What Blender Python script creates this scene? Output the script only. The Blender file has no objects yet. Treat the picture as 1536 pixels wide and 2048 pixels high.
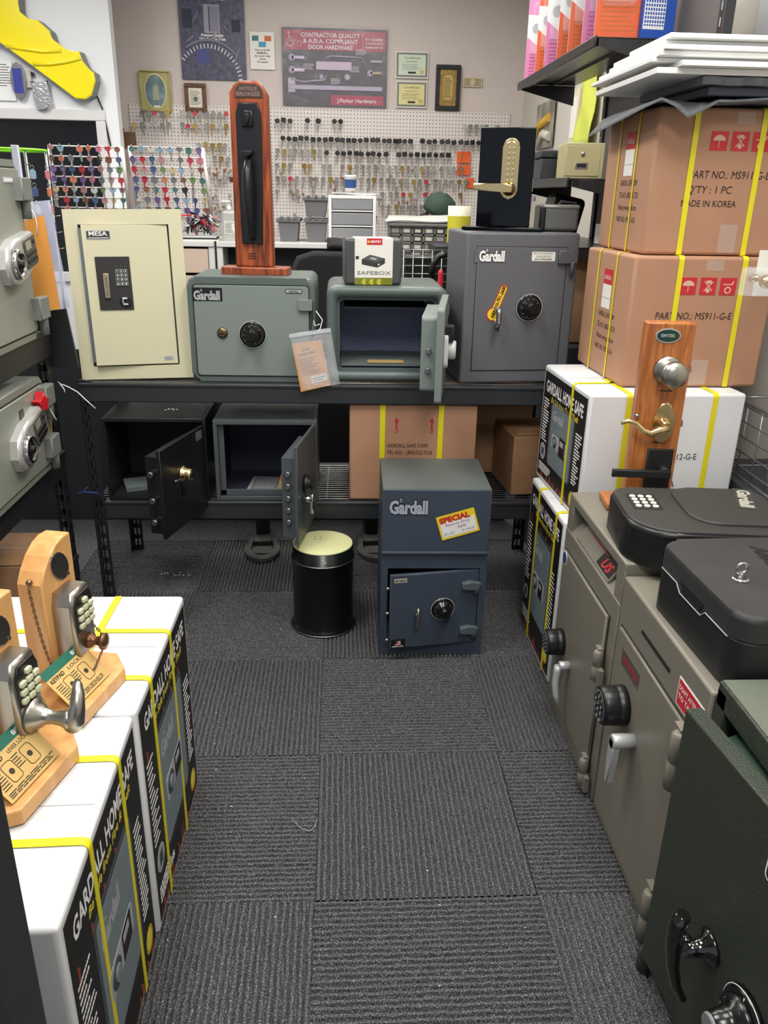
import bpy, bmesh, math, random
from mathutils import Matrix, Vector
PI = math.pi
R = math.radians
SC = bpy.context.scene
COL = SC.collection
random.seed(7)
# ---------------------------------------------------------------- camera
FPX, CX, CY, EYE = 1615.0, 768.0, 1024.0, 1.459
cam_d = bpy.data.cameras.new('camera'); cam = bpy.data.objects.new('camera', cam_d); COL.objects.link(cam)
CAMR = Matrix(((0.99850856, -0.05125949, 0.01879127), (-0.00134692, -0.36721637, -0.93013457), (0.05457868, 0.92872202, -0.36673774)))
cam_d.sensor_fit = 'VERTICAL'; cam_d.sensor_height = 36.0; cam_d.lens = 36.0 * FPX / 2048.0
cam_d.clip_start = 0.05; cam_d.clip_end = 60
_m = Matrix((CAMR[0], -Vector(CAMR[1]), -Vector(CAMR[2]))).transposed()
cam.matrix_world = Matrix.Translation((0, 0, EYE)) @ _m.to_4x4()
SC.camera = cam
def _ray(px, py):
    return CAMR.transposed() @ Vector(((px - CX) / FPX, (py - CY) / FPX, 1.0))
def aY(px, py, y):
    d = _ray(px, py); return Vector((0, 0, EYE)) + d * (y / d.y)
def aX(px, py, x):
    d = _ray(px, py); return Vector((0, 0, EYE)) + d * (x / d.x)
def aZ(px, py, z):
    d = _ray(px, py); return Vector((0, 0, EYE)) + d * ((z - EYE) / d.z)
# ---------------------------------------------------------------- view, world, lamps
SC.view_settings.view_transform = 'Standard'; SC.view_settings.look = 'None'
SC.view_settings.exposure = 0.0; SC.view_settings.gamma = 1.0; SC.view_settings.use_curve_mapping = False
W = bpy.data.worlds.new('world'); SC.world = W; W.use_nodes = True
W.node_tree.nodes['Background'].inputs[0].default_value = (0.80, 0.9, 1.0, 1)
W.node_tree.nodes['Background'].inputs[1].default_value = 0.55
CEIL = 3.05
LAMPS = [(-0.7, 1.7, 34), (0.75, 1.5, 26), (-0.7, 4.2, 26), (0.55, 4.0, 15), (-2.3, 4.6, 34), (0.0, -0.5, 44), (0.1, 5.4, 12)]   # x, y, watts; the far-left panel is added to brighten the partition
# ---------------------------------------------------------------- materials
def lin(c):
    return tuple(((v / 255) / 12.92 if v / 255 <= 0.04045 else ((v / 255 + 0.055) / 1.055) ** 2.4) for v in c) + (1.0,)
MATS = {}
def mat(name, c, rough=0.5, metal=0.0, bump=None, var=None, emit=0, alpha=None, coat=0, trans=0, spec=0.5):
    """procedural material; bump=(scale,strength); var=(scale,amount,second colour)"""
    if name in MATS: return MATS[name]
    m = bpy.data.materials.new(name); m.use_nodes = True; MATS[name] = m
    nt = m.node_tree; b = nt.nodes['Principled BSDF']
    b.inputs['Base Color'].default_value = lin(c); b.inputs['Roughness'].default_value = rough
    b.inputs['Metallic'].default_value = metal; b.inputs['Coat Weight'].default_value = coat
    b.inputs['Transmission Weight'].default_value = trans; b.inputs['Specular IOR Level'].default_value = spec
    if emit:
        b.inputs['Emission Color'].default_value = lin(c); b.inputs['Emission Strength'].default_value = emit
    if alpha is not None: b.inputs['Alpha'].default_value = alpha
    tc = nt.nodes.new('ShaderNodeTexCoord')
    if var:
        n = nt.nodes.new('ShaderNodeTexNoise'); n.inputs['Scale'].default_value = var[0]; n.inputs['Detail'].default_value = 6
        r = nt.nodes.new('ShaderNodeMapRange'); r.inputs[1].default_value = 0.35; r.inputs[2].default_value = 0.65
        x = nt.nodes.new('ShaderNodeMix'); x.data_type = 'RGBA'
        x.inputs[6].default_value = lin(c); x.inputs[7].default_value = lin(var[2])
        k = nt.nodes.new('ShaderNodeMath'); k.operation = 'MULTIPLY'; k.inputs[1].default_value = var[1]
        nt.links.new(tc.outputs['Object'], n.inputs['Vector']); nt.links.new(n.outputs['Fac'], r.inputs[0])
        nt.links.new(r.outputs[0], k.inputs[0]); nt.links.new(k.outputs[0], x.inputs[0]); nt.links.new(x.outputs[2], b.inputs['Base Color'])
    if bump:
        n2 = nt.nodes.new('ShaderNodeTexNoise'); n2.inputs['Scale'].default_value = bump[0]; n2.inputs['Detail'].default_value = 4
        bp = nt.nodes.new('ShaderNodeBump'); bp.inputs['Strength'].default_value = bump[1]; bp.inputs['Distance'].default_value = 0.002
        nt.links.new(tc.outputs['Object'], n2.inputs['Vector']); nt.links.new(n2.outputs['Fac'], bp.inputs['Height']); nt.links.new(bp.outputs[0], b.inputs['Normal'])
    return m
def wood(name, c1, c2, scale=18, rough=0.4, stretch=(6, 6, 0.6)):
    m = mat(name, c1, rough); nt = m.node_tree; b = nt.nodes['Principled BSDF']
    tc = nt.nodes.new('ShaderNodeTexCoord'); mp = nt.nodes.new('ShaderNodeMapping'); mp.inputs['Scale'].default_value = stretch
    n = nt.nodes.new('ShaderNodeTexNoise'); n.inputs['Scale'].default_value = scale; n.inputs['Detail'].default_value = 5; n.inputs['Distortion'].default_value = 0.6
    r = nt.nodes.new('ShaderNodeValToRGB'); r.color_ramp.elements[0].position = .35; r.color_ramp.elements[1].position = .68
    r.color_ramp.elements[0].color = lin(c2); r.color_ramp.elements[1].color = lin(c1)
    nt.links.new(tc.outputs['Object'], mp.inputs[0]); nt.links.new(mp.outputs[0], n.inputs['Vector']); nt.links.new(n.outputs['Fac'], r.inputs[0]); nt.links.new(r.outputs[0], b.inputs['Base Color'])
    return m
# ---------------------------------------------------------------- mesh helpers
def box(bm, lo, hi, bev=0.0, mi=0, seg=2):
    lo = Vector(lo); hi = Vector(hi); c = (lo + hi) / 2; s = hi - lo
    r = bmesh.ops.create_cube(bm, size=1.0, matrix=Matrix.Translation(c) @ Matrix.Diagonal((s.x, s.y, s.z, 1)))
    vs = r['verts']; fs = {f for v in vs for f in v.link_faces}
    for f in fs: f.material_index = mi
    if bev > 0:
        es = list({e for v in vs for e in v.link_edges})
        o = bmesh.ops.bevel(bm, geom=es, offset=min(bev, min(abs(s.x), abs(s.y), abs(s.z)) * .49), segments=seg, affect='EDGES', profile=0.5, clamp_overlap=True)
        for f in o['faces']: f.material_index = mi; f.smooth = True
        vs = list({v for f in o['faces'] for v in f.verts})
    return vs
def xform(bm, n0, M):
    bm.verts.ensure_lookup_table(); bmesh.ops.transform(bm, matrix=M, verts=bm.verts[n0:])
def prism(bm, pts, O, U, V, t0, t1, mi=0, bev=0):
    """outline pts (u,v) at O + u*U + v*V extruded along U x V from t0 to t1"""
    O = Vector(O); U = Vector(U).normalized(); V = Vector(V).normalized(); N = U.cross(V)
    a = [bm.verts.new(O + U * p[0] + V * p[1] + N * t0) for p in pts]; b = [bm.verts.new(O + U * p[0] + V * p[1] + N * t1) for p in pts]
    area = sum(pts[i][0] * pts[(i + 1) % len(pts)][1] - pts[(i + 1) % len(pts)][0] * pts[i][1] for i in range(len(pts)))
    if area < 0: a.reverse(); b.reverse()
    fs = [bm.faces.new(b), bm.faces.new(list(reversed(a)))]
    n = len(pts)
    for i in range(n): fs.append(bm.faces.new((a[i], a[(i + 1) % n], b[(i + 1) % n], b[i])))
    for f in fs: f.material_index = mi
    if bev:
        es = list({e for f in fs[:1] for e in f.edges})
        o = bmesh.ops.bevel(bm, geom=es, offset=bev, segments=2, affect='EDGES', profile=.5, clamp_overlap=True)
        for f in o['faces']: f.material_index = mi; f.smooth = True
    return fs
def lathe(bm, prof, O=(0, 0, 0), A=(0, 0, 1), n=32, mi=0, smooth=True, caps=True):
    """prof: list of (radius, height along A)"""
    A = Vector(A).normalized(); O = Vector(O)
    U = A.orthogonal().normalized(); V = A.cross(U); rings = []
    for r, h in prof:
        rings.append([bm.verts.new(O + A * h + (U * math.cos(2 * PI * i / n) + V * math.sin(2 * PI * i / n)) * max(r, 1e-5)) for i in range(n)])
    for a, b in zip(rings, rings[1:]):
        for i in range(n):
            f = bm.faces.new((a[i], a[(i + 1) % n], b[(i + 1) % n], b[i])); f.material_index = mi; f.smooth = smooth
    if caps:
        f = bm.faces.new(list(reversed(rings[0]))); f.material_index = mi
        f = bm.faces.new(rings[-1]); f.material_index = mi
def tube(bm, pts, r, n=8, mi=0, closed=False):
    pts = [Vector(p) for p in pts]; rings = []; L = len(pts); prev = None
    rr = r if isinstance(r, (list, tuple)) else [r] * L
    for i, p in enumerate(pts):
        if closed: d = pts[(i + 1) % L] - pts[i - 1]
        else: d = (pts[min(i + 1, L - 1)] - pts[max(i - 1, 0)])
        d.normalize()
        if prev is None: U = d.orthogonal().normalized()
        else:
            U = prev - d * prev.dot(d)
            U = U.normalized() if U.length > 1e-6 else d.orthogonal().normalized()
        prev = U; V = d.cross(U)
        rings.append([bm.verts.new(p + (U * math.cos(2 * PI * k / n) + V * math.sin(2 * PI * k / n)) * rr[i]) for k in range(n)])
    pr = list(zip(rings, rings[1:])) + ([(rings[-1], rings[0])] if closed else [])
    for a, b in pr:
        for k in range(n):
            f = bm.faces.new((a[k], a[(k + 1) % n], b[(k + 1) % n], b[k])); f.smooth = True; f.material_index = mi
    if not closed:
        for q in (list(reversed(rings[0])), rings[-1]):
            f = bm.faces.new(q); f.material_index = mi
def band(bm, pts, S, w, t, mi=0):
    """flat strap following pts, width w along S, thickness t"""
    pts = [Vector(p) for p in pts]; S = Vector(S).normalized(); L = len(pts); ring = []
    for i, p in enumerate(pts):
        d = (pts[min(i + 1, L - 1)] - pts[max(i - 1, 0)]).normalized(); N = S.cross(d).normalized()
        ring.append([bm.verts.new(p + S * a * w / 2 + N * b * t / 2) for a, b in ((-1, -1), (1, -1), (1, 1), (-1, 1))])
    for a, b in zip(ring, ring[1:]):
        for k in range(4):
            f = bm.faces.new((a[k], a[(k + 1) % 4], b[(k + 1) % 4], b[k])); f.material_index = mi
    bm.faces.new(list(reversed(ring[0]))).material_index = mi; bm.faces.new(ring[-1]).material_index = mi
def rrect(w, h, r, x=0, y=0, n=4):
    out = []
    for cx, cy, a0 in ((w / 2 - r, h / 2 - r, 0), (-w / 2 + r, h / 2 - r, 90), (-w / 2 + r, -h / 2 + r, 180), (w / 2 - r, -h / 2 + r, 270)):
        for i in range(n + 1):
            a = R(a0 + 90 * i / n); out.append((x + cx + r * math.cos(a), y + cy + r * math.sin(a)))
    return out
def ell(a, b, x=0, y=0, n=28):
    return [(x + a * math.cos(2 * PI * i / n), y + b * math.sin(2 * PI * i / n)) for i in range(n)]
_txt = {}
def _text_geo(s, bold, shear):
    k = (s, bold, shear)
    if k in _txt: return _txt[k]
    c = bpy.data.curves.new('t', 'FONT'); c.body = s; c.size = 1.0; c.resolution_u = 2; c.offset = bold; c.shear = shear; c.fill_mode = 'FRONT'
    o = bpy.data.objects.new('t', c); me = bpy.data.meshes.new_from_object(o)
    vs = [tuple(v.co) for v in me.vertices]; fs = [tuple(p.vertices) for p in me.polygons]
    bpy.data.objects.remove(o); bpy.data.curves.remove(c); bpy.data.meshes.remove(me)
    x0 = min(v[0] for v in vs); x1 = max(v[0] for v in vs)
    _txt[k] = (vs, fs, x0, x1); return _txt[k]
class Face:
    """a drawing plane: origin O, axes U (right) and V (up); normal U x V points out"""
    def __init__(s, O, U, V):
        s.O = Vector(O); s.U = Vector(U).normalized(); s.V = Vector(V).normalized(); s.N = s.U.cross(s.V)
    def p(s, x, y, t=0): return s.O + s.U * x + s.V * y + s.N * t
    def poly(s, bm, pts, t0, t1, mi=0, bev=0): return prism(bm, pts, s.O, s.U, s.V, t0, t1, mi, bev)
    def rect(s, bm, x0, y0, x1, y1, t0, t1, mi=0, bev=0): return s.poly(bm, [(x0, y0), (x1, y0), (x1, y1), (x0, y1)], t0, t1, mi, bev)
    def disc(s, bm, x, y, r, t0, t1, mi=0, n=28, bev=0): return s.poly(bm, ell(r, r, x, y, n), t0, t1, mi, bev)
    def lathe(s, bm, x, y, prof, n=32, mi=0): lathe(bm, prof, s.p(x, y), s.N, n, mi)
    def text(s, bm, txt, x, y, h, t=0.0008, mi=0, w=None, bold=0.0, shear=0.0, align='L', rot=0):
        """h = capital height; w = total width if given"""
        vs, fs, x0, x1 = _text_geo(txt, bold, shear); k = h / 0.69; kx = (w / (x1 - x0)) if w else k
        ww = (x1 - x0) * kx; off = {'L': 0, 'C': -ww / 2, 'R': -ww}[align]; c, sn = math.cos(R(rot)), math.sin(R(rot))
        nv = []
        for v in vs:
            a = (v[0] - x0) * kx + off; b = v[1] * k
            nv.append(bm.verts.new(s.p(x + a * c - b * sn, y + a * sn + b * c, t)))
        for f in fs:
            try:
                q = bm.faces.new([nv[i] for i in f]); q.material_index = mi
            except ValueError: pass
    def lines(s, bm, x0, y0, x1, y1, n, th, t=0.0008, mi=0, rag=0.3, rng=random):
        """rows of small print too small to read"""
        for i in range(n):
            y = y1 - (y1 - y0) * (i + .5) / n; x = x0; xe = x1 - (x1 - x0) * rag * rng.random()
            while x < xe:
                l = min((x1 - x0) * rng.uniform(.06, .2), xe - x)
                if l > 0.0005: s.rect(bm, x, y - th / 2, x + l, y + th / 2, 0.0001, t, mi)
                x += l + (x1 - x0) * .025
def obj(name, bm, m, parent=None, loc=None, rot=None, label=None):
    me = bpy.data.meshes.new(name)
    bmesh.ops.recalc_face_normals(bm, faces=[f for f in bm.faces if not f.tag]) if False else None
    bm.to_mesh(me); bm.free()
    for x in (m if isinstance(m, (list, tuple)) else [m]): me.materials.append(x)
    o = bpy.data.objects.new(name, me); COL.objects.link(o)
    if parent: o.parent = parent
    if loc: o.location = loc
    if rot: o.rotation_euler = rot
    if label: o['label'] = label
    return o
def NB(): return bmesh.new()
def tag(o, label, cat, group=None):
    o['label'] = label; o['category'] = cat
    if group: o['group'] = group
    return o
def thing(name, label, cat, loc=(0, 0, 0), rz=0.0, group=None, rot=None):
    o = bpy.data.objects.new(name, None); COL.objects.link(o); o.empty_display_size = .05
    o.location = loc; o.rotation_euler = rot if rot else (0, 0, rz)
    return tag(o, label, cat, group)
def struct(name, bm, m, parent=None):
    o = obj(name, bm, m, parent)
    if not parent: o['kind'] = 'structure'
    return o
def dup(root, loc, rz=None, label=None, group=None):
    r = root.copy(); COL.objects.link(r); r.location = loc
    if rz is not None: r.rotation_euler = (0, 0, rz)
    if label: r['label'] = label
    if group: r['group'] = group
    for ch in list(root.children):
        c = ch.copy(); COL.objects.link(c); c.parent = r
        for g in list(ch.children):
            d = g.copy(); COL.objects.link(d); d.parent = c
    return r
X_, Y_, Z_ = Vector((1, 0, 0)), Vector((0, 1, 0)), Vector((0, 0, 1))
# palette
BLK = mat('black_print', (16, 16, 17), .5); WHT = mat('white_print', (236, 236, 236), .5)
YEL = mat('yellow_strap', (226, 214, 30), .4); RED = mat('red_print', (196, 40, 50), .5)
CHROME = mat('polished_chrome', (205, 205, 208), .16, 1); SATIN = mat('satin_nickel', (176, 172, 164), .32, 1)
BRASS = mat('polished_brass', (226, 200, 148), .22, 1); STEEL = mat('zinc_steel', (150, 152, 155), .35, 1)
BLACKMETAL = mat('black_powder_coat', (33, 34, 37), .42, 0, (500, .12)); WIRE = mat('wire_deck_zinc', (150, 150, 148), .35, .8)
BPLAST = mat('black_plastic', (24, 24, 26), .35); MATTEB = mat('matte_black', (20, 20, 22), .6)
LGREY = mat('light_grey_print', (170, 172, 176), .45); ORANGE = mat('orange_print', (224, 104, 42), .5)
PAPER = mat('white_paper', (228, 226, 218), .7); YPRINT = mat('yellow_print', (240, 205, 40), .5)
CLEAR = mat('clear_plastic', (235, 240, 245), .12, alpha=.22); NAVY = mat('navy_print', (28, 34, 58), .5)
# ================================================================ the room
def build_floor():
    """ribbed carpet tiles: 0.5 m squares, rib direction turned from tile to tile"""
    rng = random.Random(3); bm = NB()
    x_off, y_off, T = -0.057, 0.353, 0.5; verts = []; faces = []
    def tile(ix, iy, fine):
        x0 = x_off + ix * T; y0 = y_off + iy * T; across = (ix + iy) % 2 == 1
        # across: ribs run along X
        n = 34 if fine else 1; m = 24 if fine else 1; h = 0
        p = T / n; rows = []
        prof = [(0.0, 0.0), (0.16, .45), (0.31, 1.0), (0.71, 1.0), (0.86, .45)] if fine else [(0.0, 1.0)]
        wob = [[rng.uniform(-.10, .10) for _ in range(m + 1)] for _ in range(n + 1)]
        for i in range(n):
            for (a, z) in prof: rows.append((i, a, z))
        rows.append((n, 0.0, 0.0 if fine else 1.0)); base = len(verts)
        for (i, a, z) in rows:
            for k in range(m + 1):
                s = k / m * T; d = (i + a) * p + (wob[i][k] * p if 0 < i < n else 0)
                d = min(max(d, 0), T); zz = -0.0085 + z * 0.0085 + (rng.uniform(-.0005, .0003) if fine and z > .9 else 0)
                if not fine: zz = -0.0005
                verts.append((x0 + s, y0 + d, zz) if across else (x0 + d, y0 + s, zz))
        for r in range(len(rows) - 1):
            for k in range(m):
                a = base + r * (m + 1) + k; q = (a, a + 1, a + m + 2, a + m + 1)
                faces.append(q if across else tuple(reversed(q)))
    for ix in range(-8, 6):
        for iy in range(-6, 16):
            tile(ix, iy, -2 <= ix <= 1 and 0 <= iy <= 5)
    me = bpy.data.meshes.new('floor'); me.from_pydata(verts, [], faces); me.update()
    m = mat('carpet', (52, 52, 55), .95, spec=.2); nt = m.node_tree; b = nt.nodes['Principled BSDF']
    tc = nt.nodes.new('ShaderNodeTexCoord'); n = nt.nodes.new('ShaderNodeTexNoise'); n.inputs['Scale'].default_value = 330; n.inputs['Detail'].default_value = 3
    n.inputs['Roughness'].default_value = .75
    r = nt.nodes.new('ShaderNodeValToRGB'); e = r.color_ramp.elements
    e[0].position = .36; e[0].color = lin((38, 38, 40)); e[1].position = .74; e[1].color = lin((215, 215, 216))
    x = r.color_ramp.elements.new(.5); x.color = lin((72, 72, 74)); x = r.color_ramp.elements.new(.61); x.color = lin((118, 118, 120))
    nt.links.new(tc.outputs['Object'], n.inputs['Vector']); nt.links.new(n.outputs['Fac'], r.inputs[0]); nt.links.new(r.outputs[0], b.inputs['Base Color'])
    bp = nt.nodes.new('ShaderNodeBump'); bp.inputs['Strength'].default_value = .5; bp.inputs['Distance'].default_value = .002
    nt.links.new(n.outputs['Fac'], bp.inputs['Height']); nt.links.new(bp.outputs[0], b.inputs['Normal'])
    me.materials.append(m); o = bpy.data.objects.new('floor', me); COL.objects.link(o); o['kind'] = 'structure'
build_floor()
b = NB(); box(b, (-4.2, -2.7, -.06), (3.0, 8.4, -.0086)); struct('floor_slab', b, mat('slab', (20, 20, 21), .9))
WBACK = mat('back_wall_paint', (203, 191, 186), .8, 0, (300, .08)); WWHITE = mat('white_wall_paint', (232, 234, 238), .7, 0, (300, .05))
WGREY = mat('right_wall_paint', (198, 192, 182), .8, 0, (300, .05)); WDARK = mat('dark_room', (18, 18, 22), .8)
CEILM = mat('ceiling_tile', (226, 226, 222), .9, 0, (200, .3))
BY = 6.9        # back wall
PY = 6.4        # the partition with the dark window
b = NB(); box(b, (-4.2, BY, 0), (1.42, BY + .1, CEIL)); struct('wall_back', b, WBACK)
b = NB(); box(b, (1.42, -2.6, 0), (1.52, BY + .1, CEIL)); struct('wall_right', b, WGREY)
b = NB(); box(b, (-4.2, -2.6, 0), (-4.1, BY, CEIL)); struct('wall_left', b, WWHITE)
b = NB(); box(b, (-4.2, -2.6, CEIL), (1.52, BY + .1, CEIL + .1)); struct('ceiling', b, CEILM)
# partition: px 228 edge; window opening from far left to px 198, top px 240
e = aY(226, 120, PY).x; wr = aY(198, 300, PY).x; wt = aY(100, 240, PY).z
b = NB(); box(b, (wr, PY, 0), (e, PY + .1, CEIL)); box(b, (-4.1, PY, wt), (wr, PY + .1, CEIL)); box(b, (-4.1, PY, 0), (wr, PY + .1, .85)); struct('wall_partition', b, WWHITE)
b = NB(); box(b, (-4.1, PY + .9, .3), (wr + .3, PY + .95, CEIL)); b2 = b; struct('wall_beyond', b, WDARK)
b = NB()
box(b, (-4.05, PY - .02, wt), (wr + .07, PY + .03, wt + .07), .006); box(b, (wr, PY - .02, .8), (wr + .07, PY + .03, wt), .006)
box(b, (-4.05, PY - .03, .80), (wr + .07, PY + .03, .87), .006); box(b, (-2.6, PY, .87), (-2.56, PY + .03, wt), .004)
struct('trim_1', b, mat('window_trim', (214, 212, 212), .5))
b = NB(); box(b, (-4.05, PY + .05, .85), (wr, PY + .055, wt)); struct('window_1', b, mat('dark_window_glass', (12, 13, 18), .06, spec=.6))
# counter end of the room has a baseboard
b = NB(); box(b, (-1.5, BY - .015, 0), (1.42, BY, .1), .003); struct('baseboard_back', b, BLACKMETAL)
b = NB(); box(b, (1.405, -2.6, 0), (1.42, BY, .1), .003); struct('baseboard_right', b, BLACKMETAL)
for (x, y, watts) in LAMPS:
    t = thing('ceiling_light', 'fluorescent ceiling panel with white frame above the sales floor', 'light', (x, y, CEIL), 0, 'ceiling light panels')
    b = NB(); w, l = .6, 1.2
    for lo, hi in (((-w / 2, -l / 2, -.03), (-w / 2 + .03, l / 2, -.001)), ((w / 2 - .03, -l / 2, -.03), (w / 2, l / 2, -.001)), ((-w / 2 + .03, -l / 2, -.03), (w / 2 - .03, -l / 2 + .03, -.001)), ((-w / 2 + .03, l / 2 - .03, -.03), (w / 2 - .03, l / 2, -.001))): box(b, lo, hi)
    obj('frame', b, WWHITE, t)
    b = NB(); box(b, (-w / 2 + .03, -l / 2 + .03, -.02), (w / 2 - .03, l / 2 - .03, -.012)); obj('diffuser', b, mat('lit_diffuser', (255, 252, 244), .5, emit=6), t)
    la = bpy.data.lights.new('panel_lamp', 'AREA'); la.shape = 'RECTANGLE'; la.size = w - .06; la.size_y = l - .06; la.energy = watts; la.color = (1, .975, .93)
    lo = bpy.data.objects.new('panel_lamp', la); COL.objects.link(lo); lo.parent = t; lo.location = (0, 0, -.035)
# ================================================================ shared builders
def gardall_logo(F, bm, x, y, h, w, dark, light):
    """blocky outlined word mark with a small safe above the first a"""
    F.text(bm, 'Gardall', x - w * .01, y, h, .0004, dark, w * 1.02, bold=.10)
    F.text(bm, 'Gardall', x, y, h, .0009, light, w, bold=.045)
    F.rect(bm, x + w * .25, y + h * .86, x + w * .35, y + h * 1.28, .0002, .0006, dark)
    F.rect(bm, x + w * .27, y + h * .92, x + w * .33, y + h * 1.2, .0004, .001, light)
    F.disc(bm, x + w * .30, y + h * 1.06, h * .06, .0004, .0013, dark, 10)
def strap_path(F, x, y0, y1, depth, lift=.002, r=.01):
    """vertical strap up a face at x, over the top edge and back across the top by depth"""
    pts = [F.p(x, y0, lift)] + [F.p(x, y0 + (y1 - y0 - r) * i / 3, lift) for i in (1, 2, 3)]
    for i in range(1, 5):
        a = PI / 2 * i / 4; pts.append(F.p(x, y1 - r + (r + lift) * math.sin(a), lift - (r + lift) * (1 - math.cos(a)) if False else -r + (r + lift) * math.cos(a)))
    pts += [F.p(x, y1 + lift, -depth * .5), F.p(x, y1 + lift, -depth)]
    return pts
def home_safe_print(F, w, h, t, seed=1, pic=True):
    """the printed face of a boxed home safe"""
    rng = random.Random(seed); bm = NB(); m = .016
    F.rect(bm, m, m, w - m, h - m, .0002, .0012, 0)
    F.text(bm, 'GARDALL HOME SAFE', w / 2, h - m - .062, .036, .0018, 1, w * .82, bold=.03, align='C')
    F.text(bm, 'Be Safe from Fire & Theft', w / 2 + w * .03, h - m - .088, .018, .0018, 2, w * .6, bold=.02, shear=.2, align='C')
    # orange flames
    for i in range(16):
        x = m + (w - 2 * m) * (i + .5) / 16; hh = h * rng.uniform(.02, .09); d = rng.uniform(-.02, .02)
        F.poly(bm, [(x - .012, m), (x + .012, m), (x + d, m + hh)], .0003, .0014, 5 if i % 3 else 7)
    for i in range(5):
        x = m + .02 + w * .16 * i; F.poly(bm, [(x, h - m - .10), (x + .012, h - m - .11), (x + .004, h - m - .15)], .0003, .0015, 5)
    # the pictured safe
    px0, px1, py0, py1 = w * .24, w * .78, h * .2, h * .76
    F.poly(bm, rrect(px1 - px0, py1 - py0, .02, (px0 + px1) / 2, (py0 + py1) / 2), .0004, .0018, 3)
    F.poly(bm, rrect((px1 - px0) * .9, (py1 - py0) * .93, .012, (px0 + px1) / 2, (py0 + py1) / 2 - .004), .0006, .0022, 4)
    lw = (px1 - px0) * .46
    gardall_logo(Face(F.p(0, 0, .0016), F.U, F.V), bm, px0 + (px1 - px0) * .1, py1 - (py1 - py0) * .27, (py1 - py0) * .12, lw, 0, 6)
    cy = py0 + (py1 - py0) * .42; cx = px0 + (px1 - px0) * .3
    F.poly(bm, rrect((px1 - px0) * .62, (py1 - py0) * .2, .01, cx + (px1 - px0) * .17, cy), .0006, .003, 6)
    F.disc(bm, cx, cy, (py1 - py0) * .085, .0006, .005, 3); F.disc(bm, cx, cy, (py1 - py0) * .05, .0006, .008, 4)
    F.rect(bm, cx + .045, cy - .03, cx + (px1 - px0) * .42, cy + .03, .0006, .0035, 0); F.rect(bm, cx + .052, cy + .004, cx + (px1 - px0) * .36, cy + .02, .0006, .004, 6)
    # bullet text at both sides
    F.lines(bm, m + .012, h * .36, w * .2, h * .74, 15, .0042, .0017, 1, .5, rng)
    F.lines(bm, w * .81, h * .24, w - m - .012, h * .66, 17, .0042, .0017, 1, .5, rng)
    F.lines(bm, m + .014, h * .09, w * .36, h * .17, 4, .0045, .0017, 1, .4, rng)
    F.disc(bm, w * .13, h * .27, w * .065, .0003, .0016, 6); F.rect(bm, w * .105, h * .24, w * .16, h * .3, .0005, .002, 3)
    F.disc(bm, w * .86, h * .12, w * .06, .0003, .0016, 8, 30); F.disc(bm, w * .86, h * .12, w * .045, .0005, .002, 2, 30)
    return bm
PRINTM = [BLK, WHT, mat('yellow_ink', (232, 214, 60), .5), mat('picture_safe_dark', (64, 72, 74), .5), mat('picture_safe_light', (116, 128, 134), .5), mat('flame_ink', (140, 58, 34), .5), LGREY, mat('brown_ink', (80, 44, 30), .5), mat('gold_ink', (186, 160, 40), .5)]
WBOX = mat('white_carton', (226, 227, 230), .42, 0, (14, .25), (5, .25, (206, 207, 212)))
TAPE = mat('glossy_tape', (230, 225, 220), .06, alpha=.14)
KRAFT = mat('kraft_cardboard', (178, 134, 106), .7, 0, (24, .3), (7, .5, (166, 122, 96)))
def home_safe_carton(label, loc, rz, w, d, h, side, straps, top_strap=None, seed=1, topdepth=.5, group=None):
    t = thing('safe_carton', label, 'box', loc, rz, group)
    bm = NB(); box(bm, (0, 0, 0), (w, d, h), .008, 0, 3)
    T = Face((0, 0, h), X_, Y_); T.rect(bm, .01, d / 2 - .0007, w - .01, d / 2 + .0007, -.001, .0006, 1)
    obj('carton', bm, [WBOX, mat('flap_gap', (150, 148, 146), .8)], t)
    F = Face((w, 0, 0), Y_, Z_) if side > 0 else Face((0, d, 0), -Y_, Z_)
    obj('printed_face', home_safe_print(F, d, h, 0, seed), PRINTM, t)
    for s in straps:
        bm = NB(); band(bm, strap_path(F, s, .002, h, topdepth), F.U, .016, .0012, 0); obj('strap', bm, YEL, t)
    if top_strap:
        bm = NB(); band(bm, [(top_strap, -.002, h * .03), (top_strap, -.002, h - .012), (top_strap, .004, h + .003), (top_strap, d / 2, h + .0035), (top_strap, d - .01, h + .003), (top_strap, d + .002, h - .01), (top_strap, d + .002, .03)], X_, .016, .0012, 0); obj('strap', bm, YEL, t)
    bm = NB(); T.rect(bm, .06, d / 2 - .03, w - .01, d / 2 + .03, .0005, .0012, 0); obj('tape', bm, TAPE, t)
    return t, F, T
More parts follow.
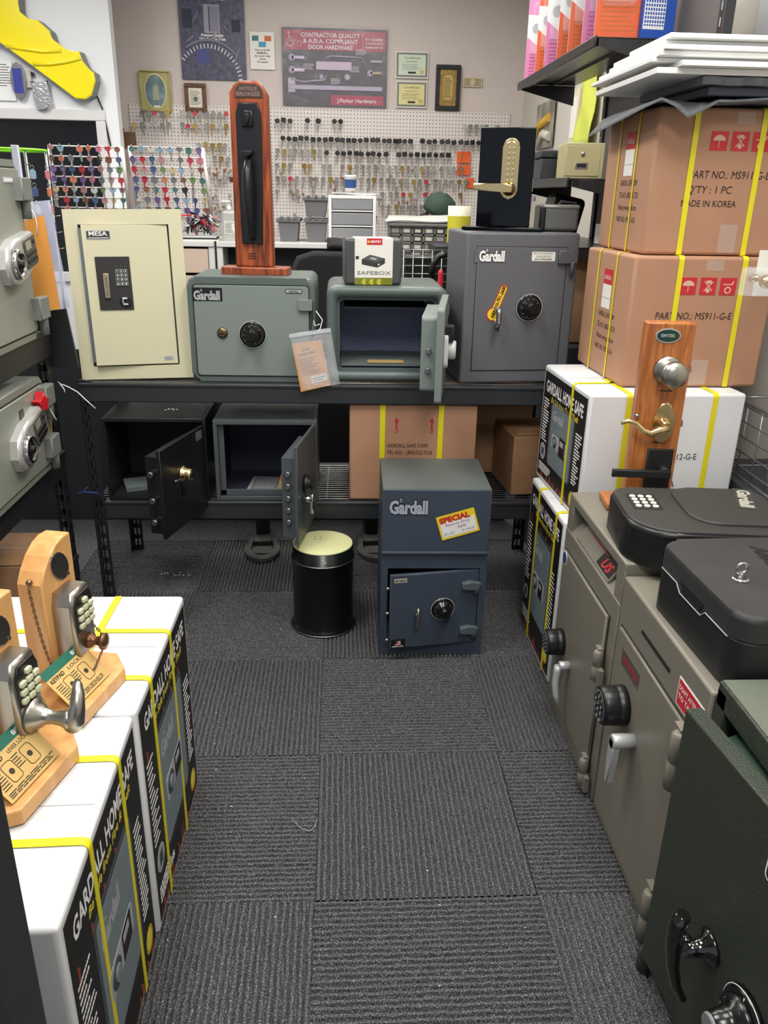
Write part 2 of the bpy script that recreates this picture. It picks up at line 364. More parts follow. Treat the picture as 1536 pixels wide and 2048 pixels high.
# ================================================================ right-hand pile
t, F, T = home_safe_carton('white home safe carton on the carpet under the stack, black printed side to the aisle', (.667, 2.187, 0), .009, .43, .416, .560, -1, [.12, .335], seed=2)
t, F, T = home_safe_carton('white home safe carton with yellow straps, carrying two brown cartons', (.703, 2.192, .561), .052, .462, .44, .384, -1, [.295], seed=3)
FF = Face((0, 0, 0), X_, Z_); bm = NB()
FF.text(bm, 'PART NO.: MS912-G-E', .128, .190, .018, .001, 0, .212); FF.text(bm, "Q'TY : 1 PC", .135, .145, .018, .001, 0, .12); FF.text(bm, 'MADE IN KOREA', .125, .105, .018, .001, 0, .16)
obj('lettering', bm, BLK, t)
for s in (.115, .37):
    bm = NB(); band(bm, strap_path(FF, s, .002, .384, .2), X_, .016, .0012); obj('strap', bm, YEL, t)
def brown_carton(label, loc, rz, w, d, h, seed, fx, ft, icons=True, tx=.06, so=.0):
    t = thing('cardboard_carton', label, 'box', loc, rz)
    rng = random.Random(seed); bm = NB(); box(bm, (0, 0, 0), (w, d, h), .009, 0, 3)
    for v in bm.verts:
        if .02 < v.co.z < h - .02: pass
    obj('carton', bm, KRAFT, t)
    F = Face((0, 0, 0), X_, Z_); L = Face((0, d, 0), -Y_, Z_)
    bm = NB()
    if icons:
        for i in range(3):
            x = w * fx + i * .058; y = h * .72
            F.rect(bm, x, y, x + .047, y + .047, .0002, .001, 1)
            c = (x + .0235, y + .0235)
            if i == 0:
                F.poly(bm, [(c[0] + .017 * math.cos(PI * k / 12), c[1] + .001 + .014 * math.sin(PI * k / 12)) for k in range(13)], .0004, .0015, 2)
                F.rect(bm, c[0] - .001, c[1] - .016, c[0] + .001, c[1] + .003, .0004, .0015, 2)
            elif i == 1:
                F.rect(bm, c[0] - .006, c[1] + .008, c[0] + .008, c[1] + .016, .0004, .0015, 2)
                for s in (-1, 1): F.poly(bm, [(c[0] - .013, c[1] - s * .013), (c[0] - .011, c[1] - s * .015), (c[0] + .013, c[1] + s * .011), (c[0] + .011, c[1] + s * .013)], .0004, .0015, 2)
                F.disc(bm, c[0], c[1] - .012, .006, .0004, .0015, 2, 12)
            else:
                F.poly(bm, [(c[0] - .015, c[1] + .004), (c[0] + .013, c[1] + .004), (c[0] + .016, c[1] + .015), (c[0] + .013, c[1] + .015), (c[0] + .009, c[1] + .007), (c[0] - .015, c[1] + .007)], .0004, .0015, 2)
                F.disc(bm, c[0], c[1] - .010, .010, .0004, .0015, 2, 18); F.disc(bm, c[0], c[1] - .010, .006, .0006, .0019, 1, 14)
    obj('printed_marks', bm, [BLK, RED, mat('pale_ink', (214, 176, 158), .6)], t)
    bm = NB()
    F.text(bm, ft[0], w * fx - tx, h * .535, .019, .001, 0, .225, shear=.1)
    if len(ft) > 1: F.text(bm, ft[1], w * fx - tx, h * .535 - .038, .019, .001, 0, .125, shear=.1); F.text(bm, ft[2], w * fx - tx - .012, h * .535 - .072, .0165, .001, 0, .155)
    obj('lettering', bm, mat('brown_black_ink', (38, 26, 22), .6), t); bm = NB()
    sx = d * .40
    for i, s in enumerate(('GARDALL SAFE CORP', 'TEL NO.: (800)722-7233', 'Website: www.gardall.com', 'PART NO.: MS911-G-E')):
        L.text(bm, s, sx, h * .48 - i * .033, .0155, .001, 0, .15 if i else .135)
    obj('lettering', bm, mat('brown_black_ink', (38, 26, 22), .6), t)
    bm = NB(); L.rect(bm, sx + .015, h * .55, sx + .085, h * .74, .0002, .0012, 0); L.rect(bm, sx + .015, h * .74, sx + .085, h * .86, .0002, .0012, 1)
    L.rect(bm, sx + .015, h * .63, sx + .085, h * .635, .0004, .0016, 2); L.text(bm, 'GARDALL', sx + .022, h * .78, .012, .0016, 0, .055)
    obj('shipping_label', bm, [PAPER, RED, LGREY], t)
    for s in (.13, .315):
        bm = NB(); band(bm, strap_path(F, w * .05 + s - so, .002, h, d), X_, .015, .0012); obj('strap', bm, YEL, t)
    for s in (.12, .27):
        bm = NB(); band(bm, strap_path(L, s * d / .4, .002, h, w), Y_, .008, .0012); obj('strap', bm, YEL, t)
    bm = NB(); F.rect(bm, w * .5, h * .02, w * .5 + .05, h * .22, .0004, .0009, 0); obj('tape', bm, TAPE, t); bm = NB(); F.rect(bm, w * .5, h * .9, w * .5 + .05, h - .01, .0004, .0009, 0); obj('tape', bm, TAPE, t)
    return t
brown_carton('brown cardboard carton resting on the white home safe carton, lower of two', (.813, 2.283, .947), .038, .414, .40, .366, 5, .335, ['PART NO.: MS911-G-E'], so=.018)
brown_carton('brown cardboard carton marked 1 PC, topmost of the stack under grey felt', (.838, 2.315, 1.315), .020, .43, .385, .372, 6, .35, ['PART NO.: MS911-G-E', "Q'TY : 1 PC", 'MADE IN KOREA'], tx=.045, so=.045)
# felt, slab and white boards on top
ZT = 1.689
FELT = mat('grey_felt', (92, 95, 98), .95, 0, (220, .6), (60, .5, (124, 127, 132)))
def sheet(name, label, cat, x0, y0, x1, y1, z, th, m, rz=0, wav=None, edge=None):
    bm = NB(); nx, ny = 16, 10; g = []
    for k, dz in ((0, 0), (1, th)):
        g.append([[bm.verts.new((x0 + (x1 - x0) * i / nx, y0 + (y1 - y0) * j / ny, z + dz + (wav(i / nx, j / ny) if wav else 0))) for j in range(ny + 1)] for i in range(nx + 1)])
    a, b_ = g
    for i in range(nx):
        for j in range(ny):
            for q in ((b_[i][j], b_[i + 1][j], b_[i + 1][j + 1], b_[i][j + 1]), (a[i][j], a[i][j + 1], a[i + 1][j + 1], a[i + 1][j])):
                f = bm.faces.new(q); f.smooth = True
    for i in range(nx):
        bm.faces.new((a[i][0], a[i + 1][0], b_[i + 1][0], b_[i][0])); bm.faces.new((a[i + 1][ny], a[i][ny], b_[i][ny], b_[i + 1][ny]))
    for j in range(ny):
        bm.faces.new((a[0][j + 1], a[0][j], b_[0][j], b_[0][j + 1])); bm.faces.new((a[nx][j], a[nx][j + 1], b_[nx][j + 1], b_[nx][j]))
    o = obj(name, bm, m); return tag(o, label, cat)
def droop(u, v):
    s = 0
    if u < .10: s -= ((.10 - u) / .10) ** 1.3 * .040 * (.5 + v)
    if v < .14: s -= ((.14 - v) / .14) * max(0, 1 - abs(u - .19) / .12) * .045
    return s + .004 * math.sin(u * 14) * (1 - v) + .004
sheet('felt_sheet', 'thin grey felt sheet drooping over the topmost brown carton', 'felt', .772, 2.232, 1.37, 2.72, ZT + .001, .006, FELT, wav=droop)
bm = NB(); box(bm, (.93, 2.24, ZT + .016), (1.385, 2.70, ZT + .038), .003); tag(obj('foam_slab', bm, mat('dark_blue_slab', (56, 60, 72), .6, 0, (80, .2))), 'flat dark blue grey slab between the two felt layers', 'slab')
sheet('felt_sheet', 'thick fuzzy grey felt pad on the dark slab, under the white boards', 'felt', .905, 2.225, 1.39, 2.68, ZT + .039, .018, FELT, wav=lambda u, v: .0015 * math.sin(u * 30))
WB = mat('white_board', (238, 238, 236), .35, 0, (60, .05))
zz = ZT + .060; rng = random.Random(4)
brd = [(.785, 2.22, 1.38, 2.74, .014), (.835, 2.19, 1.39, 2.60, .012), (.775, 2.24, 1.37, 2.76, .010), (.785, 2.21, 1.385, 2.72, .012), (.79, 2.20, 1.38, 2.64, .011), (.795, 2.23, 1.37, 2.62, .012), (.80, 2.2, 1.39, 2.5, .011)]
BL = ['bottom white board of the pile, its underside over the grey felt', 'second white board up in the pile, set back to the right', 'third white board up in the pile, longest toward the back wall', 'middle white board of the pile on the felt pad', 'white board just above the middle of the pile', 'second white board from the top of the pile', 'topmost white board of the pile over the brown cartons']
for (x0, y0, x1, y1, th), lb in zip(brd, BL):
    bm = NB(); box(bm, (x0, y0, zz), (x1, y1, zz + th), .0015); tag(obj('white_board', bm, WB), lb, 'board', 'white boards piled on the cartons'); zz += th + .0006
# ================================================================ grey-brown depository safes along the right
SILVP = mat('silver_paint', (186, 188, 190), .3, .35)
TAU = mat('taupe_enamel', (122, 117, 106), .42, 0, (420, .06)); TAUD = mat('taupe_shadow_gap', (40, 38, 35), .7)
def round_keypad(F, x, y, parent, r=.038, hgt=.05):
    bm = NB(); F.lathe(bm, x, y, [(r * 1.02, 0), (r * 1.02, hgt * .3), (r * .97, hgt * .34), (r, hgt * .38), (r, hgt * .84), (r * .95, hgt * .95), (r * .86, hgt)], 40)
    k = obj('keypad_lock', bm, BPLAST, parent); bm = NB()
    G = Face(F.p(x, y, hgt), F.U, F.V); n = 0
    for j in range(4):
        for i in range(3):
            if (j, i) in ((3, 0), (3, 2)): pass
            G.disc(bm, (i - 1) * r * .42, (1.5 - j) * r * .36, r * .15, 0, .002, 0, 12)
            G.text(bm, '123456789*0#'[j * 3 + i], (i - 1) * r * .42, (1.5 - j) * r * .36 - r * .09, r * .17, .0026, 1, align='C', bold=.02)
    ring = [(r * .8 * math.cos(2 * PI * a / 40), r * .8 * math.sin(2 * PI * a / 40)) for a in range(40)]
    obj('keys', bm, [mat('key_rubber', (52, 54, 56), .5), WHT], k)
    bm = NB(); tube(bm, [G.p(a * .98, c * .98, -.0005) for a, c in ring], .0008, 6, 0, True); obj('rim', bm, LGREY, k)
    return k
def hinge(F, x, y, parent, m, h=.085, r=.012):
    bm = NB(); P = F.p(x, y - h / 2, r * .9); lathe(bm, [(r * .7, 0), (r, .003), (r, h * .48), (r * .86, h * .5), (r, h * .52), (r, h - .006), (r * .6, h)], P, F.V, 20)
    F.poly(bm, [(x - r * 2.6, y + h * .02), (x + r * .3, y + h * .02), (x + r * .3, y + h * .55), (x - r * 1.6, y + h * .55), (x - r * 2.6, y + h * .38)], 0, r * 1.1)
    F.poly(bm, [(x - r * .3, y - h * .55), (x + r * 2.2, y - h * .55), (x + r * 2.2, y - h * .02), (x - r * .3, y - h * .02)], 0, r * 1.0)
    return obj('hinge', bm, m, parent)
def depository_safe(label, loc, w, d, h, kind):
    t = thing('depository_safe', label, 'safe', loc, 0)
    F = Face((0, d, 0), -Y_, Z_)          # front face, towards the aisle; x runs from far to near
    bm = NB()
    if kind == 'drawer':
        zo = h * .845; box(bm, (0, 0, 0), (w, d, zo), .004); box(bm, (.10, .05, zo), (w, d - .045, h - .02), .001)
        box(bm, (0.002, 0, h - .028), (w, d, h), .005); box(bm, (.002, 0, zo - .005), (w, .052, h - .02), .003); box(bm, (.002, d - .045, zo - .005), (w, d, h - .02), .003)
        prism(bm, [(0.0, zo - .002), (.10, zo - .002), (.10, h - .03), (.085, h - .03)], (0, d - .045, 0), X_, Z_, 0, d - .099)
        obj('body', bm, TAU, t)
        # drop drawer front with red sticker
        G = Face((.008, d - .10, zo + .004), -Y_, (.055, 0, h - .034 - zo)); dl = d - .2
        bm = NB(); G.rect(bm, 0, 0, dl, .062, .002, .008, 0, .001); dr = obj('drop_drawer', bm, TAU, t)
        bm = NB(); G.rect(bm, dl * .62, .006, dl * .98, .046, .0085, .0095, 0); G.rect(bm, dl * .22, .040, dl * .72, .042, .0085, .010, 1); G.text(bm, 'US', dl * .72, .012, .024, .0105, 1, dl * .22, bold=.03, shear=.3)
        obj('sticker', bm, [BLK, RED], dr)
        bm = NB(); F.rect(bm, .03, .055, d - .045, zo - .055, 0, .003, 1); F.rect(bm, .033, .058, d - .048, zo - .058, .0, .010, 0, .003); dr = obj('door', bm, [TAU, TAUD], t)
        bm = NB(); F.disc(bm, .055, zo - .075, .020, .0095, .0108, 0); F.disc(bm, .055, zo - .075, .0175, .0095, .0114, 1); obj('round_sticker', bm, [WHT, mat('blue_ink', (44, 62, 120), .4)], dr)
    else:
        box(bm, (0, 0, 0), (w, d, h), .006); obj('body', bm, TAU, t)
        bm = NB(); F.rect(bm, .03, .03, d - .05, h - .11, 0, .003, 1); F.rect(bm, .034, .034, d - .054, h - .114, 0, .009, 0, .003); dr = obj('door', bm, [TAU, TAUD], t)
        bm = NB(); F.poly(bm, rrect(.16, .009, .004, .22, h - .065), 0.0, .0012, 0); obj('coin_slot', bm, mat('slot_black', (10, 10, 10), .8), t)
        bm = NB(); F.rect(bm, .075, h - .185, .185, h - .145, .0088, .010, 0); F.text(bm, 'CORPORATION', .082, h - .172, .013, .0105, 1, .095, bold=.03); obj('name_plate', bm, [mat('brushed_plate', (120, 114, 112), .3, .6), RED], dr)
        bm = NB(); F.rect(bm, .345, h - .105, .455, h - .045, 0, .0012, 1); F.rect(bm, .348, h - .102, .452, h - .048, 0, .0016, 0)
        F.text(bm, 'DON\'T ATTEMPT', .352, h - .068, .010, .002, 1, .094, bold=.02); F.text(bm, 'TO TAMPER', .352, h - .086, .010, .002, 1, .094, bold=.02); obj('warning_sticker', bm, [RED, WHT], t)
    return t, F, dr
t1, F, dr = depository_safe('grey brown drop safe carrying the lock display and keypad lockbox, drawer slot at top', (.652, 1.644, 0), .50, .478, .682, 'drawer')
G = Face(F.p(0, 0, .010), F.U, F.V)
round_keypad(G, .115, .262, dr)
bm = NB(); G.lathe(bm, .205, .238, [(.013, 0), (.013, .028), (.011, .03)], 24)
tube(bm, [G.p(.205, .238, .032), G.p(.207, .222, .034), G.p(.213, .19, .038), G.p(.222, .155, .036), G.p(.232, .128, .028)], [.011, .0105, .0095, .0085, .006], 12); obj('lever_handle', bm, SILVP, dr)
hinge(Face(F.p(0, 0, .008), F.U, F.V), .435, .385, t1, TAU); hinge(Face(F.p(0, 0, .008), F.U, F.V), .435, .062, t1, TAU)
t2, F, dr = depository_safe('grey brown safe with narrow deposit slot and red warning sticker', (.652, 1.168, 0), .50, .470, .655, 'slot')
G = Face(F.p(0, 0, .009), F.U, F.V)
round_keypad(G, .125, .390, dr, .045, .058)
bm = NB(); G.lathe(bm, .205, .352, [(.017, 0), (.017, .045), (.015, .05)], 28)
G.poly(bm, [(.192, .36), (.218, .36), (.216, .31), (.206, .24), (.194, .238), (.190, .31)], .034, .05, 0, .003); obj('lever_handle', bm, SILVP, dr)
hinge(Face(F.p(0, 0, .006), F.U, F.V), .425, .475, t2, TAU, .13, .016); hinge(Face(F.p(0, 0, .006), F.U, F.V), .425, .085, t2, TAU, .13, .016)
# ---------------------------------------------------------------- dark green safe, door ajar
GRN = mat('dark_green_hammer_paint', (54, 60, 50), .38, 0, (260, .9), (200, .5, (40, 46, 38)))
GRNT = mat('pale_green_top', (98, 104, 92), .5, 0, (300, .4)); GRNL = mat('inner_green_paint', (52, 84, 66), .45)
t3 = thing('drop_safe', 'dark green hammered safe nearest the camera, door slightly open', 'safe', (.652, .66, 0), 0)
bm = NB(); box(bm, (0, 0, 0), (.45, .495, .585), .004, 0); box(bm, (.09, .03, .585), (.45, .465, .66), .001, 0); box(bm, (0, 0, .58), (.45, .035, .68), .003, 0); box(bm, (0, .46, .58), (.45, .495, .68), .003, 0); box(bm, (0, 0, .645), (.45, .495, .692), .004, 0)
obj('body', bm, GRN, t3)
bm = NB(); box(bm, (.004, .004, .6925), (.446, .491, .694), .0005); obj('pale_top', bm, GRNT, t3)  # thin top sheet in a paler green than the body
bm = NB(); prism(bm, [(-.02, .592), (.09, .592), (.088, .64)], (0, .45, 0), X_, Z_, 0, .40); obj('drop_hopper', bm, GRNL, t3)
dl = .47; dr = thing_door = bpy.data.objects.new('door', None)
hx, hy = 0.0, .01
A = R(6.0)   # the door's far edge stands out into the aisle
U = Vector((math.sin(A), -math.cos(A), 0)); F = Face(Vector((hx, hy, .07)) - U * dl + Vector((-.01, 0, 0)), U, Z_)
bm = NB(); F.rect(bm, 0, 0, dl, .575, -.03, 0, 0, .003); dr = obj('door', bm, GRN, t3)
bm = NB(); F.lathe(bm, .185, .235, [(.032, 0), (.03, .006), (.018, .012), (.013, .03), (.014, .045)], 28)
tube(bm, [F.p(.160, .285, .040), F.p(.158, .26, .046), F.p(.157, .22, .047), F.p(.160, .17, .042), F.p(.168, .13, .034), F.p(.176, .105, .022)], [.012, .015, .014, .011, .009, .008], 14); tube(bm, [F.p(.185, .235, .030), F.p(.158, .245, .043)], .011, 12)
obj('handle', bm, mat('glossy_black', (10, 10, 11), .12, coat=1), dr)
def combo_dial(F, x, y, parent, r=.045, knob=LGREY, name='combination_dial', nums=True, proj=1.0):
    bm = NB(); F.lathe(bm, x, y, [(r, 0), (r * .98, .006 * proj), (r * .9, .010 * proj), (r * .8, .010 * proj)], 40)
    F.lathe(bm, x, y, [(r * .80, .004), (r * .78, .016 * proj), (r * .5, .022 * proj), (r * .46, .03 * proj), (r * .4, .045 * proj), (r * .37, .046 * proj)], 40)
    k = obj(name, bm, mat('dial_black', (14, 14, 15), .22), parent)
    bm = NB(); G = Face(F.p(x, y, 0), F.U, F.V)
    tube(bm, [G.p(r * .99 * math.cos(2 * PI * i / 40), r * .99 * math.sin(2 * PI * i / 40), .006 * proj) for i in range(40)], r * .016, 6, 0, True)
    for i in range(50):
        a = 2 * PI * i / 50; c, s = math.cos(a), math.sin(a); G2 = Face(G.p(0, 0, .0155 * proj), G.U * c + G.V * s, G.V * c - G.U * s)
        G2.rect(bm, r * (.70 if i % 5 else .66), -r * .008, r * .76, r * .008, 0, .0012)
        if nums and i % 5 == 0:
            G3 = Face(G.p(0, 0, .018 * proj), G.U * c + G.V * s, G.V * c - G.U * s)
            G3.text(bm, str((50 - i) * 2 % 100), r * .52, -r * .05, r * .11, .001, 0)
    G.rect(bm, -r * .015, r * .84, r * .015, r * .95, .0098 * proj, .0108 * proj)
    obj('dial_marks', bm, WHT, k)
    bm = NB(); F.lathe(bm, x, y, [(r * .40, .03 * proj), (r * .37, .047 * proj), (r * .33, .05 * proj)], 36); obj('knob', bm, knob, k)
    return k
combo_dial(F, .300, .215, dr, .052, mat('grey_knob', (120, 122, 124), .4), proj=1.3)
bm = NB(); F.poly(bm, rrect(.14, .042, .01, .335, .492), 0, .002, 0); F.poly(bm, rrect(.132, .034, .008, .335, .492), 0, .003, 1); F.text(bm, 'MEILINK', .277, .482, .022, .0036, 0, .115, bold=.04, shear=.15); obj('name_plate', bm, [WHT, NAVY], dr)
bm = NB(); lathe(bm, [(.012, 0), (.016, .004), (.016, .05), (.01, .056)], (-.035, .50, .0), Z_, 16)
obj('caster_foot', bm, GRN, t3)
bm = NB(); T = Face((.652 + .075, .66 + .30, .6945), Vector((.25, -1, 0)), Vector((1, .25, 0))); T.rect(bm, -.06, 0, .17, .15, 0, .0012, 0); T.rect(bm, -.053, .007, .163, .143, .0006, .0016, 1); T.rect(bm, -.046, .014, .156, .136, .0006, .002, 2)
tube(bm, [T.p(-.03 + i * .01, .10 + .008 * math.sin(i * 1.9), .0028) for i in range(14)], .0012, 5, 3); tube(bm, [T.p(-.01 + i * .008, .055 + .008 * math.sin(i * 2.3), .0028) for i in range(12)], .0012, 5, 3)
tag(obj('price_card', bm, [YPRINT, RED, WHT, mat('pen_ink', (90, 90, 130), .6)]), 'yellow bordered price card lying on the dark green safe', 'card')
# ---------------------------------------------------------------- lockboxes on top
def soft_box(bm, pts, z0, z1, r, mi=0, seg=3):
    fs = prism(bm, pts, (0, 0, 0), X_, Y_, z0, z1, mi)
    es = list(fs[0].edges); o = bmesh.ops.bevel(bm, geom=es, offset=r, segments=seg, affect='EDGES', profile=.5, clamp_overlap=True)
    for f in o['faces']: f.material_index = mi; f.smooth = True
GBOX = mat('charcoal_textured_plastic', (50, 50, 49), .5, 0, (600, .25))
t = thing('keypad_lockbox', 'black rounded lockbox with white number keypad, on the farther drop safe', 'lockbox', (.648, 1.605, .683), R(-6))
def vrr(w, d, rs, n=8):
    out = []
    for (cx, cy, a0), r in zip(((w, d, 0), (0, d, 90), (0, 0, 180), (w, 0, 270)), rs):
        sx = -1 if cx else 1; sy = -1 if cy else 1
        for i in range(n + 1):
            a = R(a0 + 90 * i / n); out.append((cx + sx * r + r * math.cos(a), cy + sy * r + r * math.sin(a)))
    return out
w, d, h = .375, .30, .096
bm = NB(); soft_box(bm, vrr(w, d, (.05, .05, .11, .03)), 0, h - .004, .012, 0); obj('body', bm, BPLAST, t)
bm = NB(); soft_box(bm, vrr(w - .012, d - .012, (.045, .045, .105, .025)), h - .006, h, .004, 0); 
for v in bm.verts: v.co += Vector((.006, .006, 0))
tp = obj('cover', bm, GBOX, t)
bm = NB(); T = Face((0, 0, h), X_, Y_)
soft_box(bm, [(p[0] + .145, p[1] + .05) for p in vrr(w - .145 - .012, d - .06, (.04, .05, .07, .02))], h - .001, h + .006, .005, 0); obj('lid', bm, GBOX, t)
b_ = NB(); T.lines(b_, .0, 0, .001, .001, 1, .001); b_.free()
bm = NB(); T.poly(bm, rrect(.07, .105, .006, .065, .19), 0, .0008, 1)
for i in range(3):
    for j in range(4):
        T.lathe(bm, .065 + (i - 1) * .02, .19 + (j - 1.5) * .022, [(.0075, .0005), (.0075, .003), (.006, .004)], 14, 0)
        T.text(bm, '0987654321*#'[(j * 3 + i) % 12], .065 + (i - 1) * .02, .187 + (j - 1.5) * .022, .006, .0045, 2, align='C')
obj('keypad', bm, [mat('cream_key', (226, 224, 206), .4), MATTEB, LGREY], t)
bm = NB(); T2 = Face((w - .03, d - .045, h + .0062), Vector((-.25, -1, 0)), Vector((1, -.25, 0))); T2.rect(bm, -.03, -.045, .115, .0, 0, .0006, 0)
T2.text(bm, 'Gardall', -.02, -.035, .028, .001, 1, .125, bold=.05); obj('logo', bm, [mat('logo_ground', (60, 60, 58), .5), mat('worn_silver_print', (176, 174, 164), .4)], t)
bm = NB(); Face((0, d, 0), -Y_, Z_).disc(bm, .14, .035, .004, -.001, .001, 0); obj('screw_hole', bm, mat('hole_black', (4, 4, 4), .6), t)
t = thing('key_lockbox', 'black plastic lockbox with a key in its lid, on the slotted safe', 'lockbox', (.678, 1.165, .656), R(2))
w, d, h = .29, .345, .145; hl = .095
bm = NB(); soft_box(bm, vrr(w, d, (.02, .035, .045, .02)), 0.0, hl, .003, 0); obj('body', bm, mat('box_black_plastic', (27, 27, 29), .45, 0, (500, .2)), t)
bm = NB(); soft_box(bm, vrr(w, d, (.02, .035, .045, .02)), hl + .002, h, .012, 0); lid = obj('lid', bm, mat('lid_black_plastic', (40, 40, 41), .6, 0, (500, .35), (12, .4, (54, 54, 55))), t)
bm = NB(); Face((0, d, 0), -Y_, Z_).poly(bm, [(.13, hl - .012), (.20, hl - .012), (.215, hl + .012), (.115, hl + .012)], .0, .001, 0); tube(bm, [Face((0, d, 0), -Y_, Z_).p(x, z, .0015) for x, z in ((.03, hl), (.10, hl), (.12, hl - .014), (.21, hl - .014), (.225, hl), (.31, hl))], .0013, 6, 1); obj('latch_recess', bm, [mat('recess_black', (5, 5, 5), .7), LGREY], t)
T = Face((.075, .155, h), X_, Y_); bm = NB(); T.lathe(bm, 0, 0, [(.017, 0), (.017, .002), (.013, .004)], 28); lk = obj('lock_cylinder', bm, CHROME, lid)
bm = NB(); tube(bm, [(.075, .155, h + .002), (.075, .155, h + .012)], .0035, 8); tube(bm, [(.075 + .010 * math.cos(a * PI / 8), .155, h + .022 + .010 * math.sin(a * PI / 8)) for a in range(16)], .003, 8, 0, True); obj('key', bm, CHROME, lid)
bm = NB(); T = Face((.20, .30, h), Vector((-.1, -1, 0)), Vector((1, -.1, 0))); T.text(bm, 'American', 0, -.03, .03, .001, 0, .17, bold=.03, shear=.25); obj('embossed_word', bm, mat('embossed_black', (30, 30, 31), .4), lid)
# ---------------------------------------------------------------- wooden board with knob and two levers
OAK = wood('red_oak', (196, 124, 66), (150, 84, 40), 10, .35, (9, 9, .8))
bp = aZ(1262, 978, .70); t = thing('lock_display_board', 'upright oak board showing one knob and two lever handles', 'display', (.765, 2.02, .683), R(-6))
bm = NB(); box(bm, (-.05, -.055, 0), (.14, .055, .02), .006); obj('base', bm, OAK, t)
bh = .492; bw = .122; bm = NB(); box(bm, (0, -.02, .02), (bw, .022, bh), .005); bd = obj('board', bm, OAK, t)
F = Face((0, -.02, 0), X_, Z_)
bm = NB(); F.poly(bm, ell(.031, .018, .055, bh - .032), 0, .002, 0); F.poly(bm, ell(.028, .015, .055, bh - .032), 0, .0026, 1); F.text(bm, 'EMTEK', .055, bh - .035, .007, .003, 0, .035, align='C', bold=.03); obj('oval_badge', bm, [LGREY, mat('green_badge', (20, 58, 44), .35)], t)
bm = NB(); F.lathe(bm, .066, bh - .118, [(.036, 0), (.035, .006), (.028, .010), (.014, .014), (.013, .032), (.022, .038), (.031, .048), (.034, .06), (.031, .072), (.020, .08), (.004, .082)], 40); obj('door_knob', bm, SATIN, t)
bm = NB(); F.poly(bm, ell(.027, .055, .075, bh - .255), 0, .006, 0, .004); F.lathe(bm, .075, bh - .255, [(.016, .004), (.015, .010), (.011, .014), (.011, .045)], 26)
tube(bm, [F.p(.075, bh - .255, .045), F.p(.055, bh - .262, .05), F.p(.032, bh - .272, .05), F.p(.012, bh - .265, .05), F.p(-.008, bh - .245, .05), F.p(-.028, bh - .240, .05), F.p(-.045, bh - .248, .05)], [.011, .011, .010, .009, .007, .006, .004], 14); obj('brass_lever', bm, BRASS, t)
bm = NB(); F.rect(bm, .045, bh - .435, .112, bh - .325, 0, .008, 0, .003); F.lathe(bm, .088, bh - .378, [(.013, .006), (.011, .012), (.011, .045)], 20); F.rect(bm, -.05, bh - .391, .1, bh - .371, .04, .052, 0, .003); obj('black_lever', bm, MATTEB, t)
bm = NB(); E_ = Face((bw, -.02, 0), Y_, Z_)
for y in (bh - .118, bh - .26):
    E_.rect(bm, .012, y - .025, .030, y + .025, 0, .0015, 0); E_.rect(bm, .015, y - .008, .027, y + .008, 0, .009, 0, .002)
obj('latch', bm, SATIN, t)
for y in (bh - .175, bh - .312):
    bm = NB(); F.lines(bm, .055, y, .085, y + .008, 1, .003, .0008, 0, .1); obj('caption', bm, MATTEB, t)
bm = NB(); F.lathe(bm, .002, bh - .235, [(.004, 0), (.004, .01), (.007, .014), (.003, .022)], 12); obj('side_pin', bm, CHROME, t)
# ================================================================ steel racks
def slotted_post(bm, x, y, h, ax, ay, mi=0, th=.003, z0=0.0):
    """an angle post with two rows of key slots; ax, ay = +-1 directions of the two flanges"""
    for U, L in ((Vector((ax, 0, 0)), .045), (Vector((0, ay, 0)), .04)):
        O = Vector((x, y, z0)); N = Vector((0, ay, 0)) if U.x else Vector((ax, 0, 0))
        def slab(a, b, za, zb):
            p = O + U * a; q = O + U * b + N * th
            box(bm, (min(p.x, q.x), min(p.y, q.y), z0 + za), (max(p.x, q.x), max(p.y, q.y), z0 + zb), 0, mi)
        slab(0, L * .22, 0, h); slab(L * .78, L, 0, h); slab(L * .42, L * .58, 0, h)
        n = int(h / .05)
        for i in range(n):
            z = .05 * i; slab(L * .2, L * .8, z, z + .022)
        slab(L * .2, L * .8, .05 * n, h)
def rack(name, label, loc, rz, L, D, H, decks, bh=.062, beam_mat=None, wire=True, nwire=40):
    t = thing(name, label, 'rack', loc, rz)
    for x in (0, L):
        for y in (0, D):
            bm = NB(); slotted_post(bm, x, y, H, 1 if x == 0 else -1, 1 if y == 0 else -1); obj('post', bm, BLACKMETAL, t)
    for z in decks:
        for y, yy in ((-.004, .03), (D - .03, D + .004)):
            bm = NB(); box(bm, (.004, y, z - bh), (L - .004, yy, z), .003); box(bm, (.004, min(y + .006, y + .004), z - bh * .62), (L - .004, y + .002, z - bh * .58)) if False else None
            obj('beam', bm, BLACKMETAL, t)
        bm = NB()
        for x in (.01, L - .035): box(bm, (x, .03, z - bh * .8), (x + .02, D - .03, z - .004), .002)
        obj('side_brace', bm, BLACKMETAL, t)
        bm = NB()
        for i in range(nwire):
            x = .04 + (L - .08) * i / (nwire - 1)
            if nwire > 1: tube(bm, [(x, .004, z + .002), (x, D - .004, z + .002)], .0018, 6)
        for i in range(5):
            y = .02 + (D - .04) * i / 4; tube(bm, [(.02, y, z - .002), (L - .02, y, z - .002)], .0022, 6)
        obj('wire_deck', bm, WIRE, t)
    return t
def rack2(name, label, loc, rz, L, D, H, decks, bh=.062):
    """as rack, deck wires running along the length (seen as rungs from the front)"""
    t = rack(name, label, loc, rz, L, D, H, decks, bh, nwire=1)
    for ch in t.children:
        if ch.name.startswith('wire_deck'):
            pass
    return t
RZ = .835
t = thing('storage_rack', 'black steel rack across the aisle end, two decks of safes on it', 'rack', (-.90, 2.80, 0), R(-.6))
L_, D_ = 1.70, .46
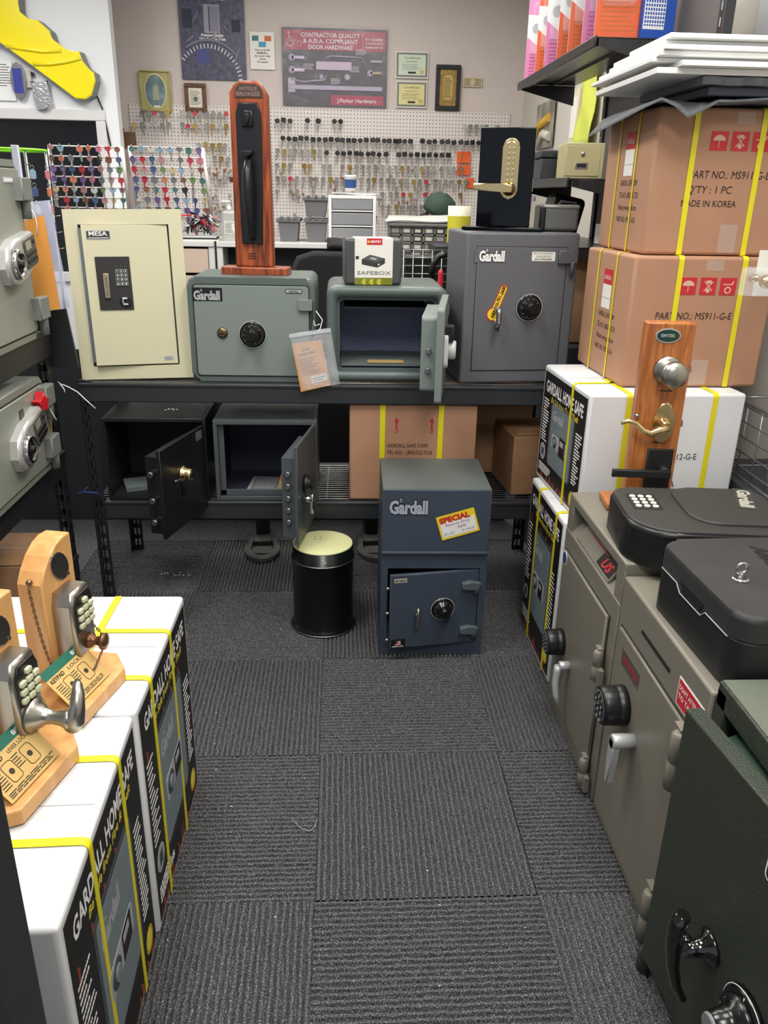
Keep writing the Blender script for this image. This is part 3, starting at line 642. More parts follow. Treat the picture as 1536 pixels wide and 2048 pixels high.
for x in (0, L_):
    for y in (0, D_):
        bm = NB(); slotted_post(bm, x, y, .84, 1 if x == 0 else -1, 1 if y == 0 else -1); obj('post', bm, BLACKMETAL, t)
BEAMM = mat('beam_charcoal', (44, 46, 50), .42, 0, (500, .1))
for z, hh in ((RZ, .068), (.40, .070)):
    for y0, y1 in ((-.006, .028), (D_ - .028, D_ + .004)):
        bm = NB(); x0 = .003 if z > .5 else .045; box(bm, (x0, y0, z - hh), (L_ - .003, y1, z), .004); 
        if y0 < 0: box(bm, (x0, y0 - .0035, z - .012), (L_ - .003, y0 + .004, z - .002), .002)
        obj('beam', bm, BEAMM, t)
    for x in (.005, L_ - .03):
        bm = NB(); box(bm, (x, .03, z - hh * .8), (x + .022, D_ - .03, z - .006), .002); obj('side_brace', bm, BLACKMETAL, t)
    bm = NB(); n = 17
    for i in range(n):
        y = .035 + (D_ - .07) * i / (n - 1); tube(bm, [(.02, y, z - .003), (L_ - .02, y, z - .003)], .0024, 6)
    for i in range(9):
        x = .06 + (L_ - .12) * i / 8; tube(bm, [(x, .012, z - .007), (x, D_ - .012, z - .007)], .003, 6)
    obj('wire_deck', bm, WIRE, t)
bm = NB(); box(bm, (-1.0, .80, 0), (L_ - .02, .82, .80), .002); obj('added_shade_sheet', bm, mat('shade_sheet_dark', (34, 36, 40), .7), t)  # added dark sheet standing in for the shade behind and under the rack
# ================================================================ fire safes on the upper deck
FS_B = mat('grey_green_body', (88, 99, 96), .34, 0, (420, .25)); FS_D = mat('grey_green_door', (124, 134, 130), .38, 0, (500, .06)); FS_I = mat('navy_hammered_lining', (98, 102, 132), .35, 0, (240, .9), (200, .7, (150, 156, 190)))
GREYH = mat('hinge_grey', (122, 126, 122), .42)
def front(x=0, y=0, z=0): return Face((x, y, z), X_, Z_)
t = thing('fire_safe', 'closed grey green fire safe with black combination dial, left of the open one', 'safe', (-.512, 2.825, RZ + .002), R(-1))
w, d, h = .428, .30, .352
def rounded_shell(bm, w, d, h, r, mi=0, y0=0):
    fs = prism(bm, rrect(w, h, r, w / 2, h / 2, 6), (0, 0, 0), X_, Z_, -d, -y0, mi)
    es = list(fs[0].edges); o = bmesh.ops.bevel(bm, geom=es, offset=.012, segments=4, affect='EDGES', profile=.5, clamp_overlap=True)
    for f in o['faces']: f.smooth = True
bm = NB(); rounded_shell(bm, w, d, h, .028); bd = obj('body', bm, FS_B, t)
F = front(0, 0, 0)
bm = NB(); F.poly(bm, rrect(w - .034, h - .040, .014, w / 2, h / 2 - .002), -.002, .0012, 1); F.poly(bm, rrect(w - .042, h - .048, .012, w / 2, h / 2 - .002), -.002, .004, 0, .0015); dr = obj('door', bm, [FS_D, TAUD], t)
G = front(0, -.004, 0)
combo_dial(G, .215, .165, dr, .046, mat('dial_knob_black', (12, 12, 13), .15), nums=True)
bm = NB(); G.lathe(bm, .112, .168, [(.019, 0), (.018, .004), (.013, .007), (.008, .008)], 28); G.rect(bm, .105, .164, .119, .170, .008, .0095, 1); obj('key_lock', bm, [mat('aged_bronze', (126, 108, 84), .3, .9), BLK], dr)
bm = NB(); G.rect(bm, .018, h - .078, .118, h - .034, 0, .0008, 0); gardall_logo(Face(G.p(0, 0, .0008), G.U, G.V), bm, .022, h - .073, .028, .088, 0, 1); obj('logo', bm, [BLK, LGREY], dr)
bm = NB(); G.poly(bm, rrect(.056, .014, .004, w - .070, h - .042), 0, .0014, 0); G.poly(bm, rrect(.052, .010, .003, w - .070, h - .042), 0, .0018, 1); G.text(bm, 'GARDALL', w - .070, h - .0455, .006, .0022, 0, .034, align='C', bold=.03); obj('name_plate', bm, [BLK, LGREY], dr)
bm = NB(); G.rect(bm, w - .055, h - .105, w - .008, h - .068, .0, .012, 0, .002); obj('hinge', bm, GREYH, t)
bm = NB(); G.rect(bm, w - .014, .09, w - .006, .28, .0, .003, 0); obj('door_gap', bm, TAUD, t)
# bagged instruction card hanging from this safe
t = thing('instruction_envelope', 'orange PLEASE READ envelope in a clear zip bag hanging over the upper beam', 'envelope', (0, 0, 0), 0)
c = [aY(*p, 2.775) for p in ((583, 688), (642, 680), (662, 770), (602, 784))]
def quadmesh(bm, P, t0, t1, mi=0, nu=1, nv=1, wave=0):
    P = [Vector(p) for p in P]; N = (P[1] - P[0]).cross(P[3] - P[0]).normalized(); g = {}
    for k, tt in ((0, t0), (1, t1)):
        for i in range(nu + 1):
            for j in range(nv + 1):
                u, v = i / nu, j / nv; p = (P[0] * (1 - u) + P[1] * u) * (1 - v) + (P[3] * (1 - u) + P[2] * u) * v
                g[k, i, j] = bm.verts.new(p + N * (tt + wave * math.sin(u * 7 + v * 4) * math.sin(v * 9 + 1)))
    def q(*a):
        f = bm.faces.new([g[x] for x in a]); f.material_index = mi; f.smooth = nu > 1
    for i in range(nu):
        for j in range(nv):
            q((1, i, j), (1, i + 1, j), (1, i + 1, j + 1), (1, i, j + 1)); q((0, i, j), (0, i, j + 1), (0, i + 1, j + 1), (0, i + 1, j))
    for i in range(nu): q((0, i, 0), (0, i + 1, 0), (1, i + 1, 0), (1, i, 0)); q((0, i + 1, nv), (0, i, nv), (1, i, nv), (1, i + 1, nv))
    for j in range(nv): q((0, i * 0, j + 1), (0, 0, j), (1, 0, j), (1, 0, j + 1)); q((0, nu, j), (0, nu, j + 1), (1, nu, j + 1), (1, nu, j))
OENV = mat('orange_envelope', (222, 152, 70), .6)
def envface(c):   # Face with origin at lower left of quad (c: TL,TR,BR,BL)
    return Face(c[3], c[2] - c[3], (c[0] - c[3]) - (c[2] - c[3]).normalized() * (c[0] - c[3]).dot((c[2] - c[3]).normalized()))
bm = NB(); quadmesh(bm, [c[3], c[2], c[1], c[0]], -.003, .0015); obj('envelope', bm, OENV, t)
E_ = envface(c); ww = (c[2] - c[3]).length; hh = (c[0] - c[3]).length
bm = NB(); G = Face(E_.p(0, 0, .002), E_.U, E_.V)
G.text(bm, 'STOP', ww * .5, hh * .80, .008, .001, 0, align='C', bold=.03); G.text(bm, 'PLEASE READ', ww * .5, hh * .72, .008, .001, 0, ww * .55, align='C', bold=.03)
for i in range(8): G.rect(bm, ww * .2, hh * (.64 - i * .045), ww * (.8 - .1 * (i % 3)), hh * (.65 - i * .045), 0, .0008, 0)
G.rect(bm, ww * .42, hh * .12, ww * .95, hh * .27, 0, .001, 1); G.rect(bm, ww * .47, hh * .21, ww * .9, hh * .22, .001, .0015, 0); G.rect(bm, ww * .47, hh * .165, ww * .8, hh * .175, .001, .0015, 0)
obj('printing', bm, [mat('envelope_ink', (70, 44, 30), .6), PAPER], t)
c = [aY(*p, 2.765) for p in ((578, 668), (661, 655), (680, 768), (605, 780))]
bm = NB(); quadmesh(bm, [c[3], c[2], c[1], c[0]], 0, .0005, 0, 8, 8, .004); obj('zip_bag', bm, CLEAR, t)
bm = NB(); quadmesh(bm, [aY(579, 676, 2.763), aY(662, 664, 2.763), aY(661, 658, 2.763), aY(578, 669, 2.763)], 0, .001); obj('zip_seal', bm, mat('zip_white', (215, 220, 224), .4, alpha=.6), t)
bm = NB(); p0 = aY(628, 640, 2.80); tube(bm, [aY(632, 622, 2.815), aY(645, 640, 2.80), aY(640, 658, 2.785), aY(625, 672, 2.762), aY(627, 640, 2.775), aY(630, 652, 2.77), aY(640, 648, 2.77)], .0016, 8); obj('white_tie', bm, WHT, t)
# ---- open fire safe
t = thing('fire_safe', 'grey green fire safe with its door swung open, blue lining showing', 'safe', (-.045, 2.835, RZ + .002), 0)
w, d, h = .418, .36, .325
def hollow(bm, w, d, h, r, ox, oz, depth, mi=0, mo=1, ri=.012):
    """rounded body with an open cavity"""
    n = 6; outer = rrect(w, h, r, w / 2, h / 2, n); inner = rrect(w - 2 * ox, h - 2 * oz, ri, w / 2, h / 2, n)
    mid = rrect(w - 1.4 * r * .6, h - 1.4 * r * .6, r * .8, w / 2, h / 2, n)
    L = []
    for pts, y in ((outer, d), (outer, .010), (rrect(w - .008, h - .008, r - .003, w / 2, h / 2, n), .003), (mid, 0), (rrect(w - 1.5 * ox, h - 1.5 * oz, ri * 1.4, w / 2, h / 2, n), .002), (rrect(w - 1.5 * ox, h - 1.5 * oz, ri * 1.4, w / 2, h / 2, n), .018), (inner, .018), (inner, depth)):
        L.append([bm.verts.new((p[0], y, p[1])) for p in pts])
    for k, (a, b) in enumerate(zip(L, L[1:])):
        for i in range(len(a)):
            f = bm.faces.new((a[i], b[i], b[(i + 1) % len(a)], a[(i + 1) % len(a)])); f.material_index = mo if k >= 6 else mi; f.smooth = k < 4
    bm.faces.new(L[0]).material_index = mi; bm.faces.new(list(reversed(L[-1]))).material_index = mo
bm = NB(); hollow(bm, w, d, h, .030, .045, .045, d - .05); bmesh.ops.recalc_face_normals(bm, faces=bm.faces); obj('body', bm, [FS_B, FS_I], t)
bm = NB(); box(bm, (.05, .02, .052), (w - .05, d - .06, .056)); obj('lining_floor', bm, mat('lining_floor_grey', (96, 106, 104), .5), t)
bm = NB(); box(bm, (.062, .03, h - .075), (w - .062, d - .06, h - .070)); obj('shelf_lip', bm, mat('shelf_dark', (34, 36, 46), .4), t)
# door: hinged at the right front edge, opened about 100 degrees
hx = w - .012; ang = R(-104)
dr = thing('door_pivot', '', ''); [dr.__delitem__(k) for k in ('label', 'category')]
bpy.data.objects.remove(dr)
Ud = Vector((math.cos(R(261)), math.sin(R(261)), 0))       # from hinge to free edge
U = -Ud; Fo = Face(Vector((hx + .012, -.018, 0)) + Ud * (w - .03), U, Z_)   # outer (dial) side normal
if Fo.N.x < 0: Fo = Face(Vector((hx + .012, -.018, 0)), Ud, Z_)
dw = w - .03
bm = NB()
prism(bm, rrect(dw, h - .035, .012, dw / 2, h / 2), Fo.O, Fo.U, Fo.V, -.022, 0, 0, .002)
prism(bm, rrect(dw - .075, h - .095, .012, dw / 2, h / 2), Fo.O, Fo.U, Fo.V, -.070, -.022, 0)
dr = obj('door', bm, mat('grey_green_light', (118, 128, 124), .38, 0, (420, .12)), t)
bm = NB(); e = 1 if (Fo.U - Ud).length < .01 else -1; xe = dw - .037 if e > 0 else .037
bm.free()
for z in (.115, .175):
    bm = NB(); P = Fo.p(xe, z, -.046); lathe(bm, [(.009, 0), (.009, .008), (.0075, .011)], P, Ud, 20); obj('locking_bolt', bm, STEEL, dr)
bm = NB(); Fo.poly(bm, rrect(.075, .11, .02, dw / 2 + e * .05, h * .5), 0, .012, 0, .004); Fo.lathe(bm, dw / 2 + e * .05, h * .5, [(.030, .012), (.030, .03), (.026, .036)], 32); obj('electronic_lock', bm, mat('pale_silver_plastic', (206, 208, 210), .3), dr)
bm = NB(); Fo.rect(bm, dw / 2 + e * .05 - .03, h * .5 + .03, dw / 2 + e * .05 + .03, h * .5 + .075, 0, .028, 0, .004); obj('keypad', bm, BPLAST, dr)
bm = NB(); box(bm, (w - .035, -.010, h - .09), (w + .004, .004, h - .055), .002); obj('hinge', bm, GREYH, t)
bm = NB(); box(bm, (w - .022, -.012, .09), (w + .006, .002, .12), .002); obj('hinge', bm, GREYH, t)
bm = NB(); prism(bm, [(0, 0), (.13, 0), (.13, .05), (0, .05)], (.145, .045, .0585), X_, Y_, 0, .002); o = obj('label_sheet', bm, mat('tan_paper', (176, 150, 96), .6), None, (-.045, 2.835, RZ + .002)); tag(o, 'tan paper slip lying inside the open grey green fire safe', 'paper')
# ---- tall grey safe
TG = mat('slate_hammered_paint', (96, 97, 102), .40, 0, (330, .5)); TGS = mat('slate_side', (86, 88, 92), .35, 0, (330, .2))
t = thing('record_safe', 'tall slate grey safe with black dial and chrome handle, right end of the upper deck', 'safe', (.422, 2.812, RZ + .002), R(4.8))
w, d, h = .394, .30, .510
bm = NB(); box(bm, (0, 0, 0), (w, d, h), .009, 0, 3); obj('body', bm, TG, t); F = front()
bm = NB(); F.rect(bm, .038, .045, w - .040, h - .045, -.001, .0012, 1); F.rect(bm, .0405, .0475, w - .0425, h - .0475, -.001, .0035, 0, .0015); dr = obj('door', bm, [TG, TAUD], t)
G = front(0, -.0035, 0); combo_dial(G, .232, .265, dr, .046, mat('dial_knob_black', (12, 12, 13), .15))
bm = NB(); G.lathe(bm, .118, .258, [(.012, 0), (.011, .012), (.008, .03)], 20); tube(bm, [G.p(.118, .265, .034), G.p(.118, .25, .036), G.p(.116, .22, .036), G.p(.114, .192, .03)], [.008, .009, .010, .010], 10); G.rect(bm, .104, .186, .124, .23, .026, .036, 0, .004); obj('handle', bm, CHROME, dr)
bm = NB(); K = Face(G.p(.100, .225, 0), Vector((.35, 0, .94)), Vector((-.94, 0, .35)))
K.poly(bm, rrect(.105, .026, .013, .072, 0), .0003, .0010, 1); K.disc(bm, .018, 0, .024, .0003, .0012, 1); K.poly(bm, rrect(.097, .020, .010, .072, 0), .0005, .0016, 0); K.disc(bm, .018, 0, .020, .0005, .0018, 0)
K.text(bm, '810-791-2600', .035, -.005, .012, .002, 2, .084, bold=.04, shear=.1); K.text(bm, 'AMY', .005, -.006, .012, .002, 2, .026, bold=.04); obj('key_sticker', bm, [YPRINT, RED, BLK], dr)
bm = NB(); G.rect(bm, .030, h - .098, .128, h - .054, 0, .0006, 2); gardall_logo(Face(G.p(0, 0, .0006), G.U, G.V), bm, .045, h - .092, .032, .088, 0, 1); obj('logo', bm, [BLK, WHT, TG], dr)
bm = NB(); G.poly(bm, rrect(.082, .030, .004, w - .125, h - .076), 0, .0010, 0); G.text(bm, 'SRS LOCK & SAFE INC.', w - .125, h - .069, .006, .0014, 1, .07, align='C'); G.text(bm, 'SALES/SERVICE', w - .125, h - .079, .006, .0014, 1, .05, align='C'); G.text(bm, '810-794-0600', w - .125, h - .088, .006, .0014, 1, .06, align='C', bold=.02); obj('shop_label', bm, [PAPER, BLK], dr)
for z in (h - .078, .038):
    bm = NB(); G.rect(bm, w - .075, z - .02, w - .008, z + .022, .0, .016, 0, .003); lathe(bm, [(.008, 0), (.008, .045), (.006, .048)], G.p(w - .024, z - .06, .010), Z_, 16); obj('hinge', bm, TGS, t)
# ---- pale wall safe
CRM = mat('cream_enamel', (208, 203, 172), .42, 0, (500, .04))
t = thing('wall_safe', 'cream wall safe with wide flange and keypad, left end of the upper deck', 'safe', (-.893, 2.83, RZ + .002), R(3.8), rot=(R(-3), R(-1.0), R(3.8)))
w, d, h = .380, .10, .556; F = front()
bm = NB()
for lo, hi in (((0, 0, 0), (.044, .005, h)), ((w - .044, 0, 0), (w, .005, h)), ((.044, 0, 0), (w - .044, .005, .045)), ((.044, 0, h - .047), (w - .044, .005, h))): box(bm, lo, hi)
obj('flange', bm, CRM, t)
bm = NB()
for lo, hi in (((.03, .005, .03), (.044, d, h - .03)), ((w - .044, .005, .03), (w - .030, d, h - .03)), ((.03, .005, .03), (w - .03, d, .045)), ((.03, .005, h - .047), (w - .03, d, h - .03)), ((.03, d - .004, .03), (w - .03, d, h - .03))): box(bm, lo, hi)
obj('body', bm, mat('cream_shade_side', (200, 196, 168), .45), t)
A = R(5.5); hxp = Vector((w - .050, .006, .050)); U = Vector((math.cos(A), math.sin(A), 0)); dw = w - .044 * 2 - .019
FD = Face(hxp - U * dw, U, Z_); dh = h - .098
bm = NB(); FD.rect(bm, 0, 0, dw, dh, -.014, 0, 0, .001); dr = obj('door', bm, CRM, t)
bm = NB(); FD.rect(bm, -.012, .01, -.002, dh - .01, -.03, -.012, 0); obj('bolt_edge', bm, STEEL, dr)
bm = NB(); FD.poly(bm, rrect(.11, .172, .003, .088, .272 ), 0, .004, 0, .001); FD.disc(bm, .118, .214, .019, .004, .010, 1, 30, .002); kp = obj('keypad_panel', bm, [mat('panel_dark', (44, 42, 42), .45), BPLAST], dr)
for p in kp.data.vertices: pass
bm = NB()
for j in range(4):
    for i in range(3):
        x = .100 + i * .0135; z = .312 - j * .0138; FD.poly(bm, rrect(.0115, .0115, .002, x, z), .004, .007, 0); FD.poly(bm, rrect(.0095, .0095, .002, x, z), .004, .0076, 1)
        FD.text(bm, '123456789A0B'[j * 3 + i], x, z - .003, .0062, .008, 2, align='C', bold=.04)
for i in range(3): FD.disc(bm, .100 + i * .0135, .327, .0022, .004, .005, 3, 10)
obj('keys', bm, [LGREY, BLK, WHT, mat('grey_led', (90, 90, 92), .4)], kp)
bm = NB(); FD.text(bm, 'MESA', .108, .222, .005, .0102, 0, .018, bold=.03); FD.text(bm, 'SAFE', .110, .202, .005, .0102, 0, .016, bold=.03); tube(bm, [FD.p(.118 + .009 * math.cos(R(a)), .214 + .009 * math.sin(R(a)), .0105) for a in range(60, 300, 20)], .0012, 6); obj('knob_print', bm, WHT, kp)
bm = NB(); FD.rect(bm, .054, .225, .072, .305, .004, .013, 0, .002); FD.text(bm, 'PULL TO OPEN', .066, .232, .005, .0135, 1, .06, rot=90); obj('slide_handle', bm, [mat('tan_steel', (176, 160, 140), .35, .7), BLK], kp)
bm = NB(); FD.poly(bm, rrect(.076, .028, .003, .052, dh - .032), 0, .0012, 0); FD.poly(bm, rrect(.072, .024, .003, .052, dh - .032), 0, .0018, 1); FD.text(bm, 'MESA', .052, dh - .034, .013, .0024, 2, .058, align='C', bold=.02); FD.rect(bm, .02, dh - .042, .084, dh - .040, 0, .0024, 2); obj('name_plate', bm, [LGREY, mat('plate_dark', (62, 58, 56), .4), WHT], dr)
bm = NB(); FD.rect(bm, dw - .045, .012, dw - .014, .026, 0, .001, 0); FD.text(bm, 'MESA', dw - .042, .016, .006, .0014, 1, .02); obj('sticker', bm, [LGREY, mat('grey_ink', (110, 110, 116), .5)], dr)
# ================================================================ safes on the lower deck
LZ = .402
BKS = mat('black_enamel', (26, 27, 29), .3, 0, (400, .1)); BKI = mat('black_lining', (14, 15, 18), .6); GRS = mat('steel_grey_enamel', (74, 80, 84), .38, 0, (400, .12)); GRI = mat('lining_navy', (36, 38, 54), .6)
def open_box(bm, w, d, h, th, mi=0, mo=1):
    box(bm, (0, 0, 0), (th, d, h), .001, mi); box(bm, (w - th, 0, 0), (w, d, h), .001, mi); box(bm, (th, 0, h - th), (w - th, d, h), .001, mi); box(bm, (th, 0, 0), (w - th, d, th), .001, mi); box(bm, (th, d - th, th), (w - th, d, h - th), .001, mi)
    e = .0008
    box(bm, (th, .012, th), (th + e, d - th, h - th), 0, mo); box(bm, (w - th - e, .012, th), (w - th, d - th, h - th), 0, mo); box(bm, (th, .012, h - th - e), (w - th, d - th, h - th), 0, mo); box(bm, (th, d - th - e, th), (w - th, d - th, h - th), 0, mo); box(bm, (th, .012, th), (w - th, d - th, th + e), 0, mo)
def swing(w, hx, hy, deg):
    """door frame hinged at (hx, hy); deg is the opening angle from closed (door closed points to -X)"""
    a = R(180 + deg); Ud = Vector((math.cos(a), math.sin(a), 0)); O = Vector((hx, hy, 0)) + Ud * w
    return Face(O, -Ud, Z_)          # x: free edge -> hinge, normal = outer side
t = thing('safe', 'open black safe with brass dial on its door, left end of the lower deck', 'safe', (-.838, 2.80, LZ), 0)
w, d, h = .362, .30, .305
bm = NB(); open_box(bm, w, d, h, .012); obj('body', bm, [BKS, BKI], t)
F = swing(.325, w - .004, -.012, 74)
bm = NB(); F.rect(bm, 0, -.018, .325, h - .02, -.012, 0, 0, .001); F.rect(bm, .012, -.005, .30, h - .045, -.06, -.012, 0, .001); dr = obj('door', bm, BKS, t)
for z in (.04, .115, .205):
    bm = NB(); P = F.p(.012, z, -.036); lathe(bm, [(.010, 0), (.010, .018), (.009, .021)], P, -F.U, 20); obj('locking_bolt', bm, STEEL, dr)
bm = NB(); F.lathe(bm, .145, .165, [(.030, 0), (.029, .006), (.022, .012), (.022, .022), (.020, .034), (.018, .036)], 40); obj('brass_dial', bm, BRASS, dr)
bm = NB(); F.disc(bm, .145, .165, .014, .036, .039, 0, 30); obj('dial_knob', bm, BLK, dr)
bm = NB(); tube(bm, [F.p(.055, .165, .012), F.p(.075, .165, .022), F.p(.088, .155, .026), F.p(.09, .11, .026)], .007, 10); obj('handle', bm, BPLAST, dr)
bm = NB(); F.rect(bm, .26, h - .06, .305, h - .03, 0, .001, 0); obj('sticker', bm, mat('grey_sticker', (96, 98, 104), .5), dr)
for (x, y, z, a, sx, sy, lb, i) in ((.03, .03, .0128, 20, .16, .11, 'pad of grey paper lying inside the open black safe', 0),):
    bm = NB(); box(bm, (-sx / 2, -sy / 2, 0), (sx / 2, sy / 2, .02), .002); o = obj('paper_pad', bm, mat('grey_pad', (88, 98, 100), .8), None, (-.838 + .11, 2.80 + .12, LZ + z), (0, 0, R(a))); tag(o, lb, 'paper')
bm = NB()
for i in range(5): box(bm, (.01 * i, (i % 3) * .008, 0), (.01 * i + .006, (i % 3) * .008 + .008, .003 + .002 * (i % 2)), .001)
o = obj('foam_scrap', bm, WHT, None, (-.838 + .20, 2.80 + .11, LZ + .306)); tag(o, 'bits of white packing foam lying on top of the black safe', 'scrap'); o['kind'] = 'stuff'
t = thing('safe', 'open steel grey safe with five bolts along its door edge, beside the black one', 'safe', (-.449, 2.795, LZ), 0)
w, d, h = .368, .32, .300
bm = NB(); open_box(bm, w, d, h, .014); box(bm, (.014, .02, .014), (.034, .03, h - .014), .001); box(bm, (.014, .02, .014), (w - .014, .03, .034), .001); obj('body', bm, [GRS, GRI], t)
F = swing(.30, w - .004, -.012, 80)
bm = NB(); F.rect(bm, 0, -.045, .30, h - .005, -.010, 0, 0, .001); F.rect(bm, .01, -.02, .27, h - .045, -.055, -.010, 0, .001); dr = obj('door', bm, GRS, t)
for i in range(5):
    bm = NB(); P = F.p(.010, .035 + i * .042, -.033); lathe(bm, [(.010, 0), (.010, .012), (.008, .014)], P, -F.U, 20); obj('locking_bolt', bm, STEEL, dr)
bm = NB(); F.lathe(bm, .10, .14, [(.032, 0), (.03, .012), (.022, .02), (.02, .03)], 36); obj('dial', bm, BPLAST, dr)
bm = NB(); F.lathe(bm, .06, .10, [(.010, 0), (.010, .035)], 16); F.rect(bm, .052, .05, .068, .12, .03, .04, 0, .003); obj('handle', bm, CHROME, dr)
bm = NB(); T = Face((-.449 + .10, 2.795 + .06, LZ + .0162), Vector((1, -.08, 0)), Vector((.08, 1, 0))); T.rect(bm, 0, 0, .145, .16, 0, .0015, 0); T.rect(bm, .012, .015, .133, .145, .0015, .0018, 1); T.lines(bm, .02, .022, .125, .138, 12, .003, .0024, 0); tag(obj('printed_sheet', bm, [mat('grey_paper', (150, 150, 152), .7), mat('grey_print', (104, 104, 108), .7)]), 'printed grey sheet lying inside the open steel grey safe', 'paper')
bm = NB(); T = Face((-.449 + .215, 2.795 + .035, LZ + .017), Vector((.5, .2, 0)), Vector((.25, 0, 1))); T.rect(bm, 0, 0, .02, .075, 0, .0015, 0); T.rect(bm, 0, .05, .02, .075, .0015, .002, 1); tag(obj('manila_card', bm, [mat('manila', (196, 180, 130), .6), ORANGE]), 'manila card leaning behind the bolted door of the steel grey safe', 'card')
t = thing('cardboard_carton', 'brown carton with red UP arrows on the lower deck, behind the drop safe', 'box', (.035, 2.80, LZ), R(-.5))
w, d, h = .458, .38, .362; bm = NB(); box(bm, (0, 0, 0), (w, d, h), .008, 0, 3); obj('carton', bm, KRAFT, t); F = front()
bm = NB()
for x in (.168, .295):
    F.rect(bm, x - .003, h - .088, x + .003, h - .062, .0002, .001, 0); F.poly(bm, [(x - .008, h - .064), (x + .008, h - .064), (x, h - .045)], .0002, .001, 0); F.rect(bm, x - .007, h - .091, x + .007, h - .089, .0002, .001); F.text(bm, 'UP', x, h - .105, .009, .001, 0, align='C')
for i, s in enumerate(('GARDALL SAFE CORP', 'TEL NO. : (800)722-7233')): F.text(bm, s, .135, h - .158 - i * .026, .0135, .001, 1, (.15, .165)[i])
obj('lettering', bm, [RED, mat('brown_black_ink', (38, 26, 22), .6)], t)
for x in (.118, .327):
    bm = NB(); band(bm, strap_path(F, x, .002, h, d - .01), X_, .019, .0012); obj('strap', bm, YEL, t)
KR2 = mat('darker_kraft', (156, 118, 84), .75, 0, (24, .4), (9, .5, (140, 104, 74)))
def plain_carton(label, loc, rz, w, d, h, m=KR2, flap=True, name='cardboard_carton'):
    t = thing(name, label, 'box', loc, rz); bm = NB(); box(bm, (0, 0, 0), (w, d, h), .005, 0, 2); obj('carton', bm, m, t)
    bm = NB(); box(bm, (.004, d * .48, h), (w - .004, d * .52, h + .0012), 0); obj('tape', bm, mat('brown_tape', (160, 130, 90), .25), t)
    if flap:
        bm = NB(); prism(bm, [(0, 0), (w - .01, 0), (w - .03, .05), (.02, .05)], (.005, 0, h + .002), X_, Vector((0, 1, .25)), 0, .003); obj('flap', bm, m, t)
    return t
plain_carton('small plain brown carton at the right end of the lower deck', (.645, 2.845, LZ), R(6), .22, .26, .232)
plain_carton('brown carton deep on the lower deck between the UP carton and the small one', (.512, 3.115, LZ), 0, .26, .135, .345)
bm = NB(); box(bm, (.50, 3.06, LZ + .347), (.85, 3.24, LZ + .36), .003); tag(obj('cardboard_sheet', bm, KR2), 'flattened brown cardboard lying on the deep carton under the upper deck', 'cardboard')
bm = NB(); G = Face((.70, 2.785, RZ - .03), Vector((1, 0, .1)), Vector((-.1, 0, 1))); G.poly(bm, rrect(.075, .05, .012, 0, 0), -.001, .002, 0); G.poly(bm, rrect(.065, .04, .01, 0, 0), 0, .003, 1); G.text(bm, 'AMY', 0, -.008, .018, .0035, 2, .04, align='C', bold=.03); tag(obj('shop_sticker', bm, [RED, YPRINT, BLK]), 'small orange shop sticker on the beam beside the home safe carton', 'sticker')
# ================================================================ things standing on the safes
WAL = wood('distressed_red_wood', (176, 88, 48), (96, 44, 26), 9, .32, (8, 8, .7)); ORB = mat('oil_rubbed_bronze', (42, 42, 46), .34, .5)
t = thing('handle_display', 'tall red wood board showing a bronze door handle, on the closed fire safe', 'display', (-.352, 2.95, RZ + .355), R(-6))
bm = NB(); fs = prism(bm, rrect(.235, .085, .012, .060, .02), (0, 0, 0), X_, Y_, 0, .024, 0, .005); obj('base', bm, WAL, t)
bh = .595; bw = .132; bm = NB()
pts = [(0, .024), (bw, .024), (bw - .004, bh - .035), (bw - .022, bh - .008), (bw * .72, bh + .004), (bw * .28, bh + .004), (.018, bh - .008), (.003, bh - .03)]
prism(bm, pts, (-.008, 0, 0), X_, Z_, -.036, 0, 0, .005); bd = obj('board', bm, WAL, t); F = front(-.008, 0, 0)
bm = NB(); F.poly(bm, [(.022, bh - .045), (bw - .018, bh - .045), (bw - .022, bh - .018), (bw * .7, bh - .006), (bw * .3, bh - .006), (.026, bh - .018)], 0, .003, 0); F.text(bm, 'ANTIQUE', bw / 2, bh - .024, .010, .0035, 1, .06, align='C', bold=.04); F.text(bm, 'BRONZE', bw / 2, bh - .040, .011, .0035, 1, .078, align='C', bold=.05); obj('name_plaque', bm, [mat('plaque_dark', (60, 44, 38), .5), mat('plaque_letters', (116, 96, 88), .5)], t)
bm = NB(); F.poly(bm, [(.028, .10), (bw - .034, .10), (bw - .026, bh - .24), (bw - .026, bh - .09), (bw - .036, bh - .06), (.036, bh - .06), (.024, bh - .09), (.024, bh - .24)], 0, .012, 0, .004); pl = obj('escutcheon', bm, ORB, t)
bm = NB(); F.rect(bm, .046, bh - .132, .082, bh - .082, .012, .022, 0, .006); F.rect(bm, .057, bh - .122, .071, bh - .092, .022, .032, 0, .004); obj('deadbolt_turn', bm, ORB, pl)
bm = NB(); tube(bm, [F.p(.064, bh - .232, .012), F.p(.064, bh - .24, .04), F.p(.064, bh - .27, .055), F.p(.063, bh - .33, .058), F.p(.064, bh - .40, .052), F.p(.065, bh - .44, .045), F.p(.066, bh - .468, .034), F.p(.066, bh - .475, .012)], [.010, .012, .016, .018, .014, .010, .009, .010], 16)
F.poly(bm, [(.046, bh - .205), (.082, bh - .205), (.078, bh - .215), (.066, bh - .222), (.062, bh - .222), (.050, bh - .215)], .012, .055, 0, .002); obj('thumb_latch_grip', bm, ORB, pl)
bm = NB(); F.rect(bm, .045, .050, .072, .053, 0, .0008); F.rect(bm, .045, .058, .070, .061, 0, .0008); F.rect(bm, .047, .066, .072, .069, 0, .0008); obj('caption', bm, BLK, t)
bm = NB(); box(bm, (-.02, .012, bh - .30), (-.006, .03, bh - .283), .002); obj('side_latch', bm, mat('brown_latch', (90, 50, 34), .4), t)
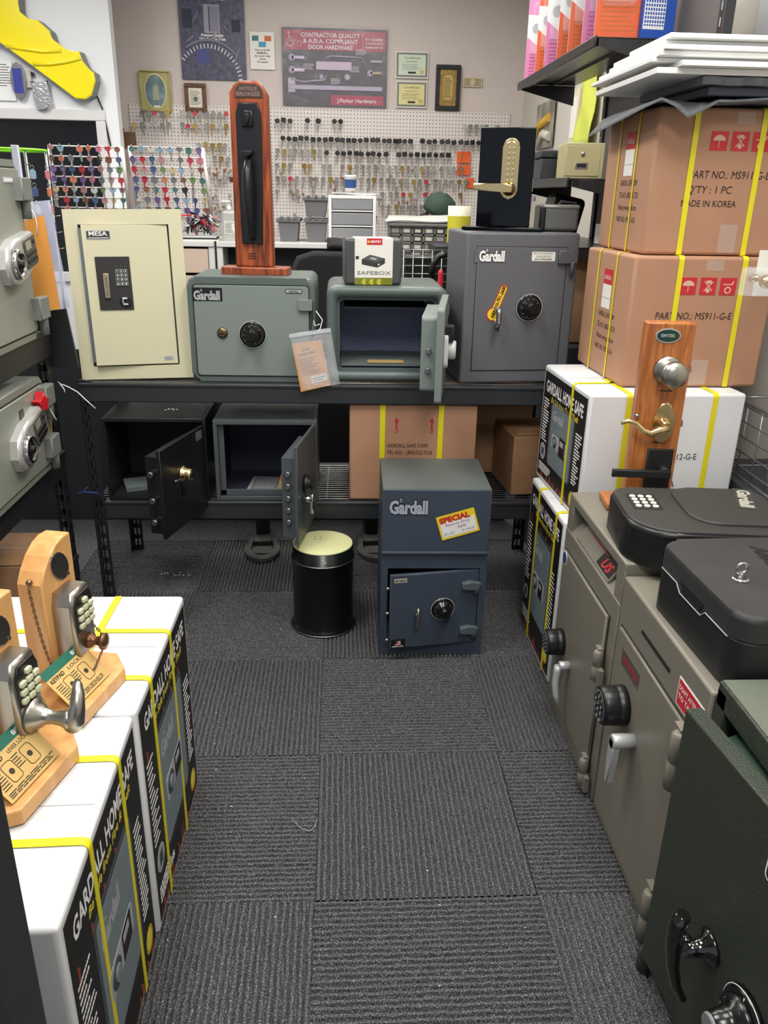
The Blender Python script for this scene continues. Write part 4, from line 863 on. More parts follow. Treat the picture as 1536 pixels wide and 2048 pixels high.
# cash box in its sleeve
t = thing('cash_box_pack', 'black cash box in a printed white paper sleeve, on the open fire safe', 'package', (.018, 2.885, RZ + .329), R(4))
w, d, h = .198, .11, .152; bm = NB(); box(bm, (0, 0, 0), (w, d, h), .010, 0, 3); obj('cash_box', bm, BPLAST, t)
bm = NB(); F = front(); F.rect(bm, .034, -.001 + .002, .165, h + .0015, -.001, .0015, 0); box(bm, (.034, 0, h - .0005), (.165, d, h + .0012), 0, 0)
F.rect(bm, .075, h - .02, .128, h + .001, .0015, .0022, 1); F.text(bm, 'SENTRY', .088, h - .013, .007, .0026, 2, .036, bold=.03); F.disc(bm, .081, h - .010, .004, .002, .0028, 3, 12)
F.text(bm, 'SAFEBOX', .042, .034, .012, .0022, 4, .118, bold=.01)
F.poly(bm, [(.058, .085), (.112, .075), (.112, .058), (.058, .068)], .0015, .0022, 5); F.poly(bm, [(.112, .075), (.138, .088), (.138, .072), (.112, .058)], .0015, .0022, 5); F.poly(bm, [(.058, .085), (.086, .100), (.138, .088), (.112, .075)], .0015, .0024, 6); F.poly(bm, [(.084, .088), (.092, .092), (.112, .087), (.103, .082)], .002, .0028, 7); F.disc(bm, .1165, .068, .003, .002, .003, 0, 10)
F.rect(bm, .034, .001, .165, .024, .0015, .0020, 8)
for k in range(7): F.disc(bm, .055 + k * .013, .010, .010, .002, .0024 + k * .00008, 9 if k % 2 else 8, 18)
F.rect(bm, .037, .085, .048, .095, .0015, .0022, 5)
obj('paper_sleeve', bm, [PAPER, RED, WHT, YPRINT, mat('grey_letters', (120, 120, 122), .5), mat('pictured_box', (52, 52, 54), .5), mat('pictured_lid', (84, 84, 86), .5), LGREY, mat('olive_ink', (120, 122, 30), .5), mat('lime_ink', (186, 184, 50), .5)], t)
bm = NB(); box(bm, (-.002, -.002, -.0004), (w + .002, d + .002, h + .0025), .010); obj('shrink_wrap', bm, mat('shrink_wrap', (240, 240, 245), .1, alpha=.07), t)
# black acrylic keypad lock display
t = thing('keypad_lock_display', 'glossy black board with brass keypad lever lock, on the tall slate grey safe', 'display', (.470, 2.94, RZ + .514), R(-14))
GB = mat('black_acrylic', (6, 7, 12), .05, 0, (9, .25), spec=.35)
bm = NB(); box(bm, (-.045, -.035, 0), (.23, .055, .012), .003); obj('base', bm, GB, t)
bh = .322; bw = .182; bm = NB(); box(bm, (0, 0, .012), (bw, .042, bh), .003); obj('board', bm, GB, t); F = front()
bm = NB(); cx = .105; cz = .195; F.poly(bm, rrect(.056, .19, .028, cx, cz, 8), 0, .012, 0, .004); F.poly(bm, rrect(.040, .17, .018, cx, cz, 8), .012, .022, 0, .004); lk = obj('keypad_lock', bm, BRASS, t)
bm = NB()
for i in range(2):
    for j in range(7): F.lathe(bm, cx - .006 + i * .015, cz + .062 - j * .0165, [(.0045, .020), (.0042, .026), (.003, .028)], 14)
obj('button', bm, mat('brass_button', (222, 206, 164), .25, 1), lk)
bm = NB(); F.lathe(bm, cx + .002, cz - .062, [(.022, .02), (.021, .03), (.013, .034), (.012, .055)], 30); F.poly(bm, [(cx + .014, cz - .075), (cx + .014, cz - .05), (cx - .02, cz - .046), (cx - .115, cz - .047), (cx - .115, cz - .068), (cx - .02, cz - .073)], .05, .062, 0, .004); obj('lever', bm, BRASS, lk)
bm = NB(); E_ = Face((bw, 0, 0), Y_, Z_)
for z in (.085, .145): E_.rect(bm, .010, z - .02, .03, z + .02, 0, .002); 
E_.rect(bm, .012, .095, .028, .112, 0, .014, 0, .003); obj('latch', bm, SATIN, t)
# items to the right of the display, on the tall safe / behind
t = thing('radio_box', 'grey lidded metal box with clear wrap beside the black keypad display', 'box', (.700, 2.93, RZ + .514), R(-4))
bm = NB(); box(bm, (0, 0, 0), (.125, .12, .082), .012, 0, 3); obj('body', bm, mat('grey_tin', (92, 94, 92), .35), t); bm = NB(); box(bm, (-.012, -.002, .0), (.012, .122, .084), .008); obj('end_cap', bm, BPLAST, t)
bm = NB(); box(bm, (-.001, -.003, .070), (.126, .121, .086), .01, 0, 3); obj('lid', bm, mat('wrapped_grey', (112, 114, 110), .12), t)
# ================================================================ floor items at the aisle end
DS = mat('slate_blue_enamel', (62, 71, 86), .40, 0, (380, .18)); DST = mat('pale_slate_top', (88, 94, 92), .5, 0, (300, .15))
t = thing('drop_safe', 'slate blue drop safe with SPECIAL tag and ajar lower door, in mid aisle', 'safe', (.134, 2.371, 0), R(-.9))
w, d, h = .346, .322, .598
bm = NB(); box(bm, (.0, .0, h - .215), (w, d, h), .003); box(bm, (0, .006, 0), (.022, d, h - .2)); box(bm, (w - .022, .006, 0), (w, d, h - .2)); box(bm, (.022, .006, 0), (w - .022, d, .048)); box(bm, (.022, d - .02, .048), (w - .022, d, h - .2)); box(bm, (.022, .006, h - .275), (w - .022, d - .02, h - .215)); box(bm, (.0, -.004, h - .222), (w, .006, h - .212), .002)
obj('body', bm, DS, t)
bm = NB(); box(bm, (.002, .002, h), (w - .002, d - .002, h + .0012), 0); obj('pale_top', bm, DST, t)  # top sheet, paler and greyer than the slate body
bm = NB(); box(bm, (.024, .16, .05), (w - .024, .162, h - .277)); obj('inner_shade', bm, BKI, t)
dw, dh = w - .050, .268; A = R(9); U = Vector((math.cos(A), math.sin(A), 0)); F = Face(Vector((w - .024, .004, .050)) - U * dw, U, Z_)
bm = NB(); F.rect(bm, 0, 0, dw, dh, -.014, 0, 0, .002); dr = obj('door', bm, DS, t)
combo_dial(F, .176, .138, dr, .040, mat('dial_knob_black', (12, 12, 13), .15))
bm = NB(); F.lathe(bm, .090, .125, [(.008, 0), (.007, .018)], 16); tube(bm, [F.p(.090, .155, .020), F.p(.090, .125, .022), F.p(.088, .09, .02), F.p(.086, .068, .016)], [.0045, .0055, .006, .0035], 10); obj('handle', bm, SATIN, dr)
for z in (.218, .052):
    bm = NB(); F.poly(bm, [(dw - .058, z - .010), (dw - .004, z - .016), (dw + .004, z + .008), (dw - .03, z + .016), (dw - .058, z + .010)], 0, .018, 0, .002); lathe(bm, [(.010, 0), (.010, .03)], F.p(dw - .008, z - .032, .006), Z_, 16); obj('hinge', bm, mat('hinge_slate', (84, 92, 98), .4), t)
for z in (.03, .13, .22):
    bm = NB(); lathe(bm, [(.006, 0), (.006, .014)], F.p(0, z, -.007), -F.U, 14); obj('locking_bolt', bm, STEEL, dr)
bm = NB(); F.rect(bm, .012, dh - .026, .054, dh - .012, 0, .0012, 0); F.text(bm, 'NET WEIGHT', .015, dh - .022, .006, .0016, 1, .036, bold=.03); obj('rating_plate', bm, [mat('plate_tan', (176, 172, 158), .5), BLK], dr)
bm = NB(); F.poly(bm, rrect(.048, .032, .003, .030, .018), 0, .001, 0); F.rect(bm, .020, .012, .038, .026, .001, .0016, 1)
for k in range(3): F.rect(bm, .020, .012 + k * .005, .038, .0143 + k * .005, .0012, .002, 2)
F.rect(bm, .020, .019, .028, .026, .0012, .0024, 3); F.text(bm, 'MADE IN USA', .010, .005, .005, .0016, 1, .038, bold=.03); obj('flag_sticker', bm, [BLK, WHT, RED, NAVY], dr)
F = front(0, 0, h - .215); G = F
bm = NB(); gardall_logo(G, bm, .022, .135, .042, .122, 0, 1); obj('logo', bm, [BLK, mat('silver_letters', (168, 172, 186), .4)], t)
bm = NB(); K = Face(G.p(.242, .100, .001), Vector((.955, 0, .296)), Vector((-.296, 0, .955))); K.poly(bm, rrect(.125, .082, .003), 0, .0015, 0); K.poly(bm, rrect(.112, .052, .003, .0, -.008), 0, .002, 1)
K.text(bm, 'SPECIAL', -.055, .016, .018, .0024, 2, .10, bold=.05); K.text(bm, 'Reverse Drop', -.04, .002, .009, .0024, 3, .08, shear=.3); K.text(bm, 'Safe', -.005, -.012, .009, .0024, 3, .03, shear=.3); K.text(bm, '$1350', -.052, -.028, .009, .0024, 4, .035, shear=.3); K.text(bm, '12-14-20', .004, -.027, .007, .0024, 3, .045, shear=.3)
obj('price_tag', bm, [YPRINT, WHT, RED, mat('red_pen', (150, 50, 60), .6), mat('green_pen', (120, 150, 130), .6)], t)
# tin drum
t = thing('waste_bin', 'black cylindrical tin with cream lid standing on the carpet', 'bin', (-.060, 2.600, 0), 0)
bm = NB(); r = .107; lathe(bm, [(r + .008, 0), (r + .009, .006), (r + .002, .016), (r, .02), (r, .262), (r + .003, .268), (r + .003, .272), (r - .001, .274), (r - .001, .315), (r - .004, .316)], n=56); obj('drum', bm, mat('black_gloss_tin', (8, 12, 13), .28), t)
bm = NB(); tube(bm, [((r + .004) * math.cos(2 * PI * i / 56), (r + .004) * math.sin(2 * PI * i / 56), .270) for i in range(56)], .0022, 6, 0, True); obj('rim_bead', bm, STEEL, t)
bm = NB(); tube(bm, [((r + .009) * math.cos(2 * PI * i / 56), (r + .009) * math.sin(2 * PI * i / 56), .005) for i in range(56)], .0022, 6, 0, True); obj('base_bead', bm, STEEL, t)
bm = NB(); lathe(bm, [(r - .002, .312), (r - .003, .3195), (r - .008, .321), (.001, .3212)], n=56); ld = obj('lid', bm, mat('cream_lid', (222, 222, 168), .5, 0, (40, .1), (18, .3, (206, 206, 150))), t)
bm = NB(); box(bm, (-.03, .02, .3212), (-.005, .045, .322)); box(bm, (-.026, .024, .322), (-.009, .041, .3223), 0, 1); obj('lid_stamp', bm, [mat('stamp_ink', (176, 172, 126), .6), mat('cream_lid', (222, 222, 168))], t)
bm = NB(); tube(bm, [(.0, -r - .003, .30), (.008, -r - .004, .29), (.004, -r - .004, .282), (.014, -r - .003, .292)], .001, 6); obj('tape_end', bm, WHT, t)
# rubber feet of a stand under the rack
def foot(label, x, y):
    t = thing('stand_foot', label, 'stand foot', (x, y, 0), R(4))
    bm = NB(); outer = []; inner = []
    for i in range(28):
        a = PI + PI * i / 27; outer.append((.075 * math.cos(a), .11 * math.sin(a))); inner.append((.050 * math.cos(a), .078 * math.sin(a)))
    o2 = [(-.055, .16)] + outer + [(.055, .16)]; i2 = [(-.042, .075)] + inner + [(.042, .075)]
    O = [[bm.verts.new((p[0], p[1], z)) for p in o2] for z in (.004, .02)]; I = [[bm.verts.new((p[0], p[1], z)) for p in i2] for z in (.004, .024)]
    n = len(o2)
    for i in range(n - 1):
        bm.faces.new((O[0][i], O[0][i + 1], O[1][i + 1], O[1][i])); bm.faces.new((O[1][i], O[1][i + 1], I[1][i + 1], I[1][i])); bm.faces.new((I[1][i], I[1][i + 1], I[0][i + 1], I[0][i]))
    bm.faces.new((O[1][0], I[1][0], I[1][-1], O[1][-1])); bm.faces.new((O[0][0], O[1][0], O[1][-1], O[0][-1]))
    box(bm, (-.04, .06, .0), (.04, .2, .03), .006); box(bm, (-.05, -.02, 0), (.05, .09, .006), .001)
    obj('pad', bm, mat('scuffed_rubber', (52, 52, 50), .6, 0, (90, .5), (30, .6, (96, 96, 92))), t)
    bm = NB(); box(bm, (-.03, .13, .02), (.03, .23, .30), .006); obj('leg', bm, BLACKMETAL, t)
foot('scuffed black horseshoe foot on the carpet under the rack, left of the cream lidded tin', -.335, 3.22)
foot('scuffed black horseshoe foot on the carpet, mostly hidden behind the slate blue drop safe', .150, 3.22)
bm = NB(); tube(bm, [aY(468, 0, 0) * 0 + Vector(p) for p in ((-.12, 1.60, .004), (-.10, 1.57, .006), (-.075, 1.555, .007), (-.062, 1.57, .006), (-.058, 1.60, .005))], .0008, 6); tag(obj('loose_thread', bm, LGREY), 'pale loose thread lying on the carpet seam', 'thread')
bm = NB(); rng = random.Random(9)
for i in range(24):
    x = rng.uniform(-.38, .62); y = rng.uniform(1.1, 3.0); s = rng.uniform(.0008, .0022); box(bm, (x, y, .0002), (x + s * rng.uniform(1, 2.5), y + s, .0002 + s * .5))
for i in range(9):
    x = -.72 + i * .012 + rng.uniform(-.01, .01); y = 3.0 + rng.uniform(-.02, .02); box(bm, (x, y, .0002), (x + .006, y + .003, .003))
o = tag(obj('foam_crumbs', bm, WHT), 'scattered white crumbs and lint on the dark carpet', 'crumbs'); o['kind'] = 'stuff'
# ================================================================ left rack with two electronic safes
t = thing('storage_rack', 'black steel rack along the left side carrying two electronic safes', 'rack', (-.935, .95, 0), 0)
Lr, Dr = 1.72, .46          # length along Y, depth along -X
for y in (0.0, Lr):
    for x in (0, -Dr):
        bm = NB(); slotted_post(bm, x, y, 1.08, -1 if x == 0 else 1, 1 if y == 0 else -1); obj('post', bm, BLACKMETAL, t)
for z in (1.035, .635, .25):
    for x0, x1 in ((-.03, .006), (-Dr - .004, -Dr + .03)):
        bm = NB(); box(bm, (x0, .004, z - .085), (x1, Lr - .004, z), .004)
        if x1 > 0: box(bm, (x1 - .004, .004, z - .014), (x1 + .0035, Lr - .004, z - .002), .002)
        obj('beam', bm, BLACKMETAL, t)
    for y in (.006, Lr - .03):
        bm = NB(); box(bm, (-Dr + .03, y, z - .065), (-.03, y + .022, z - .006), .002); obj('side_brace', bm, BLACKMETAL, t)
    bm = NB()
    for i in range(26):
        y = .05 + (Lr - .1) * i / 25; tube(bm, [(.0, y, z - .001), (-Dr, y, z - .001)], .0022, 6)
    for i in range(5): tube(bm, [(-.03 - i * .1, .01, z - .006), (-.03 - i * .1, Lr - .01, z - .006)], .003, 6)
    obj('wire_deck', bm, WIRE, t)
ESG = mat('pale_grey_green_enamel', (132, 136, 126), .36, 0, (420, .08)); SILV = mat('silver_plastic', (186, 186, 184), .28, .4); KP = mat('keypad_bronze_grey', (74, 70, 68), .4)
def safe_hinge(F, x, z, parent, m, s=1.0):
    bm = NB(); F.rect(bm, x - .045 * s, z - .01, x + .028 * s, z + .05 * s, 0, .026, 0, .003); lathe(bm, [(.013, 0), (.013, .05), (.012, .052)], F.p(x + .012, z - .06, .008), Z_, 18); obj('hinge', bm, m, parent)
def elock(F, x, z, parent, tilt=0, rot=0):
    """silver electronic lock: round dial at one side, key panel at the other"""
    c, s = math.cos(R(rot)), math.sin(R(rot)); G = Face(F.p(x, z, 0), F.U * c + F.V * s, F.V * c - F.U * s)
    bm = NB(); fs = G.poly(bm, [(-.095, -.045), (-.05, -.062), (.02, -.050), (.105, -.040), (.118, .012), (.108, .052), (-.02, .058), (-.085, .045), (-.108, 0)], 0, .030, 0, .010); bd = obj('electronic_lock', bm, SILV, parent)
    bm = NB(); G.lathe(bm, -.05, 0, [(.042, .03), (.040, .040), (.038, .043), (.030, .044), (.029, .036)], 40, 0); obj('dial_ring', bm, CHROME, bd)
    bm = NB(); G.lathe(bm, -.05, 0, [(.029, .03), (.029, .037), (.012, .038), (.010, .048), (.006, .050)], 36); obj('dial_knob', bm, BPLAST, bd)
    bm = NB(); G.poly(bm, rrect(.088, .080, .008, .062, .006), .030, .034, 0, .002); G.rect(bm, .026, .016, .066, .038, .034, .0348, 1)
    for i in range(4):
        for j in range(2): G.poly(bm, rrect(.014, .010, .002, .034 + i * .019, .002 - j * .018), .034, .037, 2)
    G.disc(bm, .090, .028, .006, .034, .037, 2, 14); obj('keypad', bm, [KP, mat('lcd', (148, 144, 130), .2), BPLAST], bd)
def electronic_safe(label, y0, y1, z, h, xf=-.905):
    t = thing('electronic_safe', label, 'safe', (xf, y0, z), 0); w = y1 - y0
    bm = NB(); fs = prism(bm, rrect(w, h, .028, w / 2, h / 2, 6), (0, 0, 0), Y_, Z_, -.40, 0, 0)
    o = bmesh.ops.bevel(bm, geom=list(fs[0].edges), offset=.012, segments=4, affect='EDGES', profile=.5, clamp_overlap=True)
    for f in o['faces']: f.smooth = True
    obj('body', bm, ESG, t); F = Face((0, 0, 0), Y_, Z_)
    bm = NB(); F.poly(bm, rrect(w - .034, h - .036, .014, w / 2, h / 2), -.002, .0012, 1); F.poly(bm, rrect(w - .044, h - .046, .012, w / 2, h / 2), -.002, .006, 0, .002); dr = obj('door', bm, [mat('pale_grey_green_door', (142, 146, 136), .36), TAUD], t)
    return t, dr, Face((0, 0, .0), Y_, Z_), w
t, dr, F, w = electronic_safe('large grey green electronic safe on the upper deck of the left rack', 1.97, 2.515, 1.037, .49)
G = Face((.006, 0, 0), Y_, Z_)
elock(G, w - .145, .235, dr, rot=10)
safe_hinge(G, w - .020, .395, t, GREYH); safe_hinge(G, w + .0, .065, t, GREYH, 1.05)
bm = NB(); G.rect(bm, w - .13, .43, w - .05, .445, 0, .0015, 0); G.rect(bm, w - .127, .433, w - .053, .442, 0, .002, 1); obj('rating_plate', bm, [LGREY, WHT], dr)
t, dr, F, w = electronic_safe('smaller grey green electronic safe with a red star, on the left rack', 1.98, 2.49, .637, .29)
elock(G, w - .230, .150, dr, rot=14)
safe_hinge(G, w - .028, .215, t, GREYH); safe_hinge(G, w - .035, .060, t, GREYH)
bm = NB(); G.rect(bm, w - .23, .205, w - .20, .235, 0, .002, 0); obj('name_plate', bm, BPLAST, dr)
bm = NB(); S_ = Face(Vector((-.875, 2.385, .865)), Vector((.15, 1, 0)), Z_); S_.poly(bm, [((.034 if i % 2 == 0 else .015) * math.cos(PI / 2 + i * PI / 5), (.034 if i % 2 == 0 else .015) * math.sin(PI / 2 + i * PI / 5)) for i in range(10)], -.02, .006, 0, .003)
tag(obj('star_magnet', bm, mat('shiny_red', (206, 34, 48), .15, coat=1)), 'shiny red star stuck on the door of the smaller electronic safe', 'star')
# hanging tag and ties
t = thing('paper_tag', 'crumpled brown paper tag tied beside the red star on the smaller electronic safe', 'tag', (0, 0, 0), 0)
c = [aY(*p, 2.50) for p in ((80, 800), (102, 812), (108, 908), (88, 878))]
bm = NB(); quadmesh(bm, [c[3], c[2], c[1], c[0]], 0, .002, 0, 6, 8, .004); obj('tag_paper', bm, mat('brown_paper', (150, 122, 88), .7), t)
bm = NB(); tube(bm, [aY(95, 772, 2.49), aY(103, 785, 2.48), aY(98, 798, 2.48), aY(85, 795, 2.48), aY(80, 790, 2.48)], [.003, .005, .004, .003, .003], 8); obj('plastic_loop', bm, CLEAR, t)
bm = NB(); tube(bm, [aY(84, 798, 2.47), aY(82, 792, 2.47), aY(86, 796, 2.47), aY(98, 815, 2.46), aY(113, 840, 2.45)], .0014, 8); obj('white_tie', bm, WHT, t)
bm = NB(); tube(bm, [aY(116, 764, 2.66), aY(121, 768, 2.63), aY(135, 773, 2.62), aY(155, 784, 2.62), aY(172, 800, 2.62), aY(191, 817, 2.62)], .0018, 8); tube(bm, [aY(120, 768, 2.63), aY(128, 778, 2.62), aY(130, 785, 2.62)], .0016, 8)
tag(obj('cable_tie', bm, WHT), 'long white cable tie sticking out of the corner post under the cream wall safe', 'cable tie')
bm = NB(); tube(bm, [aY(155, 986, 2.72), aY(170, 984, 2.70), aY(198, 986, 2.70), aY(196, 990, 2.71)], .0016, 8); tube(bm, [aY(165, 984, 2.70), aY(175, 974, 2.70)], .0012, 8)
tag(obj('cable_tie', bm, mat('blue_plastic', (40, 80, 180), .4)), 'blue cable tie knotted on the corner post by the lower deck', 'cable tie')
t = thing('instruction_envelope', 'large orange envelope in a clear bag hanging behind the large electronic safe', 'envelope', (0, 0, 0), 0)
c = [aY(*p, 2.655) for p in ((42, 443), (88, 430), (121, 617), (58, 630))]; bm = NB(); quadmesh(bm, [c[3], c[2], c[1], c[0]], 0, .003); obj('envelope', bm, mat('orange_envelope', (222, 152, 70), .6), t)
c = [aY(*p, 2.665) for p in ((50, 405), (100, 400), (140, 615), (62, 628))]; bm = NB(); quadmesh(bm, [c[3], c[2], c[1], c[0]], 0, .0006, 0, 8, 8, .004); obj('clear_bag', bm, mat('milky_plastic', (206, 214, 238), .2, alpha=.4), t)
bm = NB(); tube(bm, [aY(40, 412, 2.63), aY(62, 422, 2.63), aY(55, 408, 2.63), aY(70, 430, 2.63), aY(74, 450, 2.63), aY(74, 473, 2.63)], .0014, 8); obj('white_tie', bm, WHT, t)
bm = NB(); c = [aY(*p, 2.70) for p in ((60, 625), (131, 618), (157, 735), (104, 735))]; quadmesh(bm, [c[3], c[2], c[1], c[0]], -.012, .0); tag(obj('steel_panel', bm, BLACKMETAL), 'upright black steel panel between the left rack and the cream wall safe', 'panel')
plain_carton('brown carton on the bottom deck of the left rack behind the wooden displays', (-1.13, 2.20, .252), R(2), .24, .26, .165)
bm = NB(); box(bm, (-.8, .30, 0), (-.345, .445, .95), .004); post = None
bm.free()
p = aY(62, 1850, .50) - Vector((.016, 0, 0)); bm = NB(); box(bm, (p.x - .30, .47, 0), (p.x, .53, 1.35), .004)
t = thing('upright_panel', 'dark steel upright at the near left edge beside the boxed safes', 'panel', (0, 0, 0), 0); obj('panel', bm, mat('dark_grey_steel', (40, 41, 45), .5), t)
bm = NB(); box(bm, (p.x - .32, .46, 0), (p.x + .004, .54, .012), .002); obj('foot', bm, BLACKMETAL, t)
# ================================================================ boxed home safes on the floor at left
t, F, T = home_safe_carton('far white home safe carton on the floor at left, under the farther wooden lock display', (-.884, 1.282, 0), R(-.6), .505, .470, .555, 1, [.115, .30], top_strap=.355, seed=11)
t, F, T = home_safe_carton('near white home safe carton on the floor at left, closest to the camera', (-.875, .790, 0), R(1.6), .505, .470, .553, 1, [.155, .345], seed=12)
bm = NB(); N_ = Face((0, 0, 0), X_, Z_)
for k, (x, z) in enumerate(((.43, .50), (.435, .43), (.44, .34))): tube(bm, [N_.p(x, z, .001), N_.p(x + .012, z - .006, .0015), N_.p(x + .026, z - .006, .001)], .0015, 6)
obj('staple', bm, mat('staple_grey', (120, 120, 124), .4), t)
# ================================================================ wooden keypad-lock displays
MAP = wood('maple_board', (222, 172, 112), (206, 150, 90), 6, .32, (5, 5, .8))
CRK = mat('glow_key', (206, 208, 176), .45)
def lock_display(label, loc, rz, lever):
    t = thing('lock_display', label, 'display', loc, rz)          # front of the board faces local +X
    bm = NB(); prism(bm, [(-.055, -.10), (.075, -.165), (.118, -.135), (.125, .02), (.085, .070), (-.055, .070)], (0, 0, 0), X_, Y_, 0, .026, 0, .004); obj('base', bm, MAP, t)
    bm = NB(); hw = .056; pts = [(-hw, .026), (hw, .026), (hw, .265)]
    for i in range(9):
        a = PI * .5 * i / 8; pts.append((hw * math.cos(a * 2 / 1) if False else hw - 2 * hw * i / 8, .265 + .052 * math.sin(PI * .5 * (i / 8) ** .55)))
    pts = [(-hw, .026), (hw, .026), (hw, .292), (.03, .294), (.005, .288), (-.02, .274), (-.042, .253), (-hw, .232)]
    prism(bm, pts, (-.024, 0, 0), Y_, Z_, 0, .048, 0, .003); bd = obj('board', bm, MAP, t)
    F = Face((.024, 0, 0), Y_, Z_)
    bm = NB(); G = Face(F.p(.006, .244), Vector((0, .75, .66)), Vector((0, -.66, .75))); G.poly(bm, ell(.024, .034, 0, 0), 0, .002, 0); G.poly(bm, ell(.022, .032, 0, 0), 0, .0028, 1); G.disc(bm, 0, .033, .0035, 0, .004, 0, 10); G.disc(bm, 0, -.033, .0035, 0, .004, 0, 10); obj('oval_plate', bm, [CHROME, mat('dark_plate', (60, 58, 56), .35, .4)], t)
    bm = NB(); lk = F.poly(bm, [(-.036, .065), (.036, .065), (.036, .18), (.028, .205), (-.028, .205), (-.036, .18)], 0, .042, 0, .008); L_k = obj('keypad_lock', bm, SATIN, t)
    bm = NB(); F.poly(bm, [(-.028, .125), (.028, .125), (.030, .18), (.022, .198), (-.022, .198), (-.030, .18)], .042, .0445, 0, .001); obj('key_plate', bm, BPLAST, L_k)
    bm = NB()
    for j in range(4):
        for i in range(3 if j else 1): F.poly(bm, rrect(.0155, .0105, .004, (i - 1) * .018 if j else 0, .182 - j * .0155), .0445, .050, 0, .002)
    obj('button', bm, CRK, L_k)
    if lever:
        bm = NB(); F.lathe(bm, 0, .095, [(.030, .042), (.030, .048), (.022, .052), (.019, .060), (.014, .064), (.011, .078), (.013, .094), (.016, .102), (.017, .108), (.014, .113)], 36)
        tube(bm, [F.p(.0, .080, .108), F.p(.0, .095, .117), F.p(.004, .115, .120), F.p(.014, .134, .118), F.p(.027, .143, .112), F.p(.036, .145, .107)], [.014, .016, .013, .011, .008, .005], 16); obj('lever', bm, SATIN, L_k)
    else:
        bm = NB(); F.lathe(bm, .004, .092, [(.016, .042), (.014, .05), (.008, .054), (.010, .066), (.016, .070), (.016, .076), (.006, .079)], 20); obj('turn_knob', bm, mat('bronze_knob', (120, 86, 62), .35, .8), L_k)
    # cards leaning on the lock foot
    t2 = [(F.p(-.05, .028, .085), F.p(.055, .034, .085))]
    C0 = Face(Vector((.112, -.10, .028)), Vector((0, 1, 0)), Vector((-.74, 0, .67))); C0 = Face(Vector((.100, -.13, .0285)), Vector((.06, 1, 0)), Vector((-.60, 0, .66)))
    return t, C0
def info_card(label, F, heading, head2):
    bm = NB(); w, h = .125, .088
    F.rect(bm, 0, 0, w, h, 0, .0012, 0); F.rect(bm, 0, h - .018, w, h, .0012, .0018, 1); F.text(bm, 'EMTEK', w * .7, h - .013, .007, .0022, 3, .03, bold=.03)
    F.text(bm, heading, .006, h - .029, .0075, .0018, 2, bold=.03); F.text(bm, head2, .058, h - .029, .0068, .0018, 2, .06)
    for x in (.040, .085):
        pts = rrect(.024, .034, .006, x, .036); tube(bm, [F.p(a, b_, .0016) for a, b_ in pts], .0006, 4, 2, True); F.disc(bm, x, .036, .005, .0012, .0018, 2, 12)
    F.lines(bm, .006, .018, .026, .052, 7, .0016, .0018, 2); F.lines(bm, .054, .03, .070, .054, 5, .0016, .0018, 2); F.lines(bm, .006, .004, .118, .014, 3, .0016, .0018, 2, .1)
    return tag(obj('info_card', bm, [mat('tan_card', (214, 178, 112), .5), mat('teal_band', (30, 104, 86), .5), mat('card_ink', (60, 52, 40), .6), WHT]), label, 'card')
def wface(t, F):
    M = Matrix.Translation(t.location) @ Matrix.Rotation(t.rotation_euler.z, 4, 'Z')
    return Face(M @ F.O, M.to_3x3() @ F.U, M.to_3x3() @ F.V)
ZB = .5575
td, C0 = lock_display('farther maple lock display with a chain, standing on the far home safe carton', (-.548, 1.392, ZB), R(-12), False)
info_card('tan and green card reading LOCKSET propped on the farther maple display', wface(td, C0), 'KEYPAD', 'LOCKSET')
td2, C1 = lock_display('nearer maple lock display with satin lever, standing on the near edge of the cartons', (-.568, 1.152, ZB), R(-12), True)
info_card('tan and teal card reading KEYPAD LEVER LOCKSET propped on the nearer maple display', wface(td2, C1), 'KEYPAD', 'LEVER LOCKSET')
# ball chains
def chain(label, P0, P1, sag, n):
    bm = NB(); pts = []
    way = [Vector(q) for q in ((.004, -.066, .232), (.010, -.068, .18), (.018, -.069, .12), (.030, -.070, .07), (.050, -.068, .038), (.072, -.055, .034), (.090, -.030, .05), (.098, -.006, .08), (.092, .006, .11), (.078, .004, .128))]
    L = [0]
    for a, b_ in zip(way, way[1:]): L.append(L[-1] + (b_ - a).length)
    for i in range(n + 1):
        s = L[-1] * i / n; k = max(j for j in range(len(way) - 1) if L[j] <= s + 1e-9); pts.append(way[k].lerp(way[k + 1], min(1, (s - L[k]) / (L[k + 1] - L[k]))))
    for i in range(n):
        a, b_ = pts[i], pts[i + 1]; m = (a + b_) / 2; d = (b_ - a).normalized(); l = (b_ - a).length * .68
        s = d.orthogonal().normalized() if i % 2 else d.cross(d.orthogonal()).normalized()
        tube(bm, [m + d * (l * math.cos(2 * PI * k / 10)) + s * (l * .45 * math.sin(2 * PI * k / 10)) for k in range(10)], .0010, 5, 0, True)
    return bm
Mx = Matrix.Translation(td.location) @ Matrix.Rotation(td.rotation_euler.z, 4, 'Z')
bm = chain('', (.006, -.057, .235), (.070, .03, .135), .10, 58); lathe(bm, [(.004, 0), (.006, .004), (.005, .009), (.001, .011)], (.004, -.056, .24), -Y_, 14); obj('chain', bm, mat('antique_chain', (132, 108, 84), .35, .9), td)
